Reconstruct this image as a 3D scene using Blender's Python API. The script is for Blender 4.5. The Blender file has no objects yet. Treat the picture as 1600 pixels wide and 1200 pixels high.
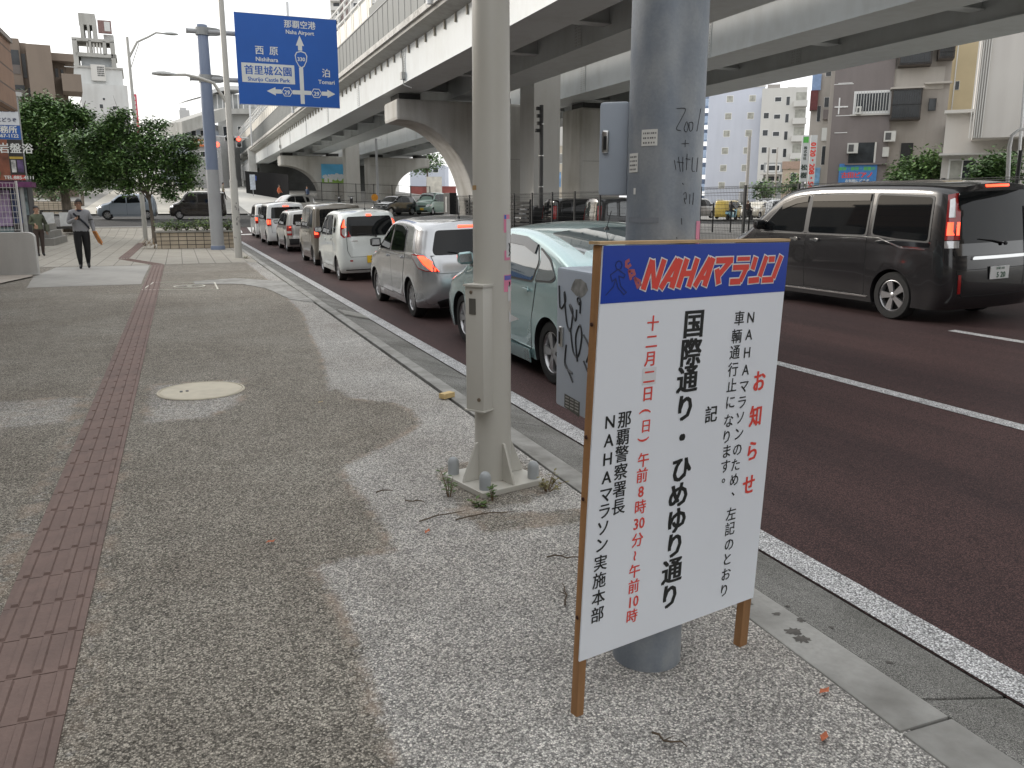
import bpy, bmesh, math, random
from mathutils import Vector, Matrix, Euler
R = math.radians
rnd = random.Random(7)
scene = bpy.context.scene
COL = scene.collection

# ------------------------------------------------------------------ camera, sky, sun, exposure
EYE = 1.65
YAW, PIT = R(21.6), math.atan(279 / 1290)
cam_f = Vector((math.sin(YAW) * math.cos(PIT), math.cos(YAW) * math.cos(PIT), -math.sin(PIT)))
cam_r = Vector((math.cos(YAW), -math.sin(YAW), 0))
cam_u = cam_r.cross(cam_f)
cd = bpy.data.cameras.new('camera')
cam = bpy.data.objects.new('camera', cd)
COL.objects.link(cam)
m = Matrix((cam_r, cam_u, -cam_f)).transposed().to_4x4()
m.translation = (0, 0, EYE)
cam.matrix_world = m
cd.sensor_width = 36
cd.lens = 1290 / 1600 * 36
cd.clip_start = 0.05
cd.clip_end = 3000
scene.camera = cam
scene.view_settings.view_transform = 'Standard'
scene.view_settings.look = 'None'
scene.view_settings.exposure = 0.5
scene.view_settings.gamma = 1.0

SUN_AZ, SUN_EL = R(-40), R(20)          # azimuth from +Y towards +X
world = bpy.data.worlds.new('World')
scene.world = world
world.use_nodes = True
nt = world.node_tree
bg = nt.nodes['Background']
sky = nt.nodes.new('ShaderNodeTexSky')
sky.sky_type = 'NISHITA'
sky.sun_disc = False
sky.sun_elevation = SUN_EL
sky.sun_rotation = SUN_AZ
sky.air_density = 1.0
sky.dust_density = 3.0
cl = nt.nodes.new('ShaderNodeRGB')
cl.outputs[0].default_value = (11.2, 11.3, 11.4, 1)     # the even layer of high cloud
tc = nt.nodes.new('ShaderNodeTexCoord')
ns = nt.nodes.new('ShaderNodeTexNoise')
ns.inputs['Scale'].default_value = 2.2
ns.inputs['Detail'].default_value = 6
nt.links.new(tc.outputs['Generated'], ns.inputs['Vector'])
rp = nt.nodes.new('ShaderNodeMapRange')
rp.inputs['From Min'].default_value = 0.35
rp.inputs['From Max'].default_value = 0.65
rp.inputs['To Min'].default_value = 0.72
rp.inputs['To Max'].default_value = 0.97
nt.links.new(ns.outputs['Fac'], rp.inputs['Value'])
mx = nt.nodes.new('ShaderNodeMixRGB')
nt.links.new(rp.outputs[0], mx.inputs['Fac'])
nt.links.new(sky.outputs[0], mx.inputs[1])
nt.links.new(cl.outputs[0], mx.inputs[2])
nt.links.new(mx.outputs[0], bg.inputs['Color'])
bg.inputs['Strength'].default_value = 0.10

sd = bpy.data.lights.new('sun', 'SUN')
sd.energy = 1.6
sd.angle = R(11)
sd.color = (1.0, 0.94, 0.86)
sun = bpy.data.objects.new('sun', sd)
COL.objects.link(sun)
sdir = Vector((math.sin(SUN_AZ) * math.cos(SUN_EL), math.cos(SUN_AZ) * math.cos(SUN_EL), math.sin(SUN_EL)))
sun.rotation_euler = sdir.to_track_quat('Z', 'Y').to_euler()
sun.location = sdir * 50

# ------------------------------------------------------------------ helpers
def at(px, py, depth):
    """point of the place that lies `depth` metres along the view axis at that spot of the photograph"""
    return Vector((0, 0, EYE)) + (cam_f + cam_r * ((px - 800) / 1290) - cam_u * ((py - 600) / 1290)) * depth

def lerp(a, b, t): return a + (b - a) * t
def sstep(a, b, x):
    t = min(1, max(0, (x - a) / (b - a)))
    return t * t * (3 - 2 * t)
def interp(tab, x):
    if x <= tab[0][0]: return tab[0][1]
    for (a, b), (c, d) in zip(tab, tab[1:]):
        if x <= c: return lerp(b, d, (x - a) / (c - a)) if c > a else d
    return tab[-1][1]
def smooth_tab(tab, n=4):
    """denser table through the same points (Catmull-Rom)"""
    out = []
    for i in range(len(tab) - 1):
        p0 = tab[max(i - 1, 0)]; p1 = tab[i]; p2 = tab[i + 1]; p3 = tab[min(i + 2, len(tab) - 1)]
        for k in range(n):
            t = k / n
            q = []
            for c in (0, 1):
                a, b, cc, d = p0[c], p1[c], p2[c], p3[c]
                q.append(0.5 * (2 * b + (cc - a) * t + (2 * a - 5 * b + 4 * cc - d) * t * t + (3 * b - a - 3 * cc + d) * t ** 3))
            if not out or q[0] > out[-1][0]: out.append(tuple(q))
    out.append(tab[-1])
    return out

def gy(Y):
    z = 0.85 * sstep(46, 60, Y) + 0.2 * sstep(60, 72, Y)
    if Y > 70: z += 0.055 * (min(Y, 175) - 70)
    return z
def gz(X, Y):
    """height of the ground"""
    k = 1 - 0.7 * sstep(27, 48, X)
    base = 0.0
    if X > 13.4: base = 0.18
    return gy(Y) * k + base * (1 - sstep(40, 55, Y))
def rz(X, Y):
    """height of the carriageway"""
    return gy(Y) - (0.10 - 0.034 * (X - 2.5) * (1 - sstep(46, 60, Y)))

BASE = {}
class MB:
    def __init__(s): s.v = []; s.f = []; s.m = []
    def add(s, vs, fs, mi=0):
        n = len(s.v); s.v += [tuple(v) for v in vs]
        for f in fs: s.f.append(tuple(n + i for i in f)); s.m.append(mi)
        return s
    def box(s, c, d, rz=0, mi=0, M=None):
        x, y, z = (q / 2 for q in d)
        vs = [Vector((a * x, b * y, e * z)) for a in (-1, 1) for b in (-1, 1) for e in (-1, 1)]
        rot = M or Matrix.Rotation(rz, 3, 'Z')
        return s.add([rot @ v + Vector(c) for v in vs], [(0, 1, 3, 2), (4, 6, 7, 5), (0, 4, 5, 1), (2, 3, 7, 6), (0, 2, 6, 4), (1, 5, 7, 3)], mi)
    def cbox(s, lo, hi, mi=0):
        return s.box([(a + b) / 2 for a, b in zip(lo, hi)], [b - a for a, b in zip(lo, hi)], 0, mi)
    def bar(s, a, b, w, h=None, mi=0, up=(0, 0, 1)):
        a = Vector(a); b = Vector(b); h = h or w
        d = (b - a); L = d.length; d.normalize()
        u = Vector(up)
        if abs(d.dot(u)) > .98: u = Vector((0, 1, 0))
        x = d.cross(u).normalized(); z = x.cross(d)
        vs = []
        for p in (a, b):
            for i, j in ((-1, -1), (1, -1), (1, 1), (-1, 1)): vs.append(p + x * (i * w / 2) + z * (j * h / 2))
        return s.add(vs, [(0, 1, 2, 3), (7, 6, 5, 4), (0, 4, 5, 1), (1, 5, 6, 2), (2, 6, 7, 3), (3, 7, 4, 0)], mi)
    def tube(s, pts, r, n=8, mi=0, cap=True):
        pts = [Vector(p) for p in pts]
        rs = r if isinstance(r, (list, tuple)) else [r] * len(pts)
        vs = []; fs = []
        prev = None
        for i, p in enumerate(pts):
            d = (pts[min(i + 1, len(pts) - 1)] - pts[max(i - 1, 0)]).normalized()
            if prev is None:
                u = Vector((0, 0, 1)) if abs(d.z) < .9 else Vector((1, 0, 0))
                x = d.cross(u).normalized()
            else: x = (prev - d * prev.dot(d)).normalized()
            prev = x; y = d.cross(x)
            for k in range(n):
                a = 2 * math.pi * k / n
                vs.append(p + (x * math.cos(a) + y * math.sin(a)) * rs[i])
        for i in range(len(pts) - 1):
            for k in range(n):
                fs.append((i * n + k, i * n + (k + 1) % n, (i + 1) * n + (k + 1) % n, (i + 1) * n + k))
        if cap:
            fs.append(tuple(reversed(range(n)))); fs.append(tuple(range((len(pts) - 1) * n, len(pts) * n)))
        return s.add(vs, fs, mi)
    def lathe(s, prof, c=(0, 0, 0), n=24, mi=0, axis='Z', M=None, cap=True):
        c = Vector(c); vs = []; fs = []
        for (r, z) in prof:
            for k in range(n):
                a = 2 * math.pi * k / n
                p = Vector((r * math.cos(a), r * math.sin(a), z))
                if axis == 'X': p = Vector((p.z, p.x, p.y))
                if M: p = M @ p
                vs.append(p + c)
        for i in range(len(prof) - 1):
            for k in range(n):
                fs.append((i * n + k, i * n + (k + 1) % n, (i + 1) * n + (k + 1) % n, (i + 1) * n + k))
        if cap and prof[0][0] > 1e-6: fs.append(tuple(reversed(range(n))))
        if cap and prof[-1][0] > 1e-6 and not (prof[0][0] < 1e-6 and abs(prof[0][1] - prof[-1][1]) < 1e-6): fs.append(tuple(range((len(prof) - 1) * n, len(prof) * n)))
        return s.add(vs, fs, mi)
    def prism(s, poly, o, ux, uy, depth, mi=0):
        """polygon in the plane o + a*ux + b*uy, extruded by the vector depth"""
        o = Vector(o); ux = Vector(ux); uy = Vector(uy); dv = Vector(depth); n = len(poly)
        a = [o + ux * p[0] + uy * p[1] for p in poly]
        return s.add(a + [p + dv for p in a], [tuple(reversed(range(n))), tuple(range(n, 2 * n))] + [(i, (i + 1) % n, n + (i + 1) % n, n + i) for i in range(n)], mi)
    def quad(s, a, b, c, d, mi=0): return s.add([a, b, c, d], [(0, 1, 2, 3)], mi)
    def sheet(s, fz, xs, ys, mi=0, lift=0):
        vs = [(x, y, fz(x, y) + lift) for y in ys for x in xs]; n = len(xs)
        return s.add(vs, [(j * n + i, j * n + i + 1, (j + 1) * n + i + 1, (j + 1) * n + i) for j in range(len(ys) - 1) for i in range(n - 1)], mi)

def link(name, me, mats, parent=None):
    o = bpy.data.objects.new(name, me)
    if me is not None and mats is not None:
        for x in (mats if isinstance(mats, (list, tuple)) else [mats]): me.materials.append(x)
    COL.objects.link(o)
    if parent is not None: o.parent = parent
    return o
def obj(name, mb, mats, parent=None, smooth=None, bevel=0, world=None, base=None):
    """one mesh object; under a parent whose base is known the shape is given in the place's own coordinates"""
    off = Vector((0, 0, 0))
    if parent is not None and parent.name in BASE: off = BASE[parent.name]
    elif base is not None: off = Vector(base)
    me = bpy.data.meshes.new(name)
    me.from_pydata([(v[0] - off.x, v[1] - off.y, v[2] - off.z) for v in mb.v], [], mb.f)
    for p, i in zip(me.polygons, mb.m): p.material_index = i
    bm = bmesh.new(); bm.from_mesh(me)
    bmesh.ops.recalc_face_normals(bm, faces=bm.faces)
    if bevel:
        es = [e for e in bm.edges if len(e.link_faces) == 2 and e.calc_face_angle(0) > .6]
        bmesh.ops.bevel(bm, geom=es, offset=bevel, segments=2, affect='EDGES', profile=.6)
    bm.to_mesh(me); bm.free()
    if smooth is not None:
        for p in me.polygons: p.use_smooth = True
        me.set_sharp_from_angle(angle=R(smooth))
    o = link(name, me, mats, parent)
    if parent is None and base is not None: o.location = off
    if parent is not None and parent.name in BASE: BASE[o.name] = off
    return o
def thing(name, label, cat, base=(0, 0, 0), group=None, local=False, rot=0):
    """an Empty at the thing's base; unless local, its parts are given in the place's own coordinates"""
    o = bpy.data.objects.new(name, None); COL.objects.link(o)
    o.empty_display_size = .2
    o.location = base; o.rotation_euler = (0, 0, rot)
    if not local: BASE[o.name] = Vector(base)
    return tag(o, label, cat, group)
def tag(o, label, cat, group=None):
    o['label'] = label; o['category'] = cat
    if group: o['group'] = group
    return o
def struct(name, mb, mats, **k):
    o = obj(name, mb, mats, **k); o['kind'] = 'structure'; return o

def glyphs(s, size=1, bold=0, squash=1, align='CENTER'):
    """mesh data of a line of lettering lying in XY, middle of its box at the origin"""
    c = bpy.data.curves.new('lettering', 'FONT'); c.body = s; c.size = 1; c.offset = bold; c.resolution_u = 2
    c.align_x = align
    o = bpy.data.objects.new('lettering', c); COL.objects.link(o)
    dg = bpy.context.evaluated_depsgraph_get()
    me = bpy.data.meshes.new_from_object(o.evaluated_get(dg))
    bpy.data.objects.remove(o); bpy.data.curves.remove(c)
    vs = [(v.co.x * size * squash, (v.co.y - .38) * size, 0) for v in me.vertices]
    fs = [tuple(p.vertices) for p in me.polygons]
    bpy.data.meshes.remove(me)
    return vs, fs
def letter(mb, s, o, ux, uy, size, bold=0, squash=1, align='CENTER', lift=0.0015, mi=0):
    """write s on the plane through o spanned by ux, uy; heavier weights are the same strokes set again a hair to each side"""
    o = Vector(o); ux = Vector(ux); uy = Vector(uy); nn = ux.cross(uy)
    vs, fs = glyphs(s, size, 0, squash, align)
    e = bold * size
    for k, (a, b) in enumerate([(0, 0)] if e < 1e-5 else [(-e, -e * .5), (e, -e * .5), (-e, e * .5), (e, e * .5)] + ([(0, 0)] if bold > .02 else [])):
        mb.add([o + ux * (v[0] + a) + uy * (v[1] + b) + nn * (lift + k * .00004) for v in vs], fs, mi)
    return mb

# ------------------------------------------------------------------ materials
MATS = {}
def mat(name, col, rough=.6, metal=0, var=.12, scale=6, bump=0, bscale=40, coat=0, spec=.5, streak=0, emit=None, es=1, detail=4):
    if name in MATS: return MATS[name]
    m = bpy.data.materials.new(name); m.use_nodes = True
    t = m.node_tree; b = t.nodes['Principled BSDF']
    b.inputs['Roughness'].default_value = rough; b.inputs['Metallic'].default_value = metal
    b.inputs['Specular IOR Level'].default_value = spec
    b.inputs['Coat Weight'].default_value = coat; b.inputs['Coat Roughness'].default_value = .04
    tcn = t.nodes.new('ShaderNodeTexCoord')
    if var or streak:
        n = t.nodes.new('ShaderNodeTexNoise'); n.inputs['Scale'].default_value = scale; n.inputs['Detail'].default_value = detail
        t.links.new(tcn.outputs['Object'], n.inputs['Vector'])
        if streak:
            mp = t.nodes.new('ShaderNodeMapping'); mp.inputs['Scale'].default_value = (1, 1, streak)
            t.links.new(tcn.outputs['Object'], mp.inputs['Vector']); t.links.new(mp.outputs[0], n.inputs['Vector'])
        r = t.nodes.new('ShaderNodeValToRGB')
        r.color_ramp.elements[0].position = .3; r.color_ramp.elements[1].position = .7
        r.color_ramp.elements[0].color = (*[c * (1 - var) for c in col], 1)
        r.color_ramp.elements[1].color = (*[min(1, c * (1 + var)) for c in col], 1)
        t.links.new(n.outputs['Fac'], r.inputs['Fac']); t.links.new(r.outputs['Color'], b.inputs['Base Color'])
    else: b.inputs['Base Color'].default_value = (*col, 1)
    if bump:
        n2 = t.nodes.new('ShaderNodeTexNoise'); n2.inputs['Scale'].default_value = bscale; n2.inputs['Detail'].default_value = 5
        t.links.new(tcn.outputs['Object'], n2.inputs['Vector'])
        bp = t.nodes.new('ShaderNodeBump'); bp.inputs['Strength'].default_value = bump; bp.inputs['Distance'].default_value = .02
        t.links.new(n2.outputs['Fac'], bp.inputs['Height']); t.links.new(bp.outputs[0], b.inputs['Normal'])
    if emit:
        b.inputs['Emission Color'].default_value = (*emit, 1); b.inputs['Emission Strength'].default_value = es
    MATS[name] = m
    return m

def aggregate(name, dark, light, scale, wash, wscale=.7, bump=.8, rough=.85, wmin=.38, wmax=.62, stretch=1):
    """exposed stone chips: each cell its own tone between dark and light, joints darker, broad patches washed towards `wash`"""
    m = bpy.data.materials.new(name); m.use_nodes = True
    t = m.node_tree; b = t.nodes['Principled BSDF']; b.inputs['Roughness'].default_value = rough
    b.inputs['Specular IOR Level'].default_value = .3
    tcn = t.nodes.new('ShaderNodeTexCoord')
    def vor(feature):
        v = t.nodes.new('ShaderNodeTexVoronoi'); v.feature = feature; v.inputs['Scale'].default_value = scale
        t.links.new(tcn.outputs['Object'], v.inputs['Vector']); return v
    v1 = vor('F1')
    sep = t.nodes.new('ShaderNodeSeparateColor'); t.links.new(v1.outputs['Color'], sep.inputs[0])
    r = t.nodes.new('ShaderNodeValToRGB')
    r.color_ramp.elements[0].color = (*dark, 1); r.color_ramp.elements[1].color = (*light, 1)
    e = r.color_ramp.elements.new(.55); e.color = (*[lerp(a, c, .42) for a, c in zip(dark, light)], 1)
    t.links.new(sep.outputs[0], r.inputs['Fac'])
    jr = t.nodes.new('ShaderNodeMapRange'); jr.inputs['From Min'].default_value = .25; jr.inputs['From Max'].default_value = .75
    jr.inputs['To Min'].default_value = 1.15; jr.inputs['To Max'].default_value = .28
    t.links.new(v1.outputs['Distance'], jr.inputs['Value'])
    mul = t.nodes.new('ShaderNodeMixRGB'); mul.blend_type = 'MULTIPLY'; mul.inputs[0].default_value = 1
    t.links.new(r.outputs[0], mul.inputs[1]); t.links.new(jr.outputs[0], mul.inputs[2])
    n = t.nodes.new('ShaderNodeTexNoise'); n.inputs['Scale'].default_value = wscale; n.inputs['Detail'].default_value = 8; n.inputs['Roughness'].default_value = .62
    mpw = t.nodes.new('ShaderNodeMapping'); mpw.inputs['Scale'].default_value = (1, stretch, 1)
    t.links.new(tcn.outputs['Object'], mpw.inputs['Vector']); t.links.new(mpw.outputs[0], n.inputs['Vector'])
    wr = t.nodes.new('ShaderNodeMapRange'); wr.inputs['From Min'].default_value = wmin; wr.inputs['From Max'].default_value = wmax
    t.links.new(n.outputs['Fac'], wr.inputs['Value'])
    wm = t.nodes.new('ShaderNodeMixRGB'); wm.blend_type = 'MULTIPLY'
    wm.inputs[2].default_value = (*wash, 1)
    t.links.new(wr.outputs[0], wm.inputs[0]); t.links.new(mul.outputs[0], wm.inputs[1])
    t.links.new(wm.outputs[0], b.inputs['Base Color'])
    bp = t.nodes.new('ShaderNodeBump'); bp.inputs['Strength'].default_value = bump; bp.inputs['Distance'].default_value = .006; bp.invert = True
    t.links.new(v1.outputs['Distance'], bp.inputs['Height']); t.links.new(bp.outputs[0], b.inputs['Normal'])
    MATS[name] = m
    return m

def aggregate2(name, dark, light, cdark, clight, scale, rough=.85):
    """stone chips, dirty or washed clean by turns: the mesh attribute `clean` says where, noise frays its edge, a brown fringe lies along it"""
    m = bpy.data.materials.new(name); m.use_nodes = True
    t = m.node_tree; b = t.nodes['Principled BSDF']; b.inputs['Roughness'].default_value = rough; b.inputs['Specular IOR Level'].default_value = .3
    N = t.nodes.new; K = t.links.new
    tcn = N('ShaderNodeTexCoord')
    def noise(sc, det=6, ro=.6):
        n = N('ShaderNodeTexNoise'); n.inputs['Scale'].default_value = sc; n.inputs['Detail'].default_value = det; n.inputs['Roughness'].default_value = ro
        K(tcn.outputs['Object'], n.inputs['Vector']); return n
    def mrange(src, a, b_, c, d):
        r = N('ShaderNodeMapRange'); r.inputs['From Min'].default_value = a; r.inputs['From Max'].default_value = b_; r.inputs['To Min'].default_value = c; r.inputs['To Max'].default_value = d
        K(src, r.inputs['Value']); return r.outputs[0]
    wob = noise(38, 2); wm = N('ShaderNodeMixRGB'); wm.blend_type = 'ADD'; wm.inputs[0].default_value = .012
    K(tcn.outputs['Object'], wm.inputs[1]); K(wob.outputs['Color'], wm.inputs[2])
    v = N('ShaderNodeTexVoronoi'); v.inputs['Scale'].default_value = scale; K(wm.outputs[0], v.inputs['Vector'])
    sep = N('ShaderNodeSeparateColor'); K(v.outputs['Color'], sep.inputs[0])
    def ramp(d, l):
        r = N('ShaderNodeValToRGB'); r.color_ramp.elements[0].color = (*d, 1); r.color_ramp.elements[1].color = (*l, 1)
        e = r.color_ramp.elements.new(.6); e.color = (*[lerp(a, c, .45) for a, c in zip(d, l)], 1); K(sep.outputs[0], r.inputs['Fac']); return r.outputs[0]
    def mul(a, b_, fac=1):
        x = N('ShaderNodeMixRGB'); x.blend_type = 'MULTIPLY'; x.inputs[0].default_value = fac; K(a, x.inputs[1]); K(b_, x.inputs[2]); return x.outputs[0]
    at_ = N('ShaderNodeAttribute'); at_.attribute_name = 'clean'
    fr = noise(26, 5, .7); ad = N('ShaderNodeMath'); ad.operation = 'ADD'; K(at_.outputs['Fac'], ad.inputs[0]); K(mrange(fr.outputs['Fac'], .3, .7, -.30, .30), ad.inputs[1])
    mask = mrange(ad.outputs[0], .30, .72, 0, .9)
    mx = N('ShaderNodeMixRGB'); K(mask, mx.inputs[0]); K(ramp(dark, light), mx.inputs[1]); K(ramp(cdark, clight), mx.inputs[2])
    big = noise(.55, 8, .62); sm = noise(4.5, 6, .6); tint = N('ShaderNodeValToRGB')
    tint.color_ramp.elements[0].position = .32; tint.color_ramp.elements[0].color = (.80, .75, .69, 1); tint.color_ramp.elements[1].position = .66; tint.color_ramp.elements[1].color = (1.08, 1.05, 1.0, 1); K(big.outputs['Fac'], tint.inputs[0])
    c = mul(mx.outputs[0], tint.outputs[0]); c = mul(c, mrange(sm.outputs['Fac'], .3, .7, .86, 1.10)); c = mul(c, mrange(v.outputs['Distance'], .25, .8, 1.10, .46))
    # the brown fringe of old dirt where washed and unwashed meet
    e1 = mrange(at_.outputs['Fac'], .12, .42, 0, 1); e2 = mrange(at_.outputs['Fac'], .42, .70, 1, 0); em = N('ShaderNodeMath'); em.operation = 'MULTIPLY'; K(e1, em.inputs[0]); K(e2, em.inputs[1])
    ef = N('ShaderNodeMath'); ef.operation = 'MULTIPLY'; K(em.outputs[0], ef.inputs[0]); K(mrange(sm.outputs['Fac'], .45, .6, 0, .5), ef.inputs[1])
    fx_ = N('ShaderNodeMixRGB'); K(ef.outputs[0], fx_.inputs[0]); K(c, fx_.inputs[1]); fx_.inputs[2].default_value = (.36, .27, .20, 1)
    K(fx_.outputs[0], b.inputs['Base Color'])
    bp = N('ShaderNodeBump'); bp.inputs['Strength'].default_value = 1.0; bp.inputs['Distance'].default_value = .005; bp.invert = True
    K(v.outputs['Distance'], bp.inputs['Height']); K(bp.outputs[0], b.inputs['Normal'])
    MATS[name] = m; return m

def bricks(name, c1, c2, mortar, scale=1, w=.3, h=.1, bump=.4, msize=.012, rough=.8, rot=None, offset=.5):
    m = bpy.data.materials.new(name); m.use_nodes = True
    t = m.node_tree; b = t.nodes['Principled BSDF']; b.inputs['Roughness'].default_value = rough
    tcn = t.nodes.new('ShaderNodeTexCoord'); mp = t.nodes.new('ShaderNodeMapping')
    if rot: mp.inputs['Rotation'].default_value = rot
    t.links.new(tcn.outputs['Object'], mp.inputs['Vector'])
    k = t.nodes.new('ShaderNodeTexBrick'); k.offset = offset
    k.inputs['Color1'].default_value = (*c1, 1); k.inputs['Color2'].default_value = (*c2, 1); k.inputs['Mortar'].default_value = (*mortar, 1)
    k.inputs['Scale'].default_value = scale; k.inputs['Brick Width'].default_value = w; k.inputs['Row Height'].default_value = h; k.inputs['Mortar Size'].default_value = msize
    t.links.new(mp.outputs[0], k.inputs['Vector'])
    n = t.nodes.new('ShaderNodeTexNoise'); n.inputs['Scale'].default_value = 3; n.inputs['Detail'].default_value = 6
    t.links.new(tcn.outputs['Object'], n.inputs['Vector'])
    mr = t.nodes.new('ShaderNodeMapRange'); mr.inputs['To Min'].default_value = .72; mr.inputs['To Max'].default_value = 1.2
    t.links.new(n.outputs['Fac'], mr.inputs['Value'])
    mul = t.nodes.new('ShaderNodeMixRGB'); mul.blend_type = 'MULTIPLY'; mul.inputs[0].default_value = 1
    t.links.new(k.outputs['Color'], mul.inputs[1]); t.links.new(mr.outputs[0], mul.inputs[2])
    t.links.new(mul.outputs[0], b.inputs['Base Color'])
    bp = t.nodes.new('ShaderNodeBump'); bp.inputs['Strength'].default_value = bump; bp.inputs['Distance'].default_value = .02; bp.invert = True
    t.links.new(k.outputs['Fac'], bp.inputs['Height']); t.links.new(bp.outputs[0], b.inputs['Normal'])
    MATS[name] = m
    return m

def weathered(name, col, stain, rough=.75, scale=1.3, drip=.12, amount=.5, grain=.1, bump=.15, metal=0):
    """painted steel or concrete: soft blotches, drips that run down, fine grain"""
    m = bpy.data.materials.new(name); m.use_nodes = True
    t = m.node_tree; b = t.nodes['Principled BSDF']; b.inputs['Roughness'].default_value = rough; b.inputs['Metallic'].default_value = metal
    tcn = t.nodes.new('ShaderNodeTexCoord')
    def nz(sc, sz=1, det=6):
        mp = t.nodes.new('ShaderNodeMapping'); mp.inputs['Scale'].default_value = (1, 1, sz)
        t.links.new(tcn.outputs['Object'], mp.inputs['Vector'])
        n = t.nodes.new('ShaderNodeTexNoise'); n.inputs['Scale'].default_value = sc; n.inputs['Detail'].default_value = det
        t.links.new(mp.outputs[0], n.inputs['Vector']); return n
    a = nz(scale); d = nz(scale * 5, drip); g = nz(scale * 40, 1, 3)
    ad = t.nodes.new('ShaderNodeMath'); ad.operation = 'MULTIPLY'; t.links.new(a.outputs['Fac'], ad.inputs[0]); t.links.new(d.outputs['Fac'], ad.inputs[1])
    mr = t.nodes.new('ShaderNodeMapRange'); mr.inputs['From Min'].default_value = .18; mr.inputs['From Max'].default_value = .38; mr.inputs['To Max'].default_value = amount
    t.links.new(ad.outputs[0], mr.inputs['Value'])
    mxn = t.nodes.new('ShaderNodeMixRGB'); mxn.inputs[1].default_value = (*col, 1); mxn.inputs[2].default_value = (*stain, 1)
    t.links.new(mr.outputs[0], mxn.inputs[0])
    gr = t.nodes.new('ShaderNodeMapRange'); gr.inputs['To Min'].default_value = 1 - grain; gr.inputs['To Max'].default_value = 1 + grain
    t.links.new(g.outputs['Fac'], gr.inputs['Value'])
    mul = t.nodes.new('ShaderNodeMixRGB'); mul.blend_type = 'MULTIPLY'; mul.inputs[0].default_value = 1
    t.links.new(mxn.outputs[0], mul.inputs[1]); t.links.new(gr.outputs[0], mul.inputs[2])
    t.links.new(mul.outputs[0], b.inputs['Base Color'])
    if bump:
        bp = t.nodes.new('ShaderNodeBump'); bp.inputs['Strength'].default_value = bump; bp.inputs['Distance'].default_value = .01
        t.links.new(g.outputs['Fac'], bp.inputs['Height']); t.links.new(bp.outputs[0], b.inputs['Normal'])
    MATS[name] = m
    return m

BLACK = mat('black plastic', (.012, .012, .013), .5, var=.1)
WHITE = mat('white enamel', (.78, .78, .77), .45, var=.03)
STEEL = mat('bright steel', (.55, .55, .54), .3, 1, var=.1, scale=20)
DARKSTEEL = mat('black fence paint', (.016, .017, .018), .45, var=.2)
RED = mat('red ink', (.75, .07, .05), .5, var=.03)
INK = mat('black ink', (.012, .014, .013), .5, var=0)
CONC = weathered('concrete', (.40, .395, .37), (.22, .20, .165), .85, .5, .1, .75, .1, .25)
# ------------------------------------------------------------------ ground, carriageway, pavements
def steps(a, b, d):
    n = max(1, round((b - a) / d)); return [a + (b - a) * i / n for i in range(n + 1)]
ASPH = aggregate('asphalt', (.022, .021, .021), (.12, .118, .114), 190, (.8, .8, .8), .35, .35, .85, stretch=.15)
REDASPH = aggregate('red brown asphalt', (.040, .022, .022), (.150, .080, .074), 170, (.62, .64, .68), .8, .5, .75, .42, .60, stretch=.10)
GRAVEL = aggregate('washed stone chips', (.10, .10, .098), (.98, .97, .94), 130, (.70, .69, .67), 1.3, 1.1, .8)
DIRTY = aggregate('worn stone chips', (.075, .07, .06), (.78, .74, .66), 130, (.66, .62, .56), .55, 1.1, .85)
SLAB = weathered('kerb concrete', (.34, .335, .315), (.17, .165, .15), .85, 1.1, 1, .8, .18, .3)
GUTTER = aggregate('gutter concrete', (.20, .197, .185), (.50, .49, .46), 260, (.62, .62, .6), 1.3, .3, .85)
PAINT = aggregate('road paint', (.42, .42, .42), (1.0, 1.0, 1.0), 130, (.80, .80, .80), 6, .8, .7, .45, .6)
FARPAINT = mat('thin road paint', (.66, .66, .64), .7, var=.2, scale=3)
TILE = bricks('pavement tiles', (.33, .305, .26), (.37, .345, .295), (.15, .14, .12), 1, .45, .45, .3, .012, offset=0)
FARCONC = weathered('far pavement', (.50, .47, .41), (.38, .36, .31), .9, .15, 1, .6, .06, .1)
PALE = weathered('pale pavement', (.66, .645, .60), (.52, .50, .46), .9, .12, 1, .5, .05, .1)
LOT = weathered('car park surface', (.30, .285, .26), (.16, .155, .145), .9, .2, 1, .7, .1, .1)

g = MB(); g.sheet(gz, [-1500, -400, -150, -60, -30, -10, 0, 10, 20, 30, 40, 50, 70, 150, 400, 1500], [-300, -40, 0, 20, 42, 46, 50, 54, 58, 64, 70, 90, 120, 150, 175, 400, 2000], lift=-.3)
struct('ground', g, weathered('earth', (.20, .19, .15), (.12, .12, .09), .95, .1, 1))
g = MB(); g.sheet(rz, [2.66] + steps(3, 13.42, 1), [-30] + steps(-8, 53.2, 1.5)); struct('road', g, REDASPH)
g = MB()                                  # the pavement is one sheet, fine where the worn and washed chips meet
SXS = [-40, -25, -12, -7] + steps(-5, -1.0, .12) + steps(-.95, 2.06, .05); SYS = [-30, -10, -3, 0] + steps(1, 9, .05) + steps(9.1, 26, .13) + [30, 36, 42] + steps(43, 53.2, 1.2)
g.sheet(gz, SXS, SYS); SIDE = struct('sidewalk', g, aggregate2('pavement chips', (.088, .083, .073), (.66, .63, .57), (.21, .212, .215), (1.0, 1.0, .99), 150))
g = MB(); g.sheet(lambda x, y: gz(x, y) - .07, [-80, -40, -20, -10, -5, 0, 5, 10, 13.4, 16, 20, 24, 28, 32, 36, 40, 44, 48, 90], steps(53.2, 68.6, 1.3)); struct('crossing_road', g, ASPH)
g = MB(); g.sheet(gz, [13.7, 16, 20, 24, 28, 32, 36, 40, 44, 48, 60, 110], [-40] + steps(-10, 40, 5) + steps(41, 53.2, 1.2)); struct('car_park_ground', g, LOT)
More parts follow.
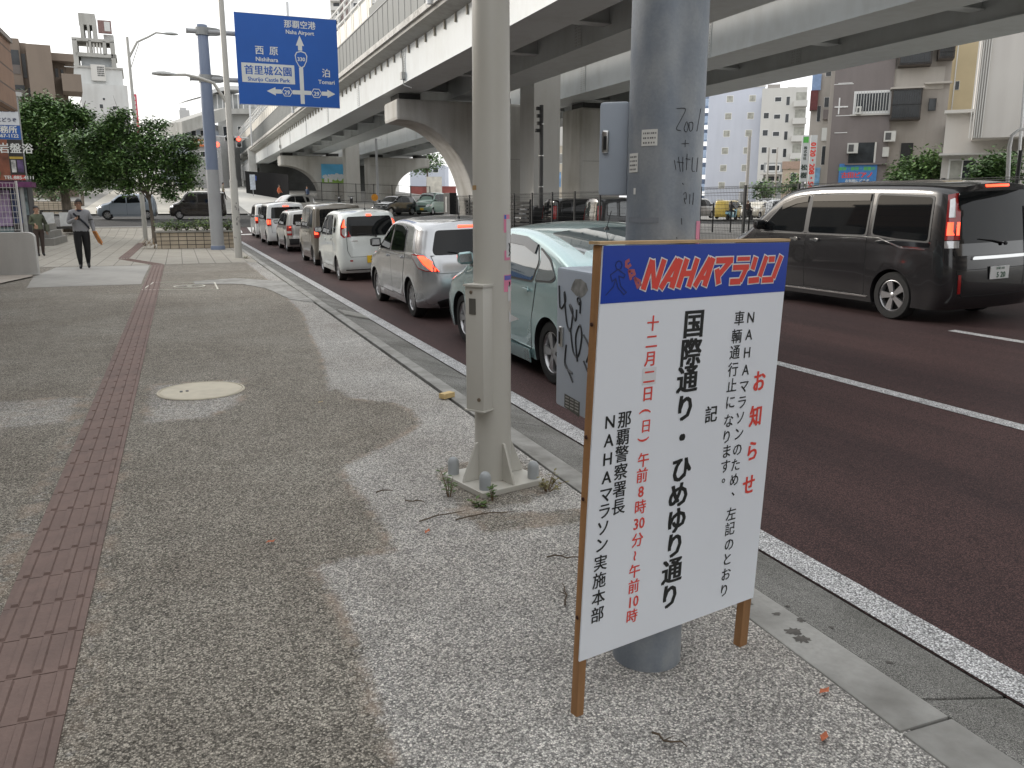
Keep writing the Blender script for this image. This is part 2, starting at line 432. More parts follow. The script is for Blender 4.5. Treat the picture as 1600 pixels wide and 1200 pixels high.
g = MB(); g.sheet(gz, [-120, -60, -30, -10, 0, 10, 20, 28, 34, 40, 48, 90, 150], steps(68.6, 200, 6)); struct('far_pavement', g, weathered('grey far pavement', (.30, .29, .27), (.2, .2, .185), .9, .2, 1))
g = MB(); g.sheet(gz, [-7, -4, -1, 3.4], steps(68.9, 190, 6), lift=.02); struct('beige_path', g, FARCONC)
g = MB(); g.sheet(gz, [5.2, 8, 11, 13], steps(68.9, 175, 6), lift=.02); struct('ramp_path', g, PALE)

def jag(pts, step=.06, amp=.025, seed=1):
    q = random.Random(seed); out = []
    for (a, b) in zip(pts, pts[1:]):
        a = Vector(a); b = Vector(b); n = max(1, int((b - a).length / step))
        for i in range(n):
            p = a.lerp(b, i / n); out.append((p.x + q.uniform(-amp, amp), p.y + q.uniform(-amp, amp)))
    out.append(tuple(pts[-1])); return out
def patch(name, pts, z, m, closed=True, amp=.02, seed=1):
    p = jag(list(pts) + [pts[0]], .09, min(amp, .02), seed)[:-1]
    me = bpy.data.meshes.new(name); bm = bmesh.new()
    f = bm.faces.new([bm.verts.new((x, y, z)) for x, y in p]); bmesh.ops.triangulate(bm, faces=[f]); bmesh.ops.recalc_face_normals(bm, faces=bm.faces)
    if bm.faces[:][0].normal.z < 0: bmesh.ops.reverse_faces(bm, faces=bm.faces)
    bm.to_mesh(me); bm.free()
    o = link(name, me, m); o['kind'] = 'structure'; return o
def kin(Y): return interp([(1.2, 2.0), (3, 2.06), (8, 2.10), (60, 2.10)], Y)
# washed chips beside the kerb: painted as an attribute, 1 = clean
edge = [(1.72, 26.0), (1.74, 20.0), (1.77, 16.8), (1.69, 15.0), (1.66, 13.1), (1.47, 11.1), (1.33, 9.1), (1.20, 8.1), (1.12, 7.4), (1.22, 7.44), (1.24, 7.08), (1.37, 6.91), (1.55, 6.76), (1.63, 6.45), (1.59, 6.02), (1.47, 5.84), (1.23, 5.56), (1.01, 5.34), (.87, 5.2), (.82, 5.12), (.81, 4.78), (.84, 4.46), (.84, 4.26), (.84, 4.04), (.83, 3.74), (.74, 3.75), (.62, 3.74), (.53, 3.72), (.45, 3.72), (.42, 3.68), (.45, 3.5), (.46, 3.37), (.47, 3.27), (.48, 3.09), (.49, 2.93), (.47, 2.72), (.46, 2.4), (.45, 2.1), (.42, 1.0)]
CLEAN = [(edge + [(2.2, 1.0), (2.2, 26)], 1.0), ([(-5, 8.4), (-.86, 8.05), (-.86, 7.0), (-3.5, 6.9), (-5, 7.0)], .62), ([(-.42, 8.35), (.5, 8.3), (.42, 7.2), (.1, 6.75), (-.42, 6.75)], .66), ([(-.42, 6), (-.36, 1), (-.47, 1), (-.5, 6)], .6), ([(-.80, 9), (-.9, 9), (-1.0, 1), (-.80, 1)], .62)]
WORN = [[(1.2, 4.24), (1.47, 4.05), (1.75, 3.95), (2.05, 3.9), (2.05, 3.66), (1.82, 3.69), (1.57, 3.73), (1.33, 3.74), (1.32, 3.85), (1.3, 4.0)], [(1.32, 4.1), (1.36, 4.75), (1.5, 4.95), (1.98, 5.0), (2.03, 4.3), (1.7, 4.06)]]
def sdist(poly, x, y):
    ins = False; best = 9.0; j = len(poly) - 1
    for i in range(len(poly)):
        x0, y0 = poly[j]; x1, y1 = poly[i]
        if (y1 > y) != (y0 > y) and x < (x0 - x1) * (y - y1) / (y0 - y1) + x1: ins = not ins
        dx, dy = x1 - x0, y1 - y0; t_ = max(0, min(1, ((x - x0) * dx + (y - y0) * dy) / max(1e-9, dx * dx + dy * dy)))
        d = (x - x0 - dx * t_) ** 2 + (y - y0 - dy * t_) ** 2
        if d < best: best = d
        j = i
    return math.sqrt(best) * (1 if ins else -1)
ca = SIDE.data.attributes.new('clean', 'FLOAT', 'POINT')
for i, v in enumerate(SIDE.data.vertices):
    x, y = v.co.x, v.co.y; k = 0
    if .5 < y < 27 and x > -5.5:
        for poly, amt in CLEAN:
            if poly is CLEAN[0][0] and x < .2: continue
            k = max(k, amt * sstep(-.08, .14, sdist(poly, x, y)))
        if x > 1 and 3 < y < 5.5:
            for poly in WORN: k = min(k, 1 - .72 * sstep(-.06, .07, sdist(poly, x, y)))
    ca.data[i].value = k
patch('concrete_patch', [(-3.2, 25.6), (-.86, 25.6), (-.86, 19.4), (-3.0, 19.4), (-3.3, 22.4)], .004, weathered('light concrete', (.37, .36, .335), (.27, .26, .24), .85, .7, 1, .6, .08, .2), amp=.01)
patch('concrete_patch', [(1.1, 20.2), (2.05, 19.0), (2.09, 14.5), (1.75, 15.2), (1.55, 17.4), (1.15, 18.6), (.2, 19.0), (.2, 19.7)], .008, SLAB, amp=.03)
patch('concrete_patch', [(-9, 22.9), (-3.35, 22.8), (-3.3, 22.2), (-3.65, 20.4), (-4.2, 17.5), (-9, 14)], .03, weathered('apron concrete', (.46, .42, .37), (.30, .25, .21), .85, .7, 1, .6, .1, .2), amp=.005)
g = MB(); g.sheet(gz, [-14, -6, -.9, 2.08], [25.7, 30, 36, 42] + steps(43, 52.4, 1.1), lift=.006); struct('tiled_pavement', g, TILE)

# kerb blocks and gutter blocks, a joint between each
k = MB(); gt = MB(); y = -4.28
while y < 53:
    L = 2.0
    a, b = y + .006, min(y + L - .006, 53)
    n = 4
    def zz(Y): return gy(Y)
    k.add([(kin(a), a, zz(a) - .2), (2.23, a, zz(a) - .2), (2.23, b, zz(b) - .2), (kin(b), b, zz(b) - .2), (kin(a), a, zz(a) + .007), (2.23, a, zz(a) + .007), (2.23, b, zz(b) + .007), (kin(b), b, zz(b) + .007)],
          [(0, 1, 2, 3), (4, 5, 6, 7), (0, 1, 5, 4), (1, 2, 6, 5), (2, 3, 7, 6), (3, 0, 4, 7)])
    a, b = y + .12, min(y + .12 + L - .012, 53.1)
    gt.add([(2.235, a, zz(a) - .3), (2.645, a, zz(a) - .3), (2.645, b, zz(b) - .3), (2.235, b, zz(b) - .3), (2.235, a, zz(a) + .003), (2.645, a, zz(a) - .088), (2.645, b, zz(b) - .088), (2.235, b, zz(b) + .003)],
           [(0, 1, 2, 3), (4, 5, 6, 7), (0, 1, 5, 4), (1, 2, 6, 5), (2, 3, 7, 6), (3, 0, 4, 7)])
    y += L
struct('kerb', k, SLAB, bevel=.006); struct('gutter', gt, GUTTER, bevel=.006)
g = MB(); g.cbox((13.42, -30, -.2), (13.72, 43.2, .30)); struct('kerb', g, SLAB, bevel=.02)
g = MB()
for x0, x1 in ((-16, 2.1),):
    g.sheet(lambda x, y: gz(x, y) + .012, steps(x0, x1, 2), [52.9, 53.25])
struct('kerb', g, SLAB)
g = MB()
for x0, x1 in ((-60, 60),): g.sheet(lambda x, y: gz(x, y) + .03, steps(x0, x1, 3), [68.4, 68.9])
struct('kerb', g, SLAB)

# painted lines
def stripe(mb, x0, y0, x1, y1, f=rz, lift=.005, n=1):
    mb.sheet(f, [x0, x1], steps(y0, y1, 1.5), lift=lift)
g = MB(); stripe(g, 2.665, -8, 2.83, 48.5); struct('edge_line', g, PAINT)
g = MB(); stripe(g, 5.72, -8, 5.86, 49); struct('lane_line', g, PAINT)
g = MB()
for y0 in (-7.7, 2.5, 12.7, 22.9, 33.1): stripe(g, 8.82, y0, 8.95, y0 + 5)
for y0 in (-2, 8, 18, 28): stripe(g, 11.9, y0, 12.03, y0 + 5)
struct('lane_line', g, PAINT)
g = MB(); stripe(g, 2.85, 49.2, 13.2, 49.6); struct('stop_line', g, FARPAINT)
g = MB(); x = 2.9
while x < 13: stripe(g, x, 50.4, x + .45, 53.0); x += .9
struct('crosswalk', g, FARPAINT)
cz = lambda x, y: gz(x, y) - .07
g = MB(); y = 54
while y < 68: g.sheet(cz, steps(-13, -9, 1), [y, y + .45], lift=.006); y += .95
struct('crosswalk', g, FARPAINT)
g = MB()
g.sheet(cz, steps(-40, 2, 2), [53.5, 53.75], lift=.006)
for x in range(-40, 40, 8): g.sheet(cz, steps(x, x + 4, 1), [61.4, 61.55], lift=.006)
g.sheet(cz, steps(14, 44, 2), [67.8, 67.95], lift=.006); g.sheet(cz, steps(6, 22, 2), [55.2, 55.35], lift=.006)
struct('road_marking', g, FARPAINT)

# tactile strip
TACT = weathered('tactile tile', (.205, .142, .122), (.14, .10, .088), .8, 1.5, 1, .6, .14, .2)
g = MB()
def tact(p, q):
    p = Vector((*p, 0)); q = Vector((*q, 0)); d = (q - p).normalized(); s = Vector((d.y, -d.x, 0)); n = int((q - p).length / .30)
    for i in range(n):
        c = p + d * (.30 * (i + .5)); rzz = math.atan2(d.y, d.x) - math.pi / 2
        g.box((c.x, c.y, .002 + .001 * ((i * 7) % 3) / 3), (.328, .294, .016), rzz)
        for j in range(4):
            o = c + s * (-.123 + .082 * j)
            g.add([(o + s * a + d * b + Vector((0, 0, zc))) for (a, b, zc) in ((-.017, -.137, .009), (.017, -.137, .009), (.017, .137, .009), (-.017, .137, .009), (-.012, -.131, .021), (.012, -.131, .021), (.012, .131, .021), (-.012, .131, .021))],
                  [(4, 5, 6, 7), (0, 1, 5, 4), (1, 2, 6, 5), (2, 3, 7, 6), (3, 0, 4, 7)])
tact((-.64, 1.0), (-.64, 25.6)); tact((-.66, 25.75), (-1.75, 29.0)); tact((-1.72, 29.2), (-1.6, 41))
struct('tactile_paving', g, TACT)

# iron and cement covers, drain
COVER = weathered('cover cement', (.60, .55, .44), (.46, .42, .34), .8, 2, 1, .5, .06, .15)
t = thing('manhole_cover', 'cream round manhole cover lying in the sidewalk beside the tactile strip', 'manhole cover', (.07, 7.85, 0))
g = MB(); g.lathe([(.0, .012), (.345, .012), (.35, .010)], (.07, 7.85, 0), 48); obj('lid', g, COVER, t)
g = MB(); g.lathe([(.357, .004), (.362, .013), (.375, .012), (.38, .003)], (.07, 7.85, 0), 48); obj('frame', g, COVER, t)
g = MB(); g.box((-.10, 7.83, .0135), (.025, .05, .004)); g.box((-.05, 7.84, .0135), (.025, .05, .004)); obj('key_slot', g, BLACK, t)
t = thing('manhole_cover', 'round cover inside a thin pale rectangle, farther along the sidewalk', 'manhole cover', (.1, 18.4, 0))
ring = [(-.62, 19.7), (.62, 19.2), (.62, 17.55), (-.78, 18.0)]
g = MB()
for a, b in zip(ring, ring[1:] + ring[:1]): g.bar((*a, .006), (*b, .006), .03, .012)
obj('frame', g, mat('pale metal edging', (.62, .60, .52), .5, var=.1), t)
g = MB(); g.lathe([(.28, .004), (.285, .014), (.31, .014), (.315, .004)], (.1, 18.5, 0), 40); g.lathe([(.0, .009), (.05, .012), (.06, .004)], (.1, 18.5, 0), 16); obj('ring', g, MATS['pale metal edging'], t)
g = MB(); g.lathe([(0, .007), (.28, .007)], (.1, 18.5, 0), 40); obj('lid', g, DIRTY, t)
t = thing('drain_grate', 'slotted drain grate set in the gutter beside the white line', 'drain grate', (2.42, 13.0, -.05))
g = MB()
for i in range(9): g.bar((2.26, 12.72 + i * .07, .012), (2.63, 12.72 + i * .07, -.07), .03, .02)
obj('grate', g, mat('grate concrete', (.42, .41, .38), .8, var=.15), t)
g = MB(); g.add([(2.25, 12.68, .002), (2.64, 12.68, -.082), (2.64, 13.33, -.082), (2.25, 13.33, .002)], [(0, 1, 2, 3)]); obj('pan', g, BLACK, t)  # black sheet painted as the shade inside the grate slots

# dark drips on the kerb near the notice board
q = random.Random(5); g = MB()
for (x, y, s) in ((2.10, 2.62, .028), (2.13, 2.36, .034), (2.12, 2.30, .036), (2.22, 2.42, .02), (2.16, 2.5, .018), (2.32, 2.36, .012), (2.26, 2.55, .012), (2.34, 2.08, .014), (2.10, 2.66, .016)):
    n = 22; zf = (.009 if x < 2.23 else .003 - (x - 2.235) * .222 + .003)
    zq = lambda X: (.0085 if X < 2.23 else .0045 - (X - 2.235) * .222 + .0015)
    pts = []
    for i in range(n):
        a = 2 * math.pi * i / n; r = s * q.uniform(.6, 1.25)
        X = x + r * math.cos(a); Y = y + r * .8 * math.sin(a); pts.append((X, Y, zq(X)))
    g.add([(x, y, zq(x))] + pts, [(0, i + 1, (i + 1) % n + 1) for i in range(n)])
struct('kerb_stain', g, mat('oily stain', (.085, .078, .07), .6, var=.3, scale=40))
# ------------------------------------------------------------------ the overpass
PALESTEEL = weathered('pale girder paint', (.585, .615, .62), (.46, .475, .465), .45, .45, .5, .5, .02, .02)
DECK = weathered('deck concrete', (.40, .395, .37), (.28, .265, .24), .85, .8, .3, .7, .1, .2)
COPING = weathered('coping concrete', (.58, .57, .54), (.30, .29, .27), .8, 1.8, 1, .9, .1, .2)
BARRIER = weathered('grey noise panel', (.105, .118, .115), (.075, .083, .08), .55, .5, .1, .6, .03, 0)
CREAM = mat('cream panel', (.70, .66, .58), .5, var=.05)
T_OV = thing('overpass', 'long grey steel girder road overpass crossing above the car queue', 'overpass', (17.8, 40, 0))
Y0, Y1 = -60, 172
for side, (xa, xb) in enumerate(((9.4, 16.1), (18.5, 26.2))):
    g = MB()
    # deck slab with thicker middle, thin cantilever edges
    prof = [(xa, 8.72), (xa, 9.0), (xb, 9.0), (xb, 8.72), (xb - .7, 8.58), (xa + .66, 8.58)]
    g.prism(prof, (0, Y0, 0), (1, 0, 0), (0, 0, 1), (0, Y1 - Y0, 0)); obj('deck', g, DECK, T_OV)
for (xa, xb) in ((10.06, 11.55), (13.7, 15.4), (19.1, 20.7), (23.3, 25.5)):
    g = MB(); g.cbox((xa, Y0, 7.1), (xb, Y1, 8.575))
    g.cbox((xa - .09, Y0, 7.07), (xb + .09, Y1, 7.097))
    y = Y0 + 4.2
    while y < Y1:                       # bolted field splices
        for x in (xa - .012, xb + .012):
            g.cbox((x - .011, y - .28, 7.14), (x + .011, y + .28, 8.5))
        y += 10.5
    gd = obj('girder', g, PALESTEEL, T_OV)
    h = MB(); y = Y0 + 4.2
    while y < Y1:
        if -5 < y < 90:
            for x in (xa - .028,):
                for sx in (-.2, -.09, .09, .2):
                    for k in range(13): h.cbox((x - .006, y + sx - .018, 7.2 + k * .1), (x + .006, y + sx + .018, 7.236 + k * .1))
        y += 10.5
    obj('bolts', h, mat('dull bolt', (.42, .42, .40), .6, var=.1), gd)
g = MB()                                # cross beams between the boxes
y = Y0 + 2
while y < Y1:
    for (xa, xb) in ((11.56, 13.69), (20.71, 23.29)):
        g.cbox((xa, y - .12, 7.5), (xb, y + .12, 8.57))
        g.cbox((xa, y - .25, 7.47), (xb, y + .25, 7.5))
    y += 6
obj('cross_beams', g, PALESTEEL, T_OV)
g = MB(); y = Y0 + .5                   # bracket ends below the slab edge
while y < Y1:
    g.cbox((9.98, y - .045, 8.24), (10.055, y + .045, 8.56)); y += 1.35
obj('brackets', g, weathered('stained bracket', (.36, .34, .29), (.24, .21, .16), .7, 3), T_OV)
cp = MB(); cp.cbox((9.28, Y0, 8.88), (9.62, Y1, 9.12)); obj('coping', cp, COPING, T_OV)
bp = MB(); y = 2.0
g = MB(); g.cbox((9.44, Y0, 9.12), (9.56, Y1, 10.62)); g.cbox((9.45, Y0, 10.68), (9.55, 42.8, 11.05)); bar = obj('noise_barrier', g, BARRIER, T_OV)
h = MB(); y = Y0
while y < Y1: h.cbox((9.425, y - .012, 9.12), (9.44, y + .012, 10.62)); y += 1.0
h.cbox((9.41, Y0, 10.62), (9.59, Y1, 10.68)); obj('barrier_posts', h, mat('barrier post', (.15, .16, .16), .5, var=.1), bar)
g = MB(); g.cbox((9.60, 43, 10.72), (9.66, 150, 11.75)); h = obj('upper_panel', g, CREAM, T_OV)
g = MB(); y = 43.5
while y < 150: g.cbox((9.585, y - .012, 10.72), (9.60, y + .012, 11.75)); y += 2
obj('panel_joints', g, mat('joint shade', (.45, .42, .36), .7), h)
g = MB()
for z in (11.95, 12.45, 12.85): g.tube([(9.63, 10, z), (9.63, 150, z)], .07, 8)
y = 12
while y < 150: g.bar((9.63, y, 10.7), (9.63, y, 12.85), .10, .10); y += 2
obj('railing', g, mat('railing paint', (.72, .72, .70), .4, var=.03), T_OV, smooth=40)
g = MB(); g.cbox((26.02, Y0, 9.0), (26.2, Y1, 10.0)); g.cbox((16.0, Y0, 9.0), (16.1, Y1, 9.9)); g.cbox((18.5, Y0, 9.0), (18.6, Y1, 9.9)); obj('parapet', g, COPING, T_OV)
g = MB()
for y in (31.5, 71, 111): g.tube([(9.2, y, 8.9), (9.2, y, 17.2)], .11, 10)
obj('lamp_posts', g, mat('mast paint', (.62, .63, .64), .4, var=.05), T_OV, smooth=40)
g = MB()
for y in (38.6, 88):
    g.tube([(9.95, y + .25, 8.5), (9.97, y + .1, 8.2), (9.97, y, 8.0), (9.97, y, 7.3), (9.98, y - .1, 7.0), (10.3, y - .3, 6.85)], .04, 6)
    g.cbox((9.86, y - .16, 7.25), (10.05, y + .16, 7.55))
obj('drain_pipe', g, mat('drain pipe', (.40, .40, .38), .5, var=.1), T_OV, smooth=40)

# hammerhead piers: one arm sweeping out from the shaft
PIER = weathered('pier concrete', (.50, .49, .46), (.31, .29, .25), .85, .35, .12, .8, .08, .25)
def pier(x_tip, x_in, x_out, y0, y1, zg, ztop, label, arc_bot=1.0, plain=False):
    s = 1 if x_tip < x_in else -1
    t = thing('bridge_pier', label, 'bridge pier', ((x_in + x_out) / 2, (y0 + y1) / 2, zg), 'concrete piers under the overpass')
    tipb = ztop - 1.0
    prof = [(x_out, zg - .4), (x_out, ztop), (x_tip, ztop), (x_tip, tipb)]
    n = 22
    ax = abs(x_in - x_tip) - .25; az = tipb - zg - arc_bot
    for i in range(n + 1):
        a = math.pi / 2 * i / n
        prof.append((x_tip + s * (.25 + ax * math.sin(a)), tipb - az * (1 - math.cos(a))))
    prof.append((x_in, zg - .4))
    g = MB(); g.prism(prof, (0, y0, 0), (1, 0, 0), (0, 0, 1), (0, y1 - y0, 0))
    o = obj('shaft', g, PIER, t, bevel=.14)
    # formwork joints
    g = MB()
    for z in (zg + 1.9, zg + 3.8): g.cbox((min(x_in, x_out) + .15, y0 - .008, z), (max(x_in, x_out) - .15, y0 + .01, z + .02))
    obj('form_joint', g, mat('joint line', (.24, .23, .21), .9), t)
    g = MB()
    for xb in ((x_tip + s * .8), (x_in + x_out) / 2 + s * .3):
        g.cbox((xb - .55, y0 + .5, ztop), (xb + .55, y1 - .5, 7.065))
    obj('bearing', g, mat('bearing rubber', (.05, .05, .048), .7, var=.2), t)
    return t
pier(10.3, 14.3, 16.95, 41.3, 44.0, .18, 6.75, 'concrete pier with curved arm sweeping left toward the road, nearest in view')
pier(26.0, 22.7, 20.3, 41.3, 43.7, .18, 6.75, 'concrete pier behind the fence beside the grey control box')
pier(10.3, 14.3, 16.9, 91.5, 94.2, gz(15, 92) * .9, 6.75, 'far concrete pier with curved left arm carrying a blue poster', .6)
pier(26.4, 22.4, 19.6, 91.5, 94.2, gz(20, 92) * .9, 6.75, 'far concrete pier with arm curving right, above the black hatchback', .6)
COLUMN = weathered('column paint', (.52, .51, .48), (.44, .43, .39), .55, .6, .2, .5, .02, 0)
for (y, z, lab) in ((39.2, .18, 'square grey steel column rising between decks behind the pale lamp pole'), (88, 1.7, 'far square steel column between two concrete piers')):
    t = thing('steel_column', lab, 'column', (17, y, z), 'steel columns under the overpass')
    g = MB(); g.cbox((16.3, y - .9, z - .3), (17.7, y + .9, 8.8)); obj('shaft', g, COLUMN, t, bevel=.03)
    g = MB(); g.cbox((16.15, y - 1.05, z - .3), (17.85, y + 1.05, z + .35)); obj('base', g, PIER, t, bevel=.03)
# abutment at the far end
t = thing('abutment_wall', 'pale ribbed wall where the overpass ramp meets the rising pavement', 'wall', (10, 150, 5))
g = MB(); g.cbox((9.3, 118, 2.0), (9.7, 175, 7.6)); g.cbox((9.2, 117.6, 2.5), (10.2, 118.6, 9.0)); obj('wall', g, mat('abutment paint', (.50, .50, .48), .8, var=.15, scale=1), t)
g = MB(); y = 119
while y < 174: g.cbox((9.22, y, 5.2), (9.3, y + 1.3, 7.2)); y += 2.2
obj('panels', g, mat('light wall panel', (.66, .66, .65), .7, var=.06), t)
t = thing('end_wall', 'dark boarded wall closing off the low end of the overpass', 'wall', (17, 117, 4))
g = MB(); g.cbox((10.4, 116, 2.2), (26, 116.4, 7.0)); obj('wall', g, mat('dark boarding', (.05, .052, .05), .7, var=.3, scale=.8), t)
# ------------------------------------------------------------------ the notice board
WOOD = mat('raw pine', (.36, .185, .075), .7, var=.28, scale=14, streak=.08, bump=.15, bscale=60)
BOARDW = mat('white board vinyl', (.84, .875, .93), .35, var=.02, scale=2)
BLUEV = mat('blue vinyl', (.005, .048, .40), .3, var=.04)
A = Vector((1.08, 2.17, 0)); DU = Vector((.805, .175, 0)).normalized(); DN = Vector((DU.y, -DU.x, 0))     # DN faces the viewer
def sb(u, z, off=0): return A + DU * u + Vector((0, 0, z)) + DN * off
T = thing('notice_board', 'white marathon notice board with blue header on two wooden legs', 'notice board', A)
UX = (DU + Vector((0, 0, -.012))).normalized(); UY = (DU * .047 + Vector((0, 0, 1))).normalized()
g = MB(); c = [sb(.016, .205), sb(.856, .195), sb(.921, 1.524), sb(.076, 1.534)]
g.add(c + [p - DN * .006 for p in c], [(0, 1, 2, 3), (7, 6, 5, 4), (0, 4, 5, 1), (1, 5, 6, 2), (2, 6, 7, 3), (3, 7, 4, 0)])
panel = obj('panel', g, BOARDW, T)
g = MB(); c = [sb(.0685, 1.363, .001), sb(.9125, 1.353, .001), sb(.921, 1.524, .001), sb(.076, 1.534, .001)]; g.quad(*c); obj('header', g, BLUEV, panel)
g = MB(); g.bar(sb(.028, -.02, -.0235), sb(.085, 1.535, -.0235), .030, .033, up=DN); obj('leg', g, WOOD, T, bevel=.003)
g = MB(); g.bar(sb(.825, -.02, -.0235), sb(.892, 1.52, -.0235), .042, .033, up=DN); obj('leg', g, WOOD, T, bevel=.003)
g = MB(); g.bar(sb(.105, 1.512, -.0235), sb(.868, 1.502, -.0235), .034, .033, up=DN); g.bar(sb(.07, .6, -.0235), sb(.82, .6, -.0235), .034, .033, up=DN); obj('crossbar', g, WOOD, T, bevel=.003)
g = MB(); g.add([sb(.062, 1.5375, .001), sb(.925, 1.5275, .001), sb(.925, 1.5275, -.05), sb(.062, 1.5375, -.05), sb(.062, 1.546, .001), sb(.925, 1.536, .001), sb(.925, 1.536, -.05), sb(.062, 1.546, -.05)], [(0, 1, 5, 4), (1, 2, 6, 5), (2, 3, 7, 6), (3, 0, 4, 7), (4, 5, 6, 7), (0, 3, 2, 1)]); obj('top_rail', g, mat('pale pine', (.52, .36, .20), .7, var=.2, scale=10), T)
g = MB()
for (u, z) in ((.0365, .75), (.0217, .35), (.0438, .95), (.0568, 1.3)): g.lathe([(0, .004), (.006, .003), (.007, 0)], sb(u, z, -.022), 10, M=(-DU).to_track_quat('Z', 'Y').to_matrix())
obj('nail', g, mat('rusty nail', (.07, .03, .02), .7, .5), T)
def column(mb, s, pts, size, bold=0, squash=1):
    for ch, (u, z) in zip(s, pts):
        letter(mb, ch, sb(u, z, .0012), UX, UY, size, bold, squash, lift=0)
g = MB()
column(g, 'NAHAマラソンのため、', [(.743, 1.275), (.739, 1.215), (.735, 1.153), (.733, 1.092), (.729, 1.033), (.724, .976), (.719, .921), (.717, .863), (.715, .805), (.71, .749), (.708, .694), (.722, .655)], .052, .012)
column(g, '左記のとおり', [(.702, .565), (.7, .509), (.701, .449), (.695, .393), (.693, .334), (.688, .272)], .054, .012)
column(g, '車輌通行止になります。', [(.685, 1.275), (.677, 1.214), (.672, 1.159), (.668, 1.099), (.666, 1.043), (.664, .984), (.66, .918), (.655, .861), (.659, .807), (.657, .753), (.668, .715)], .053, .012)
column(g, '記', [(.571, .954)], .062, .022)
column(g, '国際通り・ひめゆり通り', [(.467, 1.274), (.459, 1.18), (.449, 1.091), (.444, .994), (.437, .893), (.439, .783), (.431, .693), (.428, .602), (.424, .512), (.417, .42), (.411, .326)], .098, .036, 1.0)
column(g, '那覇警察署長', [(.179, .993), (.174, .937), (.171, .881), (.169, .823), (.166, .765), (.163, .707)], .058, .016)
column(g, 'NAHAマラソン実施本部', [(.119, .995), (.116, .936), (.113, .876), (.111, .816), (.109, .758), (.105, .704), (.101, .648), (.097, .592), (.094, .53), (.091, .471), (.089, .411), (.086, .352)], .057, .016)
obj('black_lettering', g, INK, panel)
g = MB()
column(g, 'お知らせ', [(.808, 1.042), (.802, .915), (.795, .786), (.788, .66)], .082, .03, .82)
column(g, '十二月二日', [(.285, 1.289), (.282, 1.232), (.28, 1.177), (.277, 1.119), (.274, 1.064)], .052, .022)
column(g, '日', [(.271, .958)], .047, .018)
column(g, '午前8時', [(.265, .845), (.261, .793), (.259, .739), (.258, .685)], .052, .018)
column(g, '分', [(.251, .572)], .052, .018); column(g, '午前', [(.243, .463), (.241, .409)], .052, .018); column(g, '時', [(.237, .302)], .052, .018)
letter(g, '30', sb(.255, .630, .0012), UX, UY, .054, .018, .95, lift=0); letter(g, '10', sb(.240, .355, .0012), UX, UY, .054, .018, .95, lift=0)
letter(g, '(', sb(.272, 1.008, .0012), -UY, UX, .052, .016, lift=0); letter(g, ')', sb(.268, .912, .0012), -UY, UX, .052, .016, lift=0)
letter(g, '~', sb(.248, .517, .0012), -UY, UX, .058, .016, lift=0)
obj('red_lettering', g, RED, panel)
g = MB(); g.quad(sb(.247, 1.093, .0007), sb(.306, 1.092, .0007), sb(.308, 1.147, .0007), sb(.249, 1.148, .0007)); obj('correction_patch', g, mat('patch vinyl', (.74, .75, .77), .3, var=.02), panel)
# header logo: slanted block letters, red with a white edge
def stroke_word(strokes, o, ux, uy, h, shear, wd, grow, mb, lift):
    k = 0
    for seg in strokes:
        (x0, y0), (x1, y1) = seg[0], seg[1]; w = (seg[2] if len(seg) > 2 else wd) + grow * 2
        a = Vector((x0 + shear * y0, y0)); b = Vector((x1 + shear * y1, y1)); d = (b - a).normalized(); nn = Vector((-d.y, d.x)) * w / 2
        a = a - d * grow; b = b + d * grow
        pts = [a - nn, b - nn, b + nn, a + nn]
        mb.add([o + ux * (p.x * h) + uy * (p.y * h) + DN * (lift + k * .00003) for p in pts], [(0, 1, 2, 3)]); k += 1
S = []
def gl(x, segs): S.extend([((x + a[0], a[1]), (x + b[0], b[1])) + ((w,) if w else ()) for a, b, w in segs])
gl(0.0, [((.12, 0), (.12, 1), 0), ((.14, .98), (.62, .04), .20), ((.68, 0), (.68, 1), 0)])
gl(.84, [((.10, 0), (.48, 1), 0), ((.62, 1), (.62, 0), .26), ((.28, .30), (.6, .30), .16)])
gl(1.66, [((.12, 0), (.12, 1), 0), ((.64, 0), (.64, 1), 0), ((.12, .48), (.64, .48), .2)])
gl(2.50, [((.10, 0), (.46, 1), 0), ((.60, 1), (.60, 0), .26), ((.28, .30), (.6, .30), .16)])
gl(3.30, [((.0, .90), (.90, .90), .22), ((.82, .92), (.32, .30), .22), ((.18, .60), (.52, .04), .24)])
gl(4.28, [((.14, .93), (.82, .93), .15), ((.04, .62), (.92, .62), .2), ((.80, .62), (.68, .1), .22), ((.70, .1), (.12, .1), .22)])
gl(5.28, [((.14, .98), (.16, .52), .24), ((.74, 1), (.70, .24), .24), ((.72, .12), (.14, .10), .22)])
gl(6.14, [((.06, .88), (.40, .88), .22), ((.74, 1.0), (.66, .16), .24), ((.70, .10), (.04, .10), .22)])
o = sb(.226, 1.397); hh = .090
g = MB(); stroke_word(S, o, UX, UY, hh, .34, .24, .045, g, .0018); obj('logo_outline', g, WHITE, panel)
g = MB(); stroke_word(S, o, UX, UY, hh, .34, .24, 0, g, .0030); obj('logo_lettering', g, RED, panel)
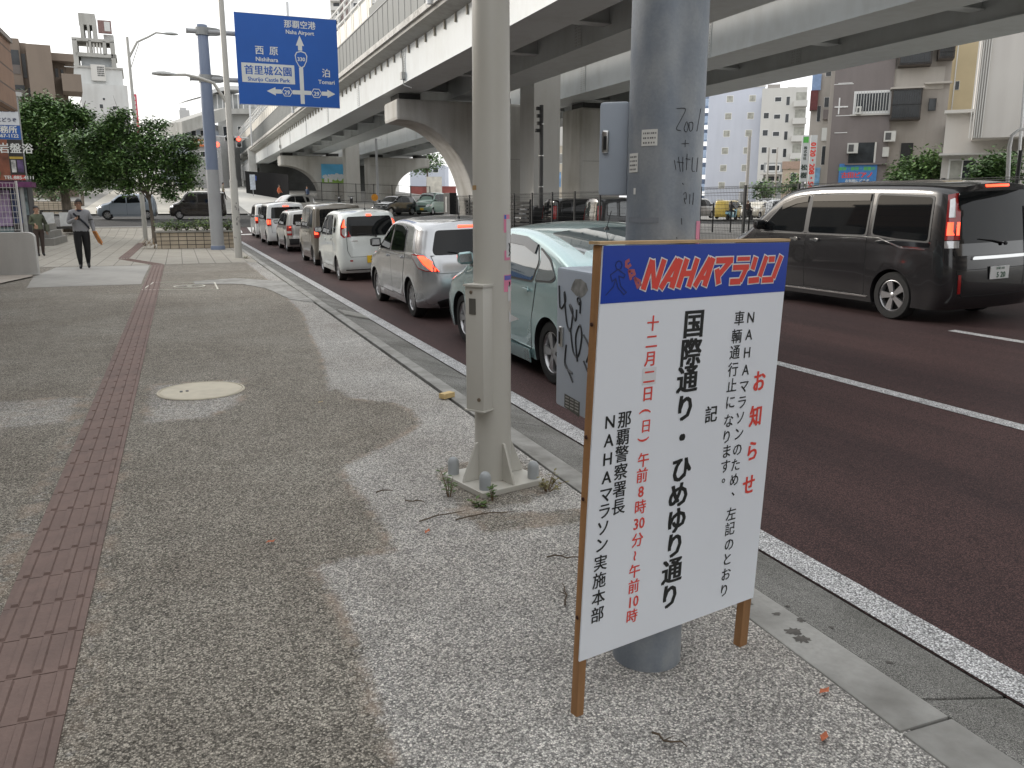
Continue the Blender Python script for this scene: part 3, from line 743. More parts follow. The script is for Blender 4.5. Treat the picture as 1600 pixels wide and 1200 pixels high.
# faint runner emblem left of the logo
g = MB(); RS = [((.16, .95), (.19, .95), .05), ((.16, .95), (.16, .90), .02), ((.163, .90), (.19, .90), .02)]
def seg(mb, pts, w, off):
    for i, (a, b) in enumerate(zip(pts, pts[1:])):
        a = Vector(a); b = Vector(b); d = (b - a).normalized(); nn = Vector((-d.y, d.x)) * w / 2; a = a - d * w * .3; b = b + d * w * .3
        mb.add([sb(p.x, p.y, off + i * .00003) for p in (a - nn, b - nn, b + nn, a + nn)], [(0, 1, 2, 3)])
for pts in ([(.176, 1.488), (.166, 1.484), (.166, 1.472), (.174, 1.468), (.182, 1.474)], [(.178, 1.456), (.186, 1.432)], [(.178, 1.456), (.196, 1.456), (.200, 1.446), (.186, 1.440)], [(.202, 1.434), (.216, 1.404)], [(.204, 1.432), (.222, 1.424), (.226, 1.412), (.212, 1.410)]): seg(g, pts, .010, .0018)
obj('emblem_mark', g, mat('faded red ink', (.40, .10, .12), .5, var=.1), panel)
g = MB()
ring8 = [(.137 + .013 * math.cos(i * .785), 1.475 + .013 * math.sin(i * .785)) for i in range(9)]
for pts in (ring8, [(.132, 1.462), (.105, 1.448), (.112, 1.428), (.126, 1.436), (.118, 1.412), (.088, 1.388)], [(.137, 1.461), (.163, 1.446), (.158, 1.436), (.138, 1.443), (.146, 1.412), (.17, 1.392), (.16, 1.386), (.136, 1.408), (.126, 1.436)]): seg(g, pts, .0035, .0018)
obj('emblem_outline', g, mat('dark blue ink', (.006, .022, .15), .4, var=.05), panel)

# ------------------------------------------------------------------ the galvanised pole, its boxes and marks
GALV = weathered('galvanised steel', (.25, .285, .33), (.36, .385, .41), .5, 2.6, .5, .95, .12, .06, .35)
PC = Vector((1.508, 2.437, 0)); PR = .122
T = thing('steel_pole', 'thick grey galvanised pole standing right behind the notice board', 'pole', PC)
g = MB(); g.lathe([(PR + .004, -.05), (PR + .004, .1), (PR, .35), (PR, 4), (PR - .01, 11)], PC, 48); pole = obj('pole', g, GALV, T, smooth=40)
g = MB(); g.lathe([(PR + .012, 1.60), (PR + .012, 1.64)], PC, 48) if False else None
def pc(a, z, off=.0012, r=None):      # a = angle in degrees around the pole, 0 faces the viewer, positive to the right
    r = (r or PR) + off; b = R(-90 + a) - YAW * .0 + math.atan2(-PC.x, PC.y) * -0.0
    vd = Vector((-PC.x, -PC.y, 0)).normalized(); rt = Vector((-vd.y, vd.x, 0)) * 1
    return PC + Vector((0, 0, z)) + (vd * math.cos(R(a)) + rt * math.sin(R(a))) * r
def curved(mb, a0, a1, z0, z1, off=.0012, n=8, mi=0):
    for i in range(n):
        b0 = lerp(a0, a1, i / n); b1 = lerp(a0, a1, (i + 1) / n)
        mb.quad(pc(b0, z0, off), pc(b1, z0, off), pc(b1, z1, off), pc(b0, z1, off), mi)
STK = mat('sticker paper', (.72, .72, .69), .5, var=.05)
for (a0, a1, z0, z1, rows) in ((-38, -12, 1.835, 1.885, 3), (-68, -44, 1.755, 1.815, 4)):
    g = MB(); curved(g, a0, a1, z0, z1); s = obj('sticker', g, STK, pole)
    g = MB(); qq = random.Random(rows)
    for k in range(rows):
        z = lerp(z1 - .012, z0 + .009, k / (rows - 1)); a = a0 + 3
        while a < a1 - 3:
            w = qq.uniform(1.2, 3.0); curved(g, a, min(a + w, a1 - 2), z - .0022, z + .003, .0018, 1); a += w + qq.uniform(.5, 2.2)
    obj('print', g, mat('grey print', (.16, .16, .16), .6), s)
g = MB(); curved(g, -52, -47, 1.685, 1.705); obj('sticker', g, STK, pole)
g = MB(); curved(g, 62, 100, 1.42, 1.60); curved(g, 64, 88, 1.27, 1.42, .0015); s = obj('sticker', g, mat('pink sticker', (.78, .25, .40), .5, var=.15), pole)
g = MB(); curved(g, -64, -6, 1.595, 1.612); obj('tape', g, mat('old grey tape', (.20, .22, .25), .6, var=.2), pole)
PEN = mat('marker ink', (.03, .033, .038), .5, var=.2)
def scrawl(mb, lines, f, r=.0016):
    for L in lines:
        if len(L) > 2:
            M_ = []
            for i in range(len(L) - 1):
                p0, p1, p2, p3 = L[max(i - 1, 0)], L[i], L[i + 1], L[min(i + 2, len(L) - 1)]
                for k in range(4):
                    t = k / 4; M_.append(tuple(.5 * (2 * b + (c - a) * t + (2 * a - 5 * b + 4 * c - d) * t * t + (3 * b - a - 3 * c + d) * t ** 3) for a, b, c, d in zip(p0, p1, p2, p3)))
            L = M_ + [L[-1]]
        mb.tube([f(*p) for p in L], r, 4)
g = MB()
def gf(x, z): return pc(x, z, .0006)
scrawl(g, [[(14, 1.945), (28, 1.945), (22, 1.915), (15, 1.885), (22, 1.880)], [(30, 1.905), (27, 1.885), (31, 1.876), (34, 1.892), (31, 1.908)], [(35, 1.905), (37, 1.88), (42, 1.885), (42, 1.905), (36, 1.905)], [(60, 1.95), (52, 1.88)],
           [(24, 1.84), (36, 1.842)], [(30, 1.852), (30, 1.83)], [(14, 1.79), (17, 1.76)], [(18, 1.785), (29, 1.782)], [(20, 1.80), (24, 1.755)], [(27, 1.80), (28, 1.755)], [(34, 1.81), (34, 1.76)], [(32, 1.795), (40, 1.793)], [(45, 1.80), (45, 1.76), (51, 1.757)], [(58, 1.80), (56, 1.755)],
           [(28, 1.72), (30, 1.715)], [(30, 1.685), (35, 1.69), (36, 1.67), (32, 1.672), (35, 1.655)], [(43, 1.685), (43, 1.655)], [(51, 1.69), (50, 1.652)], [(29, 1.61), (30, 1.59)], [(36, 1.50), (40, 1.50)], [(22, 1.55), (23, 1.545)]], gf, .0011)
obj('graffiti', g, PEN, pole)

BOXP = weathered('grey box enamel', (.40, .45, .52), (.34, .385, .44), .4, 1.2, .3, .4, .02, 0)
def control_box(name, label, px_c, w, d, z0, z1, rot, latch_at, door_side):
    t = thing(name, label, 'control box', (px_c[0], px_c[1], z0), 'grey boxes strapped to the pole')
    M3 = Matrix.Rotation(rot, 3, 'Z')
    c = Vector((px_c[0], px_c[1], (z0 + z1) / 2))
    g = MB(); g.box(c, (w, d, z1 - z0), M=M3); b = obj('case', g, BOXP, t, bevel=.012, smooth=50)
    F = lambda x, z: c + M3 @ Vector((x, -d / 2, z - (z0 + z1) / 2))
    g = MB(); g.box(F(latch_at[0], latch_at[1]) + M3 @ Vector((0, -.004, 0)), (.024, .016, .075), M=M3); h = obj('latch', g, STEEL, t, bevel=.007, smooth=60)
    g = MB(); g.box(F(latch_at[0], latch_at[1] - .004) + M3 @ Vector((0, -.012, 0)), (.012, .004, .045), M=M3); obj('keyhole_plate', g, BLACK, h, bevel=.002)
    g = MB(); g.box(c + M3 @ Vector((w * .1, d / 2 + .012, (z1 - z0) * .3)), (.04, .05, .04), M=M3); g.box(c + M3 @ Vector((w * .1, d / 2 + .012, -(z1 - z0) * .3)), (.04, .05, .04), M=M3); obj('bracket', g, GALV, t)
    return t, F, M3
t1, F1, M1 = control_box('control_box', 'upper grey metal box with steel latch on the left side of the thick pole', (1.418, 2.606), .10, .11, 1.684, 1.989, R(-40), (-.026, 1.86), 0)
t2, F2, M2 = control_box('control_box', 'lower grey metal box with black graffiti scrawl, between pole and notice board', (1.325, 2.56), .32, .15, .928, 1.434, R(-90), (-.105, 1.19), 0)
def f2(x, z): return F2(x * 2.15 + .028, z) + M2 @ Vector((0, -.0006, 0))
g = MB()
scrawl(g, [[(-.075, 1.37), (-.070, 1.29), (-.050, 1.32), (-.055, 1.35), (-.045, 1.25), (-.030, 1.22), (-.022, 1.29), (-.035, 1.31), (-.012, 1.26), (-.008, 1.30)], [(-.03, 1.23), (-.018, 1.15), (.0, 1.14), (.012, 1.21), (.004, 1.25), (-.010, 1.20), (-.002, 1.12)], [(.006, 1.33), (.000, 1.345), (-.006, 1.335), (.0, 1.32), (.006, 1.33), (.004, 1.29)],
           [(-.045, 1.165), (-.048, 1.09), (-.02, 1.07)], [(-.05, 1.10), (-.018, 1.04)], [(.02, 1.13), (.045, 1.08)], [(.018, 1.22), (.04, 1.18), (.03, 1.13)]], f2, .0044)
obj('graffiti', g, PEN, t2)
g = MB(); pts = [f2(.00 + .03 * math.cos(i * .7) * (1 + .2 * math.sin(3 * i)), 1.375 + .032 * math.sin(i * .7)) for i in range(9)]; g.add(pts, [tuple(range(9))])
pts = [f2(x, z) for x, z in ((.045, 1.40), (.055, 1.41), (.08, 1.425), (.098, 1.42), (.098, 1.12), (.09, 1.07), (.075, 1.09), (.06, 1.16), (.052, 1.28))]; g.add(pts, [tuple(range(9))])
obj('glue_residue', g, mat('sticker residue', (.235, .235, .225), .8, var=.35, scale=30), t2)
g = MB(); g.quad(f2(-.05, .935), f2(.008, .925), f2(.008, .98), f2(-.05, .985)); s = obj('label_plate', g, mat('dark plate', (.09, .09, .08), .5, .4, var=.3, scale=60), t2)
g = MB()
for k in range(4):
    for j in range(3): g.quad(*[f2(-.046 + j * .018 + a, .94 + k * .011 + b) + M2 @ Vector((0, -.0006, 0)) for a, b in ((0, 0), (.014, 0), (.014, .005), (0, .005))])
obj('print', g, mat('plate print', (.35, .35, .33), .5), s)

# ------------------------------------------------------------------ the cream lamp pole
CREAMP = weathered('cream pole enamel', (.54, .525, .475), (.47, .445, .385), .38, .8, .25, .5, .015, 0)
LC = Vector((1.665, 4.52, 0))
T = thing('lamp_pole', 'tall cream lamp pole on a bolted base plate beside the kerb', 'lamp pole', LC)
g = MB(); g.lathe([(.109, .03), (.109, 1.5), (.100, 3.2), (.085, 9)], LC, 48); lp = obj('pole', g, CREAMP, T, smooth=40)
RZ = R(14)
M3 = Matrix.Rotation(RZ, 3, 'Z')
g = MB(); g.box(LC + Vector((0, 0, .018)), (.46, .46, .034), RZ); obj('base_plate', g, CREAMP, T, bevel=.004)
for k in range(4):
    a = RZ + k * math.pi / 2
    d = Vector((math.cos(a), math.sin(a), 0)); n = Vector((-d.y, d.x, 0))
    g = MB(); g.prism([(.103, .036), (.218, .036), (.215, .055), (.125, .26), (.103, .27)], LC - n * .007, d, (0, 0, 1), n * .014); obj('rib', g, CREAMP, T, bevel=.002)
    c = LC + M3 @ Vector((.175 * (1 if k in (0, 3) else -1), .175 * (1 if k in (0, 1) else -1), 0))
    g = MB(); g.lathe([(.034, .035), (.034, .105), (.031, .122), (.022, .135), (.010, .141), (0, .142)], c, 20); obj('bolt_cap', g, mat('grey cap plastic', (.36, .38, .39), .55, var=.08), T, smooth=50)
bc = LC + Vector((-.108, -.072, 0)); bd = Vector((-.82, -.57, 0)).normalized(); bn = Vector((-bd.y, bd.x, 0))
g = MB(); mb3 = Matrix((bn, bd, Vector((0, 0, 1)))).transposed()
g.box(LC + bd * .115 + Vector((0, 0, .845)), (.125, .13, .72), M=mb3); b = obj('service_box', g, CREAMP, T, bevel=.006, smooth=50)
g = MB(); g.box(LC + bd * .115 + Vector((0, 0, 1.208)), (.14, .15, .012), M=mb3); g.box(LC + bd * .115 + Vector((0, 0, .482)), (.14, .15, .008), M=mb3); obj('rim', g, CREAMP, b)
g = MB(); g.box(LC + bd * .1815 + bn * -.01 + Vector((0, 0, 1.09)), (.045, .004, .09), M=mb3); obj('plate', g, mat('brown plate', (.12, .115, .10), .5, .2), b)
g = MB(); g.lathe([(0, .006), (.011, .005), (.012, 0)], LC + bd * .180 + bn * .03 + Vector((0, 0, .55)), 12, M=bd.to_track_quat('Z', 'Y').to_matrix()); g.lathe([(0, .006), (.009, .005), (.010, 0)], LC + bd * .180 + bn * -.02 + Vector((0, 0, 1.17)), 12, M=bd.to_track_quat('Z', 'Y').to_matrix()); obj('screw', g, mat('old screw', (.25, .2, .15), .5, .6), b)
def lc(a, z, off=.0012):
    vd = Vector((-LC.x, -LC.y, 0)).normalized(); rt = Vector((-vd.y, vd.x, 0))
    return LC + Vector((0, 0, z)) + (vd * math.cos(R(a)) + rt * math.sin(R(a))) * (interp([(1.5, .109), (3.2, .100)], z) + off)
def lstick(name, polys, m, parent=lp, off=.0014):
    g = MB()
    for (a0, a1, z0, z1) in polys:
        n = 6
        for i in range(n):
            b0 = lerp(a0, a1, i / n); b1 = lerp(a0, a1, (i + 1) / n); g.quad(lc(b0, z0, off), lc(b1, z0, off), lc(b1, z1, off), lc(b0, z1, off))
    return obj(name, g, m, parent)
PINK = MATS['pink sticker']
s = lstick('sticker', [(38, 66, 1.50, 1.60), (40, 70, 1.345, 1.40)], PINK)
lstick('print', [(40, 48, 1.575, 1.598)], mat('blue print', (.05, .2, .6), .5), s, .002); lstick('torn_paper', [(48, 74, 1.36, 1.575)], mat('torn paper', (.66, .66, .66), .7, var=.08), s, .0019)
s = lstick('sticker', [(38, 82, 1.165, 1.262)], PINK)
lstick('print', [(40, 78, 1.232, 1.258)], mat('violet print', (.14, .14, .5), .5), s, .002); lstick('torn_paper', [(56, 76, 1.11, 1.20)], MATS['torn paper'], s, .0019)
g = MB(); scrawl(g, [[(60, 1.44), (66, 1.42), (62, 1.40), (68, 1.385), (60, 1.37)], [(62, 1.22), (66, 1.205), (60, 1.195)]], lambda a, z: lc(a, z, .003), .004); obj('scribble', g, PEN, s)
g = MB(); p = [lc(62, .985, .002), lc(80, .985, .002), lc(84, 1.0, .05), lc(74, 1.03, .004), lc(60, 1.06, .002)]; g.add(p, [(0, 1, 2, 3, 4)]); obj('peeling_paper', g, MATS['torn paper'], lp)
g = MB(); n = 8
for (a0, a1, z0, z1) in ((-88, -52, 1.735, 1.76),):
    for i in range(n): b0 = lerp(a0, a1, i / n); b1 = lerp(a0, a1, (i + 1) / n); g.quad(lc(b0, z0), lc(b1, z0), lc(b1, z1), lc(b0, z1))
obj('rust_mark', g, mat('rust stain', (.34, .22, .10), .7, var=.3), lp)

# weeds, twigs, leaves, a block by the kerb
WEED = mat('weed green', (.075, .13, .03), .7, var=.4, scale=30)
def weed(label, c, n, h, spread, m=WEED, leafy=True):
    q = random.Random(int(c[0] * 1000 + c[1] * 77)); t = thing('weed', label, 'weed', (c[0], c[1], 0), 'weeds growing at the lamp pole base')
    st = MB(); lf = MB()
    for i in range(n):
        a = q.uniform(0, 6.28); hh = h * q.uniform(.5, 1); dx = Vector((math.cos(a), math.sin(a), 0)) * spread * q.uniform(.2, 1)
        b = Vector((c[0], c[1], 0)) + dx * .25; tip = b + dx + Vector((0, 0, hh)); mid = b.lerp(tip, .5) + Vector((0, 0, hh * .15))
        st.tube([b, mid, tip], [.0028, .002, .001], 5)
        for k in range(7 if leafy else 2):
            p = b.lerp(tip, .3 + .7 * k / 6); aa = q.uniform(0, 6.28); L = q.uniform(.022, .045); d = Vector((math.cos(aa), math.sin(aa), q.uniform(-.1, .6))).normalized() * L; s = Vector((-d.y, d.x, 0)).normalized() * L * .24
            lf.add([p, p + d * .5 + s, p + d, p + d * .5 - s], [(0, 1, 2, 3)])
    obj('stem', st, mat('weed stem', (.16, .10, .05), .8, var=.3), t); obj('leaves', lf, m, t)
weed('small leafy weed with reddish upright stem left of the cream pole plate', (1.335, 4.36), 5, .19, .07)
weed('tiny green sprout growing against the front edge of the base plate', (1.545, 4.20), 4, .10, .05)
weed('low dark clump of weed under the near corner of the base plate', (1.44, 4.12), 7, .035, .06)
weed('dry straggling weed right of the base plate beside the kerb', (1.90, 4.24), 9, .10, .13, mat('dry weed', (.17, .15, .06), .8, var=.4, scale=30))
weed('grass tuft at the foot of the white street lamp pole', (1.86, 27.6), 14, .12, .2)
q = random.Random(11)
TW = mat('twig bark', (.085, .06, .038), .8, var=.3, scale=30)
spots = [(1.20, 4.05, .28, .2), (1.42, 3.98, .34, .0), (1.58, 3.32, .16, -.6), (1.74, 3.38, .14, .5), (1.42, 2.98, .2, 1.1), (1.50, 2.86, .15, .4), (1.0, 4.55, .1, .2), (1.9, 4.6, .16, -.9), (1.30, 1.95, .12, -.9), (1.12, 4.32, .12, -.5)]
for i, (x, y, L, a) in enumerate(spots):
    g = MB(); d = Vector((math.cos(a), math.sin(a), 0)); n = Vector((-d.y, d.x, 0)); P = []
    for k in range(6): P.append(Vector((x, y, .011)) + d * L * (k / 5 - .5) + n * q.uniform(-.015, .015) + Vector((0, 0, .006 * math.sin(k * .63))))
    g.tube(P, [.004, .004, .0035, .003, .0025, .0015], 6); k2 = P[2] + d * L * .18 + n * .04; g.tube([P[2], k2], [.0025, .001], 5)
    tag(obj('twig', g, TW, base=(x, y, .01)), 'thin dry brown twig lying on the stone chips near the poles', 'twig', 'dry twigs fallen on the stone chips')
LEAF = mat('orange dead leaf', (.48, .14, .06), .7, var=.25, scale=50)
for (x, y, a, lab) in ((.30, 4.02, .3, 'small orange dead leaf on the dark worn chips left of the poles'), (1.06, 3.86, .9, 'orange dead leaf on the pale chips in front of the cream pole'), (1.94, 1.98, .2, 'reddish leaf scrap on the pale chips right of the notice board'), (1.76, 1.78, .6, 'small orange leaf scrap nearest the lower right corner'), (1.0, 6.95, .5, 'pale dry leaf on the sidewalk beyond the cream manhole cover')):
    g = MB(); d = Vector((math.cos(a), math.sin(a), 0)) * .026; n = Vector((-d.y, d.x, 0)) * .42; c = Vector((x, y, .016))
    g.add([c - d, c - d * .3 + n + Vector((0, 0, .006)), c + d * .6 + n * .8, c + d + Vector((0, 0, .008)), c + d * .4 - n, c - d * .4 - n * .8 + Vector((0, 0, .004)), c], [(0, 1, 6), (1, 2, 6), (2, 3, 6), (3, 4, 6), (4, 5, 6), (5, 0, 6)])
    tag(obj('leaf', g, LEAF if y < 6 else mat('pale dead leaf', (.5, .38, .2), .7, var=.2), base=c), lab, 'leaf')
g = MB(); g.box((2.06, 6.75, .03), (.13, .07, .045), .5); tag(obj('wooden_block', g, mat('yellow timber', (.62, .46, .22), .7, var=.15, scale=12), bevel=.004, base=(2.06, 6.75, .01)), 'small yellow timber offcut lying by the kerb behind the cream pole', 'block')
# ------------------------------------------------------------------ vehicles
def paint(name, col, metal=.0, rough=.28, flake=.04):
    return mat('car paint ' + name, col, rough, metal, flake, 60, coat=1.0, spec=.5)
GLASS = mat('tinted car glass', (.006, .007, .008), .03, 0, 0, spec=.30)
GLASSL = mat('clear car glass', (.05, .06, .06), .03, 0, 0, spec=1.0, coat=1)
TYRE = mat('tyre rubber', (.014, .014, .014), .85, var=.25, scale=40)
RIM = mat('wheel alloy', (.46, .46, .47), .3, .85, var=.05)
LAMPRED = mat('tail lamp lens', (.32, .008, .008), .12, coat=1, var=.1)
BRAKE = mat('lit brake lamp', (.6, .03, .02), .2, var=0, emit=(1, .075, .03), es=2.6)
LAMPCLR = mat('clear lamp lens', (.62, .62, .62), .1, .5, coat=1, var=.08, scale=30)
CHROME = mat('chrome trim', (.66, .66, .66), .12, 1, var=.04)
SEAM = mat('panel gap', (.01, .01, .01), .9, var=0)
PLATEW = mat('white plate', (.74, .75, .74), .4, var=.03)
PLATEY = mat('yellow plate', (.78, .50, .03), .4, var=.04)
PLATEG = mat('plate green ink', (.02, .10, .05), .5, var=0)

class Shape:
    def __init__(s, L, W, H, zb, belt, tum, top, front, rear, yf, yr, rw, rcf=.35, rcr=.22, bf=.10, br=.07, rarc=.10, crown=.04, tuck=.05):
        s.L, s.W, s.H, s.zb, s.belt, s.tum = L, W, H, zb, belt, tum
        s.top = smooth_tab(sorted(top), 4); s.front = smooth_tab(front, 4); s.rear = smooth_tab(rear, 4)
        s.yf_, s.yr_, s.rw, s.rcf, s.rcr, s.bf, s.br, s.rarc, s.crown, s.tuck = yf, yr, rw, rcf, rcr, bf, br, rarc, crown, tuck
    def fy(s, z): return s.L / 2 - interp(s.front, z)
    def ry(s, z): return -s.L / 2 + interp(s.rear, z)
    def tz(s, y): return interp(s.top, y)
    def hw(s, y, z):
        w = s.W / 2; zm = s.H * .42
        if z < zm: w -= s.W / 2 * s.tuck * ((zm - z) / zm) ** 2
        if z > s.belt - .06:
            k = (z - s.belt + .06) / (s.H - s.belt + .06); w -= s.tum * k ** 1.25
        for e, r in ((s.fy(z) - y, s.rcf), (y - s.ry(z), s.rcr)):
            if e < r:
                q = min(1, max(0, (r - e) / r)); w -= r * .72 * (1 - math.sqrt(max(0, 1 - q * q)))
        for yw in (s.yf_, s.yr_):
            d = math.hypot(y - yw, (z - s.rw) * 1.0); w += .014 * math.exp(-((d - s.rw - .06) / .12) ** 2)
        return w
    def sidex(s, y, z):
        w = s.hw(y, z); zt = s.tz(y); r = s.rarc
        if z > zt - r:
            q = min(1, (z - zt + r) / r); w -= r * (1 - math.sqrt(max(0, 1 - q * q)))
        return w
    def reary(s, x, z): return s.ry(z) - s.br * (1 - (x / (s.W / 2)) ** 2)
    def fronty(s, x, z): return s.fy(z) + s.bf * (1 - (x / (s.W / 2)) ** 2)
    def topz(s, x, y):
        zt = s.tz(y); r = s.rarc; w = s.hw(y, zt - r); z = zt + s.crown * (1 - min(1, abs(x) / (w - r)) ** 2) if w > r else zt
        if abs(x) > w - r: q = min(1, (abs(x) - w + r) / r); z = zt - r * (1 - math.sqrt(1 - q * q))
        return z
    def body(s, nu=46, nv=15):
        us = [.5 - .5 * math.cos(math.pi * i / nu) for i in range(nu + 1)]
        us = [lerp(a, i / nu, .45) for i, a in enumerate(us)]
        r = s.rarc; cols = [1, .75, .5, .25, 0]; grid = []
        for u in us:
            row = []
            def solve(v, extra=0):
                y = lerp(s.L / 2, -s.L / 2, u); z = s.zb
                for _ in range(8):
                    zt = s.tz(y) - r; z = s.zb + (zt - s.zb) * v; y = lerp(s.fy(z + extra), s.ry(z + extra), u)
                return y, z
            for k in range(nv + 1):
                y, z = solve(k / nv); row.append((s.hw(y, z), y, z))
            w = row[-1][0]; y1, z1 = row[-1][1], row[-1][2]
            for k in range(1, 5):
                a = math.pi / 2 * k / 4; zz = z1 + r * math.sin(a)
                row.append((w - r * (1 - math.cos(a)), lerp(s.fy(zz), s.ry(zz), u), zz))
            yt, zt = row[-1][1], row[-1][2]
            for c in cols[1:]: row.append(((w - r) * c, yt, zt))
            grid.append(row)
        nr = len(grid[0]); nside = nv + 5
        def disp(u, x, y, z, k):
            q = 1 - min(1, abs(x) / (s.W / 2)) ** 2
            y += s.bf * q * (1 - u) ** 10 - s.br * q * u ** 10
            if k >= nside - 1: z += s.crown * (1 - (x / max(.01, grid_w)) ** 2)
            return (x, y, z)
        bm = bmesh.new(); R_ = []; Lf = []
        for u, row in zip(us, grid):
            grid_w = row[nside - 1][0]
            pr = []; pl = []
            for k, (x, y, z) in enumerate(row):
                p = disp(u, x, y, z, k); pr.append(bm.verts.new(p)); pl.append(bm.verts.new((-p[0], p[1], p[2])) if k < nr - 1 else pr[-1])
            R_.append(pr); Lf.append(pl)
        def q4(a, b, c, d, mi=0):
            try: f = bm.faces.new([v for i, v in enumerate((a, b, c, d)) if v not in (a, b, c, d)[:i]]); f.material_index = mi
            except ValueError: pass
        for i in range(nu):
            for k in range(nr - 1):
                q4(R_[i][k], R_[i + 1][k], R_[i + 1][k + 1], R_[i][k + 1]); q4(Lf[i][k + 1], Lf[i + 1][k + 1], Lf[i + 1][k], Lf[i][k])
            q4(Lf[i][0], Lf[i + 1][0], R_[i + 1][0], R_[i][0], 1)
        for end, u in ((0, 0.0), (nu, 1.0)):
            # columns across each side row, the last row being the roof end itself
            NC = 8; rows = []
            for k in range(nside):
                x, y, z = grid[end][k]; rw_ = [Lf[end][k]]; grid_w = grid[end][nside - 1][0]
                if k == nside - 1: rw_ = [Lf[end][j] for j in range(nside - 1, nr)] + [R_[end][j] for j in range(nr - 2, nside - 2, -1)]
                else:
                    for j in range(1, NC):
                        xx = lerp(-x, x, j / NC); rw_.append(bm.verts.new(disp(u, xx, y, z + s.crown * max(0, (k - nv) / 4) ** 2 * (1 - (xx / x) ** 2), 0)))
                    rw_.append(R_[end][k])
                rows.append(rw_)
            for a, b in zip(rows, rows[1:]):
                for j in range(NC): q4(a[j], a[j + 1], b[j + 1], b[j])
        bmesh.ops.recalc_face_normals(bm, faces=bm.faces)
        me = bpy.data.meshes.new('body'); bm.to_mesh(me); bm.free()
        return me
    # ---- flat outlines laid on the shell
    def _lay(s, poly, fn, off, thick, step, mb, mi=0):
        bm = bmesh.new(); f = bm.faces.new([bm.verts.new((a, b, 0)) for a, b in poly])
        if f.normal.z < 0: f.normal_flip()
        for ax in (0, 1):
            lo = min(p[ax] for p in poly); hi = max(p[ax] for p in poly); n = int((hi - lo) / step)
            for i in range(1, n + 1):
                co = [0, 0, 0]; co[ax] = lo + (hi - lo) * i / (n + 1); no = [0, 0, 0]; no[ax] = 1
                bmesh.ops.bisect_plane(bm, geom=bm.verts[:] + bm.edges[:] + bm.faces[:], plane_co=co, plane_no=no)
        bmesh.ops.triangulate(bm, faces=[f for f in bm.faces if len(f.verts) > 4])
        bm.verts.index_update()
        n0 = len(mb.v); pts = [v.co.copy() for v in bm.verts]
        mb.v += [tuple(fn(p.x, p.y, off)) for p in pts]; nn = len(pts)
        mb.v += [tuple(fn(p.x, p.y, off - thick)) for p in pts]
        for f in bm.faces: mb.f.append(tuple(n0 + v.index for v in f.verts)); mb.m.append(mi)
        for e in bm.edges:
            if len(e.link_faces) == 1: a, b = e.verts[0].index, e.verts[1].index; mb.f.append((n0 + a, n0 + b, n0 + nn + b, n0 + nn + a)); mb.m.append(mi)
        bm.free(); return mb
    def side(s, mb, poly, sd, off=.004, thick=.012, step=.09, mi=0):
        return s._lay(poly, lambda y, z, o: (sd * (s.sidex(y, z) + o), y, z), off, thick, step, mb, mi)
    def back(s, mb, poly, off=.004, thick=.012, step=.09, mi=0):
        return s._lay(poly, lambda x, z, o: (x, s.reary(x, z) - o, z), off, thick, step, mb, mi)
    def fore(s, mb, poly, off=.004, thick=.012, step=.09, mi=0):
        return s._lay(poly, lambda x, z, o: (x, s.fronty(x, z) + o, z), off, thick, step, mb, mi)
    def upper(s, mb, poly, off=.004, thick=.012, step=.09, mi=0):
        return s._lay(poly, lambda x, y, o: (x, y + o * .5, s.topz(x, y) + o), off, thick, step, mb, mi)
    def corner(s, mb, poly, sd, off=.004, thick=.014, step=.05, mi=0, fr=False):
        """outline given as (metres from the corner: towards the side positive, z), laid round the rear or front corner"""
        cache = {}
        def curve(z):
            key = round(z, 3)
            if key not in cache:
                e = s.fy(z) if fr else s.ry(z); sg = -1 if fr else 1; P = []
                w0 = s.sidex(e + sg * 1e-4, z)
                for i in range(14): x = w0 * i / 13; P.append(Vector((x, (s.fronty(x, z) if fr else s.reary(x, z)))))
                for i in range(1, 60): yy = e + sg * 1.1 * (i / 59) ** 1.6; P.append(Vector((s.sidex(yy, z), yy)))
                D = [0]
                for a, b in zip(P, P[1:]): D.append(D[-1] + (b - a).length)
                k = 13 + 12; cache[key] = (P, D, D[13] + .6 * (D[next(i for i in range(14, 73) if abs(P[i].y - e) > (s.rcf if fr else s.rcr) * .3)] - D[13]))
            return cache[key]
        def fn(t, z, o):
            P, D, c = curve(z); d = max(0, min(D[-1] - 1e-4, c + t))
            for i in range(len(D) - 1):
                if D[i + 1] > d: break
            q = (d - D[i]) / max(1e-6, D[i + 1] - D[i]); p = P[i].lerp(P[i + 1], q); tg = (P[i + 1] - P[i]).normalized(); n = Vector((tg.y, -tg.x)) * (-1 if fr else 1)
            if n.x < -.2: n = -n
            return (sd * (p.x + n.x * o), p.y + n.y * o, z)
        return s._lay(poly, fn, off, thick, step, mb, mi)

def rounded(poly, r=.03, n=3):
    out = []
    for i, p in enumerate(poly):
        a = Vector(poly[i - 1]); b = Vector(p); c = Vector(poly[(i + 1) % len(poly)])
        u = (a - b); v = (c - b); k = min(r, u.length * .45, v.length * .45)
        p0 = b + u.normalized() * k; p1 = b + v.normalized() * k
        for j in range(n + 1):
            t = j / n; q = p0 * (1 - t) ** 2 + b * 2 * t * (1 - t) + p1 * t * t; out.append((q.x, q.y))
    return out

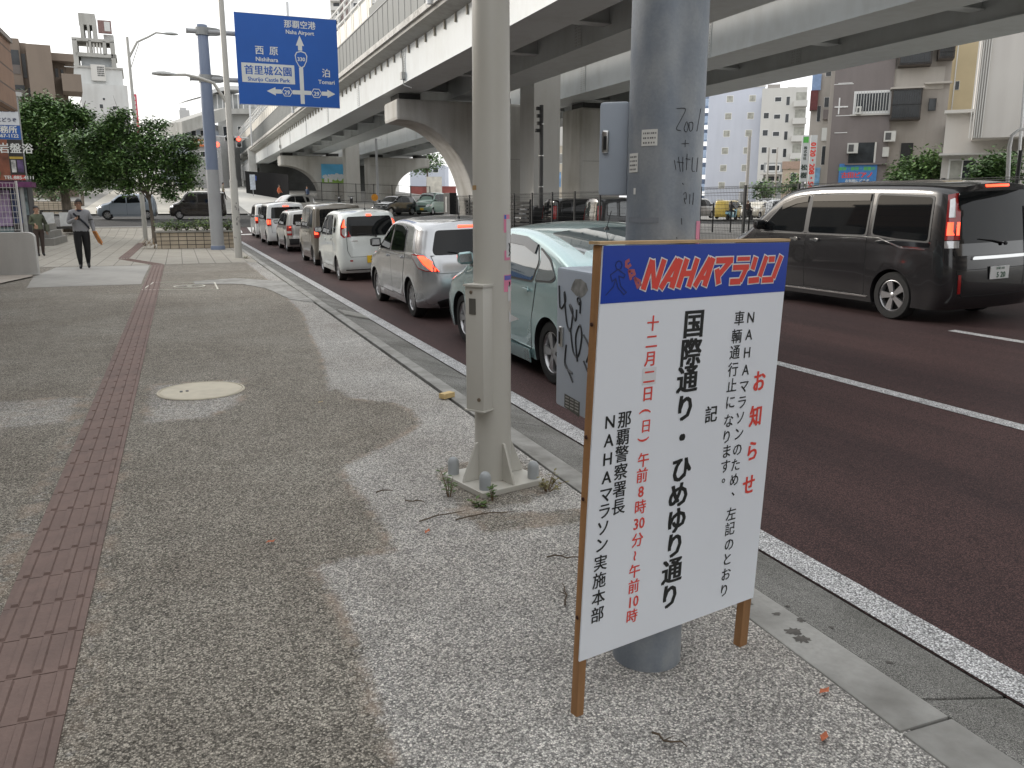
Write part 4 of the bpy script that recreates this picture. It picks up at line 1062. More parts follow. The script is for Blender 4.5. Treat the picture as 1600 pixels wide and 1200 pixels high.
def wheel(parent, x, y, rw, sd, spokes=7, kind='alloy', width=.185):
    prof = [(rw * .60, -width / 2), (rw * .93, -width / 2), (rw, -width * .36), (rw, width * .36), (rw * .93, width / 2), (rw * .70, width / 2), (rw * .66, width * .40), (rw * .62, width * .42)]
    g = MB(); g.lathe(prof, (0, 0, 0), 36, axis='X', M=Matrix.Scale(sd, 3, (1, 0, 0)), cap=False)
    o = obj('wheel', g, TYRE, parent, smooth=35); o.location = (x, y, rw)
    g = MB(); zf = width * .34 * sd
    g.lathe([(rw * .655, width * .43), (rw * .63, width * .44), (rw * .60, width * .36), (rw * .585, width * .1)], (0, 0, 0), 36, axis='X', M=Matrix.Scale(sd, 3, (1, 0, 0)), cap=False)
    for k in range(spokes):
        a = 2 * math.pi * k / spokes
        w0, w1 = (rw * .10, rw * (.16 if spokes < 8 else .10))
        d = Vector((0, math.cos(a), math.sin(a))); t = Vector((0, -math.sin(a), math.cos(a)))
        p = [d * rw * .10 - t * w0 * .8, d * rw * .62 - t * w1, d * rw * .62 + t * w1, d * rw * .10 + t * w0 * .8]
        X1 = Vector((width * .40 * sd, 0, 0)); X0 = Vector((width * .24 * sd, 0, 0))
        g.add([q + X1 for q in p] + [q + X0 for q in p], [(0, 1, 2, 3), (0, 1, 5, 4), (1, 2, 6, 5), (2, 3, 7, 6), (3, 0, 4, 7)])
    g.lathe([(0, width * .43), (rw * .10, width * .42), (rw * .17, width * .36), (rw * .17, width * .2)], (0, 0, 0), 20, axis='X', M=Matrix.Scale(sd, 3, (1, 0, 0)))
    obj('rim', g, RIM, o, smooth=35)
    g = MB(); g.lathe([(0, width * .10), (rw * .60, width * .10)], (0, 0, 0), 24, axis='X', M=Matrix.Scale(sd, 3, (1, 0, 0))); obj('brake_disc', g, mat('brake shade', (.02, .02, .02), .6, .4), o)
    return o

# profiles: (y forward, z) roofline; (z, inset) front and rear
SH = {
 'hatch': lambda: Shape(3.85, 1.695, 1.50, .19, .97, .17, [(-1.56, 1.43), (-1.3, 1.46), (-.9, 1.485), (-.35, 1.50), (.15, 1.45), (.45, 1.30), (.98, .985), (1.25, .93), (1.6, .82), (1.80, .70)], [(.19, .10), (.3, .02), (.5, 0), (.62, .03), (.70, .12)], [(.19, .16), (.28, .05), (.42, .01), (.58, 0), (.75, .02), (.92, .06), (.98, .11), (1.15, .20), (1.3, .27), (1.38, .31), (1.43, .36)], 1.21, -1.22, .30, .42, .34, .12, .10),
 'round_kei': lambda: Shape(3.395, 1.475, 1.60, .19, 1.0, .13, [(-1.46, 1.53), (-1.2, 1.565), (-.6, 1.585), (0, 1.58), (.45, 1.48), (.95, 1.08), (1.15, 1.0), (1.42, .93), (1.58, .80)], [(.19, .09), (.3, .02), (.55, 0), (.72, .04), (.80, .11)], [(.19, .12), (.28, .03), (.45, 0), (.65, .01), (.95, .04), (1.05, .065), (1.25, .11), (1.42, .165), (1.53, .24)], 1.15, -1.15, .275, .36, .30, .10, .09, .12),
 'box_kei': lambda: Shape(3.395, 1.475, 1.75, .19, 1.02, .10, [(-1.60, 1.69), (-1.2, 1.725), (-.4, 1.745), (.35, 1.73), (.72, 1.62), (1.12, 1.10), (1.25, 1.03), (1.45, .97), (1.60, .84)], [(.19, .07), (.3, .02), (.55, 0), (.75, .03), (.84, .09)], [(.19, .08), (.28, .02), (.45, 0), (.9, .01), (1.05, .02), (1.3, .05), (1.55, .07), (1.63, .085), (1.69, .11)], 1.18, -1.18, .275, .26, .20, .08, .06, .10),
 'wagon': lambda: Shape(4.195, 1.69, 1.52, .21, .93, .15, [(-1.93, 1.46), (-1.6, 1.49), (-.6, 1.515), (0, 1.50), (.4, 1.40), (1.05, .99), (1.4, .92), (1.85, .82), (1.98, .72)], [(.21, .08), (.32, .02), (.55, 0), (.66, .04), (.72, .10)], [(.21, .08), (.30, .01), (.5, 0), (.55, .04), (.9, .05), (1.0, .07), (1.25, .11), (1.40, .14), (1.46, .18)], 1.27, -1.28, .295, .32, .16, .1, .05, .10),
 'minivan': lambda: Shape(4.69, 1.695, 1.82, .20, 1.08, .13, [(-2.19, 1.75), (-1.8, 1.79), (-.8, 1.815), (.3, 1.81), (.85, 1.72), (1.2, 1.50), (1.72, 1.12), (1.95, 1.04), (2.16, .90)], [(.2, .08), (.32, .02), (.6, 0), (.8, .04), (.9, .11)], [(.2, .10), (.3, .02), (.5, 0), (.8, .01), (1.0, .035), (1.3, .07), (1.55, .10), (1.68, .125), (1.75, .16)], 1.42, -1.47, .325, .34, .20, .10, .07, .11),
 'liftback': lambda: Shape(4.46, 1.745, 1.485, .19, .98, .20, [(-2.06, 1.09), (-1.75, 1.20), (-1.3, 1.335), (-.75, 1.445), (-.25, 1.485), (.2, 1.46), (.6, 1.30), (1.2, .99), (1.5, .90), (1.9, .77), (2.06, .66)], [(.19, .1), (.3, .02), (.5, 0), (.6, .04), (.66, .12)], [(.19, .14), (.28, .05), (.5, .01), (.75, 0), (.95, .02), (1.03, .06), (1.09, .14)], 1.32, -1.38, .315, .46, .30, .12, .10),
}
WIN = {   # side glass outlines (y, z): front door, rear door, rear quarter
 'hatch': [[(.82, 1.02), (.42, 1.25), (.18, 1.375), (.0, 1.40), (.0, 1.0)], [(-.10, 1.0), (-.10, 1.405), (-.62, 1.385), (-.86, 1.33), (-.95, 1.06), (-.92, 1.02)], []],
 'round_kei': [[(.82, 1.05), (.38, 1.42), (.05, 1.48), (.05, 1.03)], [(-.05, 1.03), (-.05, 1.485), (-.62, 1.475), (-.78, 1.06)], [(-.92, 1.10), (-.86, 1.45), (-1.10, 1.40), (-1.14, 1.12)]],
 'box_kei': [[(.92, 1.09), (.64, 1.56), (.1, 1.62), (.1, 1.06)], [(.0, 1.06), (.0, 1.625), (-.78, 1.615), (-.80, 1.06)], [(-.92, 1.08), (-.92, 1.60), (-1.32, 1.56), (-1.34, 1.10)]],
 'wagon': [[(.82, 1.0), (.34, 1.33), (.0, 1.41), (.0, .98)], [(-.10, .98), (-.10, 1.415), (-.82, 1.405), (-.92, .98)], [(-1.05, .99), (-1.0, 1.40), (-1.66, 1.34), (-1.75, 1.0)]],
 'minivan': [[(1.32, 1.15), (.86, 1.54), (.55, 1.63), (.30, 1.66), (.30, 1.13)], [(.20, 1.13), (.20, 1.665), (-.95, 1.67), (-.95, 1.13)], [(-1.08, 1.14), (-1.08, 1.67), (-1.98, 1.63), (-2.02, 1.08), (-1.5, 1.10)]],
 'liftback': [[(1.0, 1.03), (.5, 1.29), (.2, 1.385), (.0, 1.40), (.0, .99)], [(-.10, .99), (-.10, 1.405), (-.55, 1.39), (-.90, 1.32), (-1.03, 1.18), (-.98, .99)], [(-1.06, 1.0), (-1.09, 1.18), (-.98, 1.30), (-1.28, 1.20), (-1.50, 1.06), (-1.42, 1.02)]],
}
def mirror(p): return [(-a, b) for a, b in p][::-1]
def car(kind, name, label, cat, loc, rot, col, group='cars waiting in the nearest lane', plate=None, lit=True, detail=2, opts=None, z=None):
    opts = opts or {}
    s = SH[kind](); t = thing(name, label, cat, (loc[0], loc[1], z if z is not None else rz(loc[0], loc[1])), group, local=True, rot=rot)
    if rot == 0 and abs(loc[1]) < 45 and z is None: t.rotation_euler = (0, -math.atan(.034), 0)
    me = s.body(46 if detail > 1 else 30, 15 if detail > 1 else 10)
    bo = bpy.data.objects.new('body', me); COL.objects.link(bo)
    ct = MB()
    for y in (s.yf_, s.yr_):
        for sd in (-1, 1): ct.lathe([(s.rw + .035, -.16), (s.rw + .035, .2)], (sd * (s.W / 2 - .09 + .03), y, s.rw + .005), 40, axis='X')
    for m_ in (col, BLACK): me.materials.append(m_)
    co = obj('cutter', ct, None)
    for p in co.data.polygons: p.material_index = 1
    co.data.materials.append(col); co.data.materials.append(BLACK)
    md = bo.modifiers.new('arch', 'BOOLEAN'); md.operation = 'DIFFERENCE'; md.object = co; md.solver = 'EXACT'
    dg = bpy.context.evaluated_depsgraph_get()
    nm = bpy.data.meshes.new_from_object(bo.evaluated_get(dg), depsgraph=dg)
    bo.modifiers.clear(); bo.data = nm; bo.parent = t; nm.name = 'body'
    for p in nm.polygons: p.use_smooth = True
    nm.set_sharp_from_angle(angle=R(38))
    bpy.data.objects.remove(co)
    for y in (s.yf_, s.yr_):
        for sd in (-1, 1): wheel(t, sd * (s.W / 2 - .095 - .02), y, s.rw, sd, opts.get('spokes', 7))
    gl = opts.get('glass', GLASS)
    # doors with their gap line, glass, handle, visor
    wins = WIN[kind]; pill = MB()
    for sd in (-1, 1):
        for i, w in enumerate(wins):
            if not w: continue
            rr = rounded(w, .05)
            ctr = Vector((sum(p[0] for p in w) / len(w), sum(p[1] for p in w) / len(w)))
            if i < 2 and detail > 0:
                ya = max(p[0] for p in w) + .03 if i == 0 else max(p[0] for p in w) + .045; yb = min(p[0] for p in w) - (.045 if i == 0 else .03)
                lo = s.zb + .10
                zt = max(p[1] for p in w) + .02
                d = [(ya + (.12 if i == 0 else 0), lo + .03), (ya + (.14 if i == 0 else 0), w[0][1] - .12)] + ([(w[0][0] + .05, w[0][1] + .01)] + [(p[0] + .02, p[1] + .035) for p in w[1:-2]] + [(w[-2][0] - .045, w[-2][1] + .025)] if i == 0 else [(ya, w[1][1] + .02)] + [(p[0] - .02, p[1] + .03) for p in w[2:-1]])
                if i == 0: d += [(yb, lo)]
                else:
                    if kind in ('box_kei', 'minivan'): d += [(yb, w[-1][1] - .05), (yb, lo)]
                    else:
                        d += [(yb - .02, w[-1][1] - .06), (s.yr_ + s.rw + .10, s.rw + .30), (s.yr_ + s.rw + .11, lo)]
                g = MB(); s.side(g, rounded(d, .03), sd, .0035, .004); dr = obj('door', g, col, t, smooth=40)
                cxx = sum(p[0] for p in d) / len(d); czz = sum(p[1] for p in d) / len(d)
                grow = [(a + (.009 if a > cxx else -.009), b + (.009 if b > czz else -.009)) for a, b in d]
                g = MB(); s.side(g, rounded(grow, .03), sd, .0014, .003); obj('door_gap', g, SEAM, dr, smooth=40)
                hy = yb + .22 if i == 0 else (yb + .20 if kind not in ('box_kei', 'minivan') else ya - .22); hz = w[-1][1] - .10
                g = MB(); s.side(g, rounded([(hy - .09, hz - .018), (hy + .09, hz - .012), (hy + .09, hz + .018), (hy - .09, hz + .014)], .014), sd, .034, .016); s.side(g, rounded([(hy - .035, hz - .03), (hy + .035, hz - .03), (hy + .035, hz + .03), (hy - .035, hz + .03)], .02), sd, .0055, .004)
                obj('door_handle', g, opts.get('handle', col), dr, smooth=40)
                wp = dr
            else: wp = t
            big = [(lerp(ctr.x, a, 1.04) + (.012 if a > ctr.x else -.012), lerp(ctr.y, b, 1.03) + (.014 if b > ctr.y else -.014)) for a, b in w]
            g = MB(); s.side(g, rounded(big, .05), sd, .0055, .005); fr = obj('window', g, BLACK, wp, smooth=40)
            g = MB(); s.side(g, rr, sd, .0085, .004); obj('pane', g, gl, fr, smooth=40) if wp is t else obj('pane', g, gl, wp, smooth=40)
    if detail > 1:                       # pillar black between the door windows, rain visors
        for sd in (-1, 1):
            w0, w1 = wins[0], wins[1]
            g = MB(); s.side(g, [(w0[-1][0] + .02, w0[-1][1]), (w0[-2][0] + .02, w0[-2][1]), (w1[1][0] - .02, w1[1][1]), (w1[0][0] - .02, w1[0][1])], sd, .0062, .005); obj('pillar_trim', g, BLACK, t, smooth=40)
            if opts.get('visor', True):
                g = MB()
                for w in (w0, w1):
                    tp = [p for p in w if p[1] > s.belt + .2]; tp = sorted(tp)
                    if len(tp) >= 2: s.side(g, [(a, b + .015) for a, b in tp] + [(a, b - .075) for a, b in tp[::-1]], sd, .022, .008)
                obj('rain_visor', g, mat('smoked visor', (.03, .032, .034), .06, spec=.6, var=0), t, smooth=40)
    if opts.get('roof'):
        ya, yb = wins[0][1][0] - .15, s.top[0][0] + .10; wr = s.hw(0, s.H - .15) - .06
        g = MB(); s.upper(g, rounded([(-wr, yb), (wr, yb), (wr, ya), (-wr, ya)], .12), .006, .008, .12); obj('roof_panel', g, opts['roof'], t, smooth=40)
    # windscreen
    fw = wins[0]; y0 = s.top[0][0]
    cow = fw[0][0] + .14; rf = fw[2][0] + .02 if kind not in ('box_kei',) else fw[1][0] + .03
    wl = s.hw(cow, s.tz(cow)) - .08; wt = s.hw(rf, s.tz(rf) - .1) - .10
    g = MB(); s.upper(g, rounded([(-wl, cow), (wl, cow), (wt, rf), (-wt, rf)], .05), .005, .006, .07); obj('windscreen', g, GLASSL if opts.get('clear') else gl, t, smooth=40)
    # rear screen
    rw_ = opts.get('rear_glass')
    if kind == 'liftback':
        g = MB(); s.upper(g, rounded([(-.58, -.85), (.58, -.85), (.60, -1.95), (-.60, -1.95)], .06), .005, .006); obj('rear_screen', g, gl, t, smooth=40)
    elif rw_:
        g = MB(); s.back(g, rounded(rw_, .05), .007, .008, .06); sc_ = obj('rear_screen', g, gl, t, smooth=40)
        if detail > 1:
            g = MB(); zlo = min(p[1] for p in rw_); wy = opts.get('wiper', .10)
            a = Vector((wy, s.reary(wy, zlo - .03) - .03, zlo - .02)); b = Vector((wy - .42, s.reary(wy - .42, zlo + .06) - .022, zlo + .05))
            g.tube([a, a.lerp(b, .5) + Vector((0, -.012, .01)), b], [.011, .008, .006], 6); g.lathe([(.0, .03), (.022, .025), (.024, 0)], a, 12, M=Vector((0, -1, 0)).to_track_quat('Z', 'Y').to_matrix()); obj('wiper', g, BLACK, sc_, smooth=40)
            if opts.get('defog', 0):
                pass
    # lamps
    tl = opts.get('tail')
    if tl:
        for sd in (-1, 1):
            g = MB(); s.corner(g, tl, sd, .024, .03); lm = obj('tail_lamp', g, LAMPRED, t, smooth=40)
            if lit or opts.get('tail_lit'):
                g = MB(); s.corner(g, opts['tail_lit'], sd, .029, .006); obj('lit_lens', g, BRAKE, lm, smooth=40)
            if opts.get('tail_clear'):
                g = MB(); s.corner(g, opts['tail_clear'], sd, .0285, .006); obj('clear_lens', g, LAMPCLR, lm, smooth=40)
    if opts.get('third'):
        w, zc, hh = opts['third']; g = MB(); s.back(g, rounded([(-w, zc - hh), (w, zc - hh), (w, zc + hh), (-w, zc + hh)], hh * .8), .02, .03, .1); obj('high_brake_lamp', g, BRAKE if lit else LAMPRED, t, smooth=40)
    for p in opts.get('reflector', []):
        for sd in (-1, 1): g = MB(); s.corner(g, p, sd, .010, .012); obj('reflector', g, LAMPRED, t, smooth=40)
    hl = opts.get('head')
    if hl:
        for sd in (-1, 1):
            g = MB(); s.corner(g, hl, sd, .012, .02, fr=True); obj('headlight', g, LAMPCLR, t, smooth=40)
    if opts.get('grille'):
        g = MB(); s.fore(g, rounded(opts['grille'], .03), .006, .01); obj('grille', g, BLACK, t, smooth=40)
        g = MB(); s.fore(g, rounded([(-.5, s.zb + .04), (.5, s.zb + .04), (.46, s.zb + .16), (-.46, s.zb + .16)], .04), .006, .01); obj('lower_intake', g, BLACK, t, smooth=40)
    # rear trim and tailgate line
    if detail > 0 and opts.get('gate'):
        g = MB(); P = opts['gate'] + opts['gate'][:1]
        for a, b in zip(P, P[1:]):
            n = 8
            for i in range(n):
                p = Vector(a).lerp(Vector(b), i / n); q = Vector(a).lerp(Vector(b), (i + 1) / n)
                g.bar((p.x, s.reary(p.x, p.y) - .001, p.y), (q.x, s.reary(q.x, q.y) - .001, q.y), .008, .006)
        obj('tailgate_gap', g, SEAM, t)
    for (nm_, poly, m_, off) in opts.get('rear_trim', []):
        g = MB(); s.back(g, rounded(poly, .02), off, .02, .08); obj(nm_, g, m_, t, smooth=40)
    for (nm_, poly, m_, off) in opts.get('corner_trim', []):
        for sd in (-1, 1): g = MB(); s.corner(g, poly, sd, off, .02); obj(nm_, g, m_, t, smooth=40)
    for (nm_, poly, m_, off) in opts.get('side_trim', []):
        for sd in (-1, 1): g = MB(); s.side(g, poly, sd, off, .012); obj(nm_, g, m_, t, smooth=40)
    if plate:
        pm, txt, px, pz, front = plate
        yy = (s.fronty(px, pz) + .012) if front else (s.reary(px, pz) - .012); sg = -1 if not front else 1
        g = MB(); g.box((px, yy + sg * .004, pz), (.33, .012, .165)); pl = obj('number_plate', g, pm, t, bevel=.004)
        ux = Vector((1, 0, 0)) if not front else Vector((-1, 0, 0))
        if txt:
            g = MB(); letter(g, txt[0], (px + ux.x * .02, yy + sg * .0115, pz - .025), ux, (0, 0, 1), .098, .03, .9); letter(g, txt[1], (px, yy + sg * .0115, pz + .055), ux, (0, 0, 1), .04, .01); obj('plate_lettering', g, PLATEG if pm is PLATEW else BLACK, pl)
    # door mirrors
    for sd in (-1, 1):
        y = wins[0][0][0] - .06; z = wins[0][0][1] + .03; x = s.sidex(y, z)
        g = MB(); P = []
        for (yy, w, h) in ((-.055, .16, .10), (-.04, .185, .125), (.03, .17, .115), (.085, .10, .06)):
            P.append([(sd * (x + .10 + a * w / 2), y + yy, z + .05 + b * h) for a, b in ((-1, -.5), (-.6, -.62), (.6, -.6), (1, -.4), (1, .4), (.6, .55), (-.6, .6), (-1, .45))])
        vs = [v for r_ in P for v in r_]; n = 8
        g.add(vs, [(i * n + j, i * n + (j + 1) % n, (i + 1) * n + (j + 1) % n, (i + 1) * n + j) for i in range(3) for j in range(n)] + [tuple(range(n)), tuple(range(3 * n, 4 * n))])
        g.bar((sd * (x - .02), y, z), (sd * (x + .06), y, z + .02), .05, .03)
        mr = obj('door_mirror', g, opts.get('mirror', col), t, smooth=50)
        g = MB(); g.add([(sd * (x + .10 + a * .075), y - .0575, z + .05 + b * .048) for a, b in ((-1, -1), (1, -1), (1, 1), (-1, 1))], [(0, 1, 2, 3)]); obj('mirror_glass', g, CHROME, mr)
    if opts.get('antenna'):
        ax, ay = opts['antenna']; zt = s.topz(ax, ay)
        g = MB(); g.lathe([(.030, -.01), (.026, .012), (.010, .035), (0, .04)], (ax, ay, zt), 12); g.tube([(ax, ay, zt + .02), (ax, ay - .10, zt + .19)], .004, 6); obj('antenna', g, BLACK, t, smooth=40)
    return t, s

rg = lambda w0, w1, z0, z1: [(-w0, z0), (w0, z0), (w1, z1), (-w1, z1)]
SILV = paint('silver', (.47, .48, .495), .7, .24); WHT = paint('white', (.74, .75, .74), 0, .3); PEARL = paint('pearl white', (.66, .70, .68), .1, .3)
AQUA = paint('pale aqua silver', (.34, .49, .50), .5, .25); GUN = paint('charcoal', (.021, .0205, .022), .3, .25); BEIGE = paint('olive beige', (.16, .145, .12), .5, .3)
SILVB = paint('blue grey silver', (.28, .32, .37), .5, .3); BLK = paint('black', (.008, .008, .009), 0, .2); GRN = paint('pale green', (.27, .38, .33), .3, .3); SILW = paint('warm silver', (.40, .395, .38), .7, .32); YEL = paint('yellow', (.62, .46, .10), 0, .3); CRM = paint('cream', (.66, .62, .52), 0, .3); PNK = paint('dusky pink', (.33, .20, .20), .3, .3)

car('liftback', 'parked_car', 'pale aqua liftback car directly behind the lamp pole and grey box', 'car', (4.14, 8.63), 0, AQUA, opts=dict(
    glass=mat('lit side glass', (.07, .095, .105), .03, .0, 0, spec=.9, coat=.6), spokes=5, tail=rounded([(-.34, .86), (.10, .86), (.26, .98), (-.34, 1.02)], .03), tail_lit=rounded([(-.30, .90), (.08, .90), (.14, .96), (-.30, .97)], .02), antenna=(0, -.95),
    side_trim=[('side_skirt', [(-.95, .15), (.90, .15), (.90, .285), (-.95, .285)], AQUA, .035)], rear_trim=[('rear_spoiler', rg(.66, .64, 1.04, 1.075), BLACK, .03)]), plate=(PLATEW, None, 0, .78, False), detail=2)
car('hatch', 'parked_car', 'silver hatchback with red brake lamps lit, ahead of the aqua car', 'car', (4.14, 13.86), 0, SILV, opts=dict(
    spokes=8, rear_glass=[(-.60, .985), (.60, .985), (.62, 1.05), (.52, 1.345), (-.52, 1.345), (-.62, 1.05)], third=(.17, 1.395, .014), antenna=(0, -1.25), wiper=.02,
    tail=[(-.20, .745), (.02, .755), (.16, .80), (.27, .93), (.33, 1.00), (.20, 1.005), (.03, .99), (-.08, .90)], tail_lit=[(-.19, .755), (-.06, .76), (.05, .86), (.14, .98), (.03, .98), (-.075, .90)], tail_clear=[(-.045, .765), (.02, .768), (.15, .812), (.25, .93), (.29, .985), (.155, .98), (.065, .86)],
    gate=[(-.60, .72), (.60, .72), (.66, .98), (-.66, .98)], rear_trim=[('plate_recess', rounded(rg(.30, .42, .50, .705), .06), mat('silver shade', (.36, .365, .37), .35, .7), .003), ('lower_bumper', [(-.55, .20), (.55, .20), (.62, .30), (.40, .36), (-.40, .36), (-.62, .30)], BLACK, .006), ('maker_badge', [(-.045, .86), (.0, .84), (.045, .86), (.0, .88)], CHROME, .008)], mirror=BLACK),
    plate=(PLATEW, ('48-12', '沖縄 501'), .0, .60, False))
car('round_kei', 'parked_car', 'small rounded white car with tall red tail lamps and yellow plate', 'car', (4.10, 20.75), 0, PEARL, opts=dict(
    spokes=6, rear_glass=[(-.52, 1.03), (.52, 1.03), (.55, 1.10), (.50, 1.46), (-.50, 1.46), (-.55, 1.10)], third=(.06, 1.485, .022), antenna=(0, -1.2), wiper=.10,
    tail=[(-.20, 1.02), (-.02, .99), (.07, 1.06), (.09, 1.25), (.03, 1.42), (-.08, 1.47), (-.12, 1.40), (-.10, 1.20)], tail_lit=rounded([(-.085, 1.22), (.05, 1.22), (.02, 1.38), (-.08, 1.42)], .03), tail_clear=rounded([(-.13, 1.05), (-.02, 1.03), (.03, 1.08), (.04, 1.19), (-.07, 1.19)], .03),
    gate=[(-.50, .56), (.50, .56), (.56, .70), (.56, 1.02), (-.56, 1.02), (-.56, .70)], reflector=[rounded([(-.20, .46), (-.02, .46), (-.02, .495), (-.20, .495)], .012)],
    rear_trim=[('maker_badge', [(.03, .90), (.10, .90), (.10, .97), (.03, .97)], CHROME, .010), ('model_badge', [(-.46, .91), (-.32, .91), (-.32, .93), (-.46, .93)], CHROME, .006), ('bumper_step', rg(.62, .62, .255, .275), SEAM, .003)], mirror=BLACK),
    plate=(PLATEY, ('94-35', '沖縄 580'), .02, .50, False))
car('box_kei', 'parked_car', 'boxy olive beige small car half hidden ahead of the rounded white one', 'car', (4.30, 25.9), 0, BEIGE, opts=dict(spokes=8, rear_glass=rg(.55, .52, 1.05, 1.60), tail=[(-.10, .80), (.06, .80), (.06, 1.1), (-.10, 1.1)], tail_lit=[(-.08, .9), (.04, .9), (.04, 1.05), (-.08, 1.05)], mirror=BLACK), detail=1)
car('wagon', 'parked_car', 'silver estate car with black rear bumper and white number plate', 'car', (4.55, 33.9), 0, SILW, opts=dict(spokes=6, rear_glass=rg(.62, .55, 1.0, 1.38), third=None,
    tail=[(-.13, .62), (.06, .62), (.06, .98), (-.13, .98)], tail_clear=[(-.11, .70), (.04, .70), (.04, .78), (-.11, .78)], tail_lit=[(-.10, .9), (-.06, .9), (-.06, .93), (-.10, .93)],
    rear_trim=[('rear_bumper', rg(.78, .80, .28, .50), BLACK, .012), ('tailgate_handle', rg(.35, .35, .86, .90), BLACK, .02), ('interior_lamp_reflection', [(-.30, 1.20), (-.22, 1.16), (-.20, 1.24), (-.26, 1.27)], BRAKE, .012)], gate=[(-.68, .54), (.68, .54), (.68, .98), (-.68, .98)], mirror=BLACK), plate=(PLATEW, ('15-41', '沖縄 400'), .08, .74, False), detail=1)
car('minivan', 'parked_van', 'white minivan with roof lamp lit ahead of the silver estate', 'van', (4.40, 39.9), 0, WHT, opts=dict(rear_glass=rg(.66, .60, 1.15, 1.62), third=(.12, 1.665, .02), tail=[(-.12, .85), (.08, .85), (.08, 1.16), (-.12, 1.16)], tail_lit=[(-.10, .92), (.06, .92), (.06, 1.1), (-.10, 1.1)], gate=[(-.66, .55), (.66, .55), (.7, 1.12), (-.7, 1.12)]), detail=1)
car('box_kei', 'parked_van', 'white boxy van at the head of the queue by the crosswalk', 'van', (4.42, 47.2), 0, WHT, opts=dict(rear_glass=rg(.58, .54, 1.1, 1.58), third=(.10, 1.62, .02), tail=[(-.10, .75), (.07, .75), (.07, 1.2), (-.10, 1.2)], tail_lit=[(-.08, .9), (.05, .9), (.05, 1.1), (-.08, 1.1)], mirror=BLACK), detail=1)
PIANO = mat('gloss black trim', (.006, .006, .007), .06, coat=1, var=0)
car('minivan', 'passing_van', 'large charcoal minivan with tall red tail lamps on the far lane', 'van', (9.80, 10.05), 0, GUN, group='cars on the far lanes', opts=dict(
    spokes=5, rear_glass=rg(.70, .64, 1.05, 1.69), third=(.20, 1.755, .016), wiper=.05, handle=CHROME, mirror=GUN,
    tail=[(-.12, 1.10), (.05, 1.10), (.06, 1.66), (-.05, 1.68), (-.09, 1.45)], tail_lit=[(-.10, 1.16), (.035, 1.16), (.035, 1.32), (-.095, 1.32)], tail_clear=[(-.035, 1.38), (.03, 1.38), (.035, 1.60), (-.01, 1.62)],
    rear_trim=[('tailgate_panel', rg(.74, .72, .90, 1.05), PIANO, .004), ('chrome_bar', [(-.48, .845), (.48, .845), (.46, .885), (-.46, .885)], CHROME, .02)],
    corner_trim=[('lamp_base', [(-.12, 1.0), (.05, 1.0), (.05, 1.09), (-.12, 1.09)], LAMPCLR, .014)],
    reflector=[[(-.16, .42), (-.12, .42), (-.12, .66), (-.16, .66)]], gate=[(-.60, .38), (.60, .38), (.70, .72), (-.70, .72)],
    side_trim=[('chrome_strip', [(1.3, 1.105), (1.3, 1.118), (-.9, 1.112), (-.9, 1.10)], CHROME, .012), ('chrome_strip', [(-.9, 1.10), (-.9, 1.112), (-1.22, 1.10), (-1.62, .985), (-2.0, .985), (-2.0, .973), (-1.60, .972), (-1.22, 1.088)], CHROME, .012), ('sill_strip', [(1.0, .265), (1.0, .28), (-1.05, .28), (-1.05, .265)], CHROME, .012),
               ('quarter_black', [(-1.2, 1.02), (-1.05, 1.12), (-2.05, 1.06), (-2.05, .995), (-1.62, .995)], PIANO, .005)]),
    plate=(PLATEW, ('5 20', '沖縄 300'), -.02, .665, False))
cq = lambda x, y: gz(x, y) - .07
HEADK = [(-.30, .66), (.20, .70), (.26, .82), (-.24, .84)]
car('round_kei', 'moving_car', 'silver small car turning across the junction ahead of the queue', 'car', (7.6, 62.6), R(112), SILW, 'cars crossing at the junction', z=cq(7.6, 62.6), opts=dict(head=HEADK, grille=rg(.3, .3, .62, .70), clear=1), detail=1, lit=False)
car('round_kei', 'moving_car', 'blue grey small car crossing the junction beyond the two trees', 'car', (-3.0, 59.4), R(90), SILVB, 'cars crossing at the junction', z=cq(-3, 59.4), plate=(PLATEY, None, -.1, .45, True), opts=dict(head=HEADK, grille=rg(.3, .3, .62, .70), clear=1), detail=1, lit=False)
car('box_kei', 'moving_car', 'boxy black small car with pale roof crossing behind the planter', 'car', (1.25, 59.2), R(90), mat('car paint dark brown', (.022, .018, .016), .25, .3, .04, 60, coat=1), 'cars crossing at the junction', z=cq(1.25, 59.2), plate=(PLATEY, None, -.1, .45, True), opts=dict(head=[(-.30, .70), (.12, .74), (.14, .86), (-.30, .86)], grille=rg(.34, .34, .62, .74), clear=1, roof=CRM), detail=1, lit=False)
car('hatch', 'moving_car', 'black hatchback facing left below the concrete pier with curved right arm', 'car', (16.2, 66.6), R(122), BLK, 'cars crossing at the junction', z=cq(16.2, 66.6), plate=(PLATEW, None, 0, .42, True), opts=dict(head=[(-.36, .62), (.22, .70), (.26, .78), (-.30, .74)], grille=rg(.4, .4, .52, .60), clear=1), detail=1, lit=False)
car('box_kei', 'moving_car', 'pale green boxy car behind the black hatchback', 'car', (19.6, 67.4), R(135), GRN, 'cars crossing at the junction', z=cq(19.6, 67.4), plate=(PLATEY, None, 0, .45, True), opts=dict(head=HEADK, grille=rg(.34, .34, .62, .74), clear=1), detail=1, lit=False)
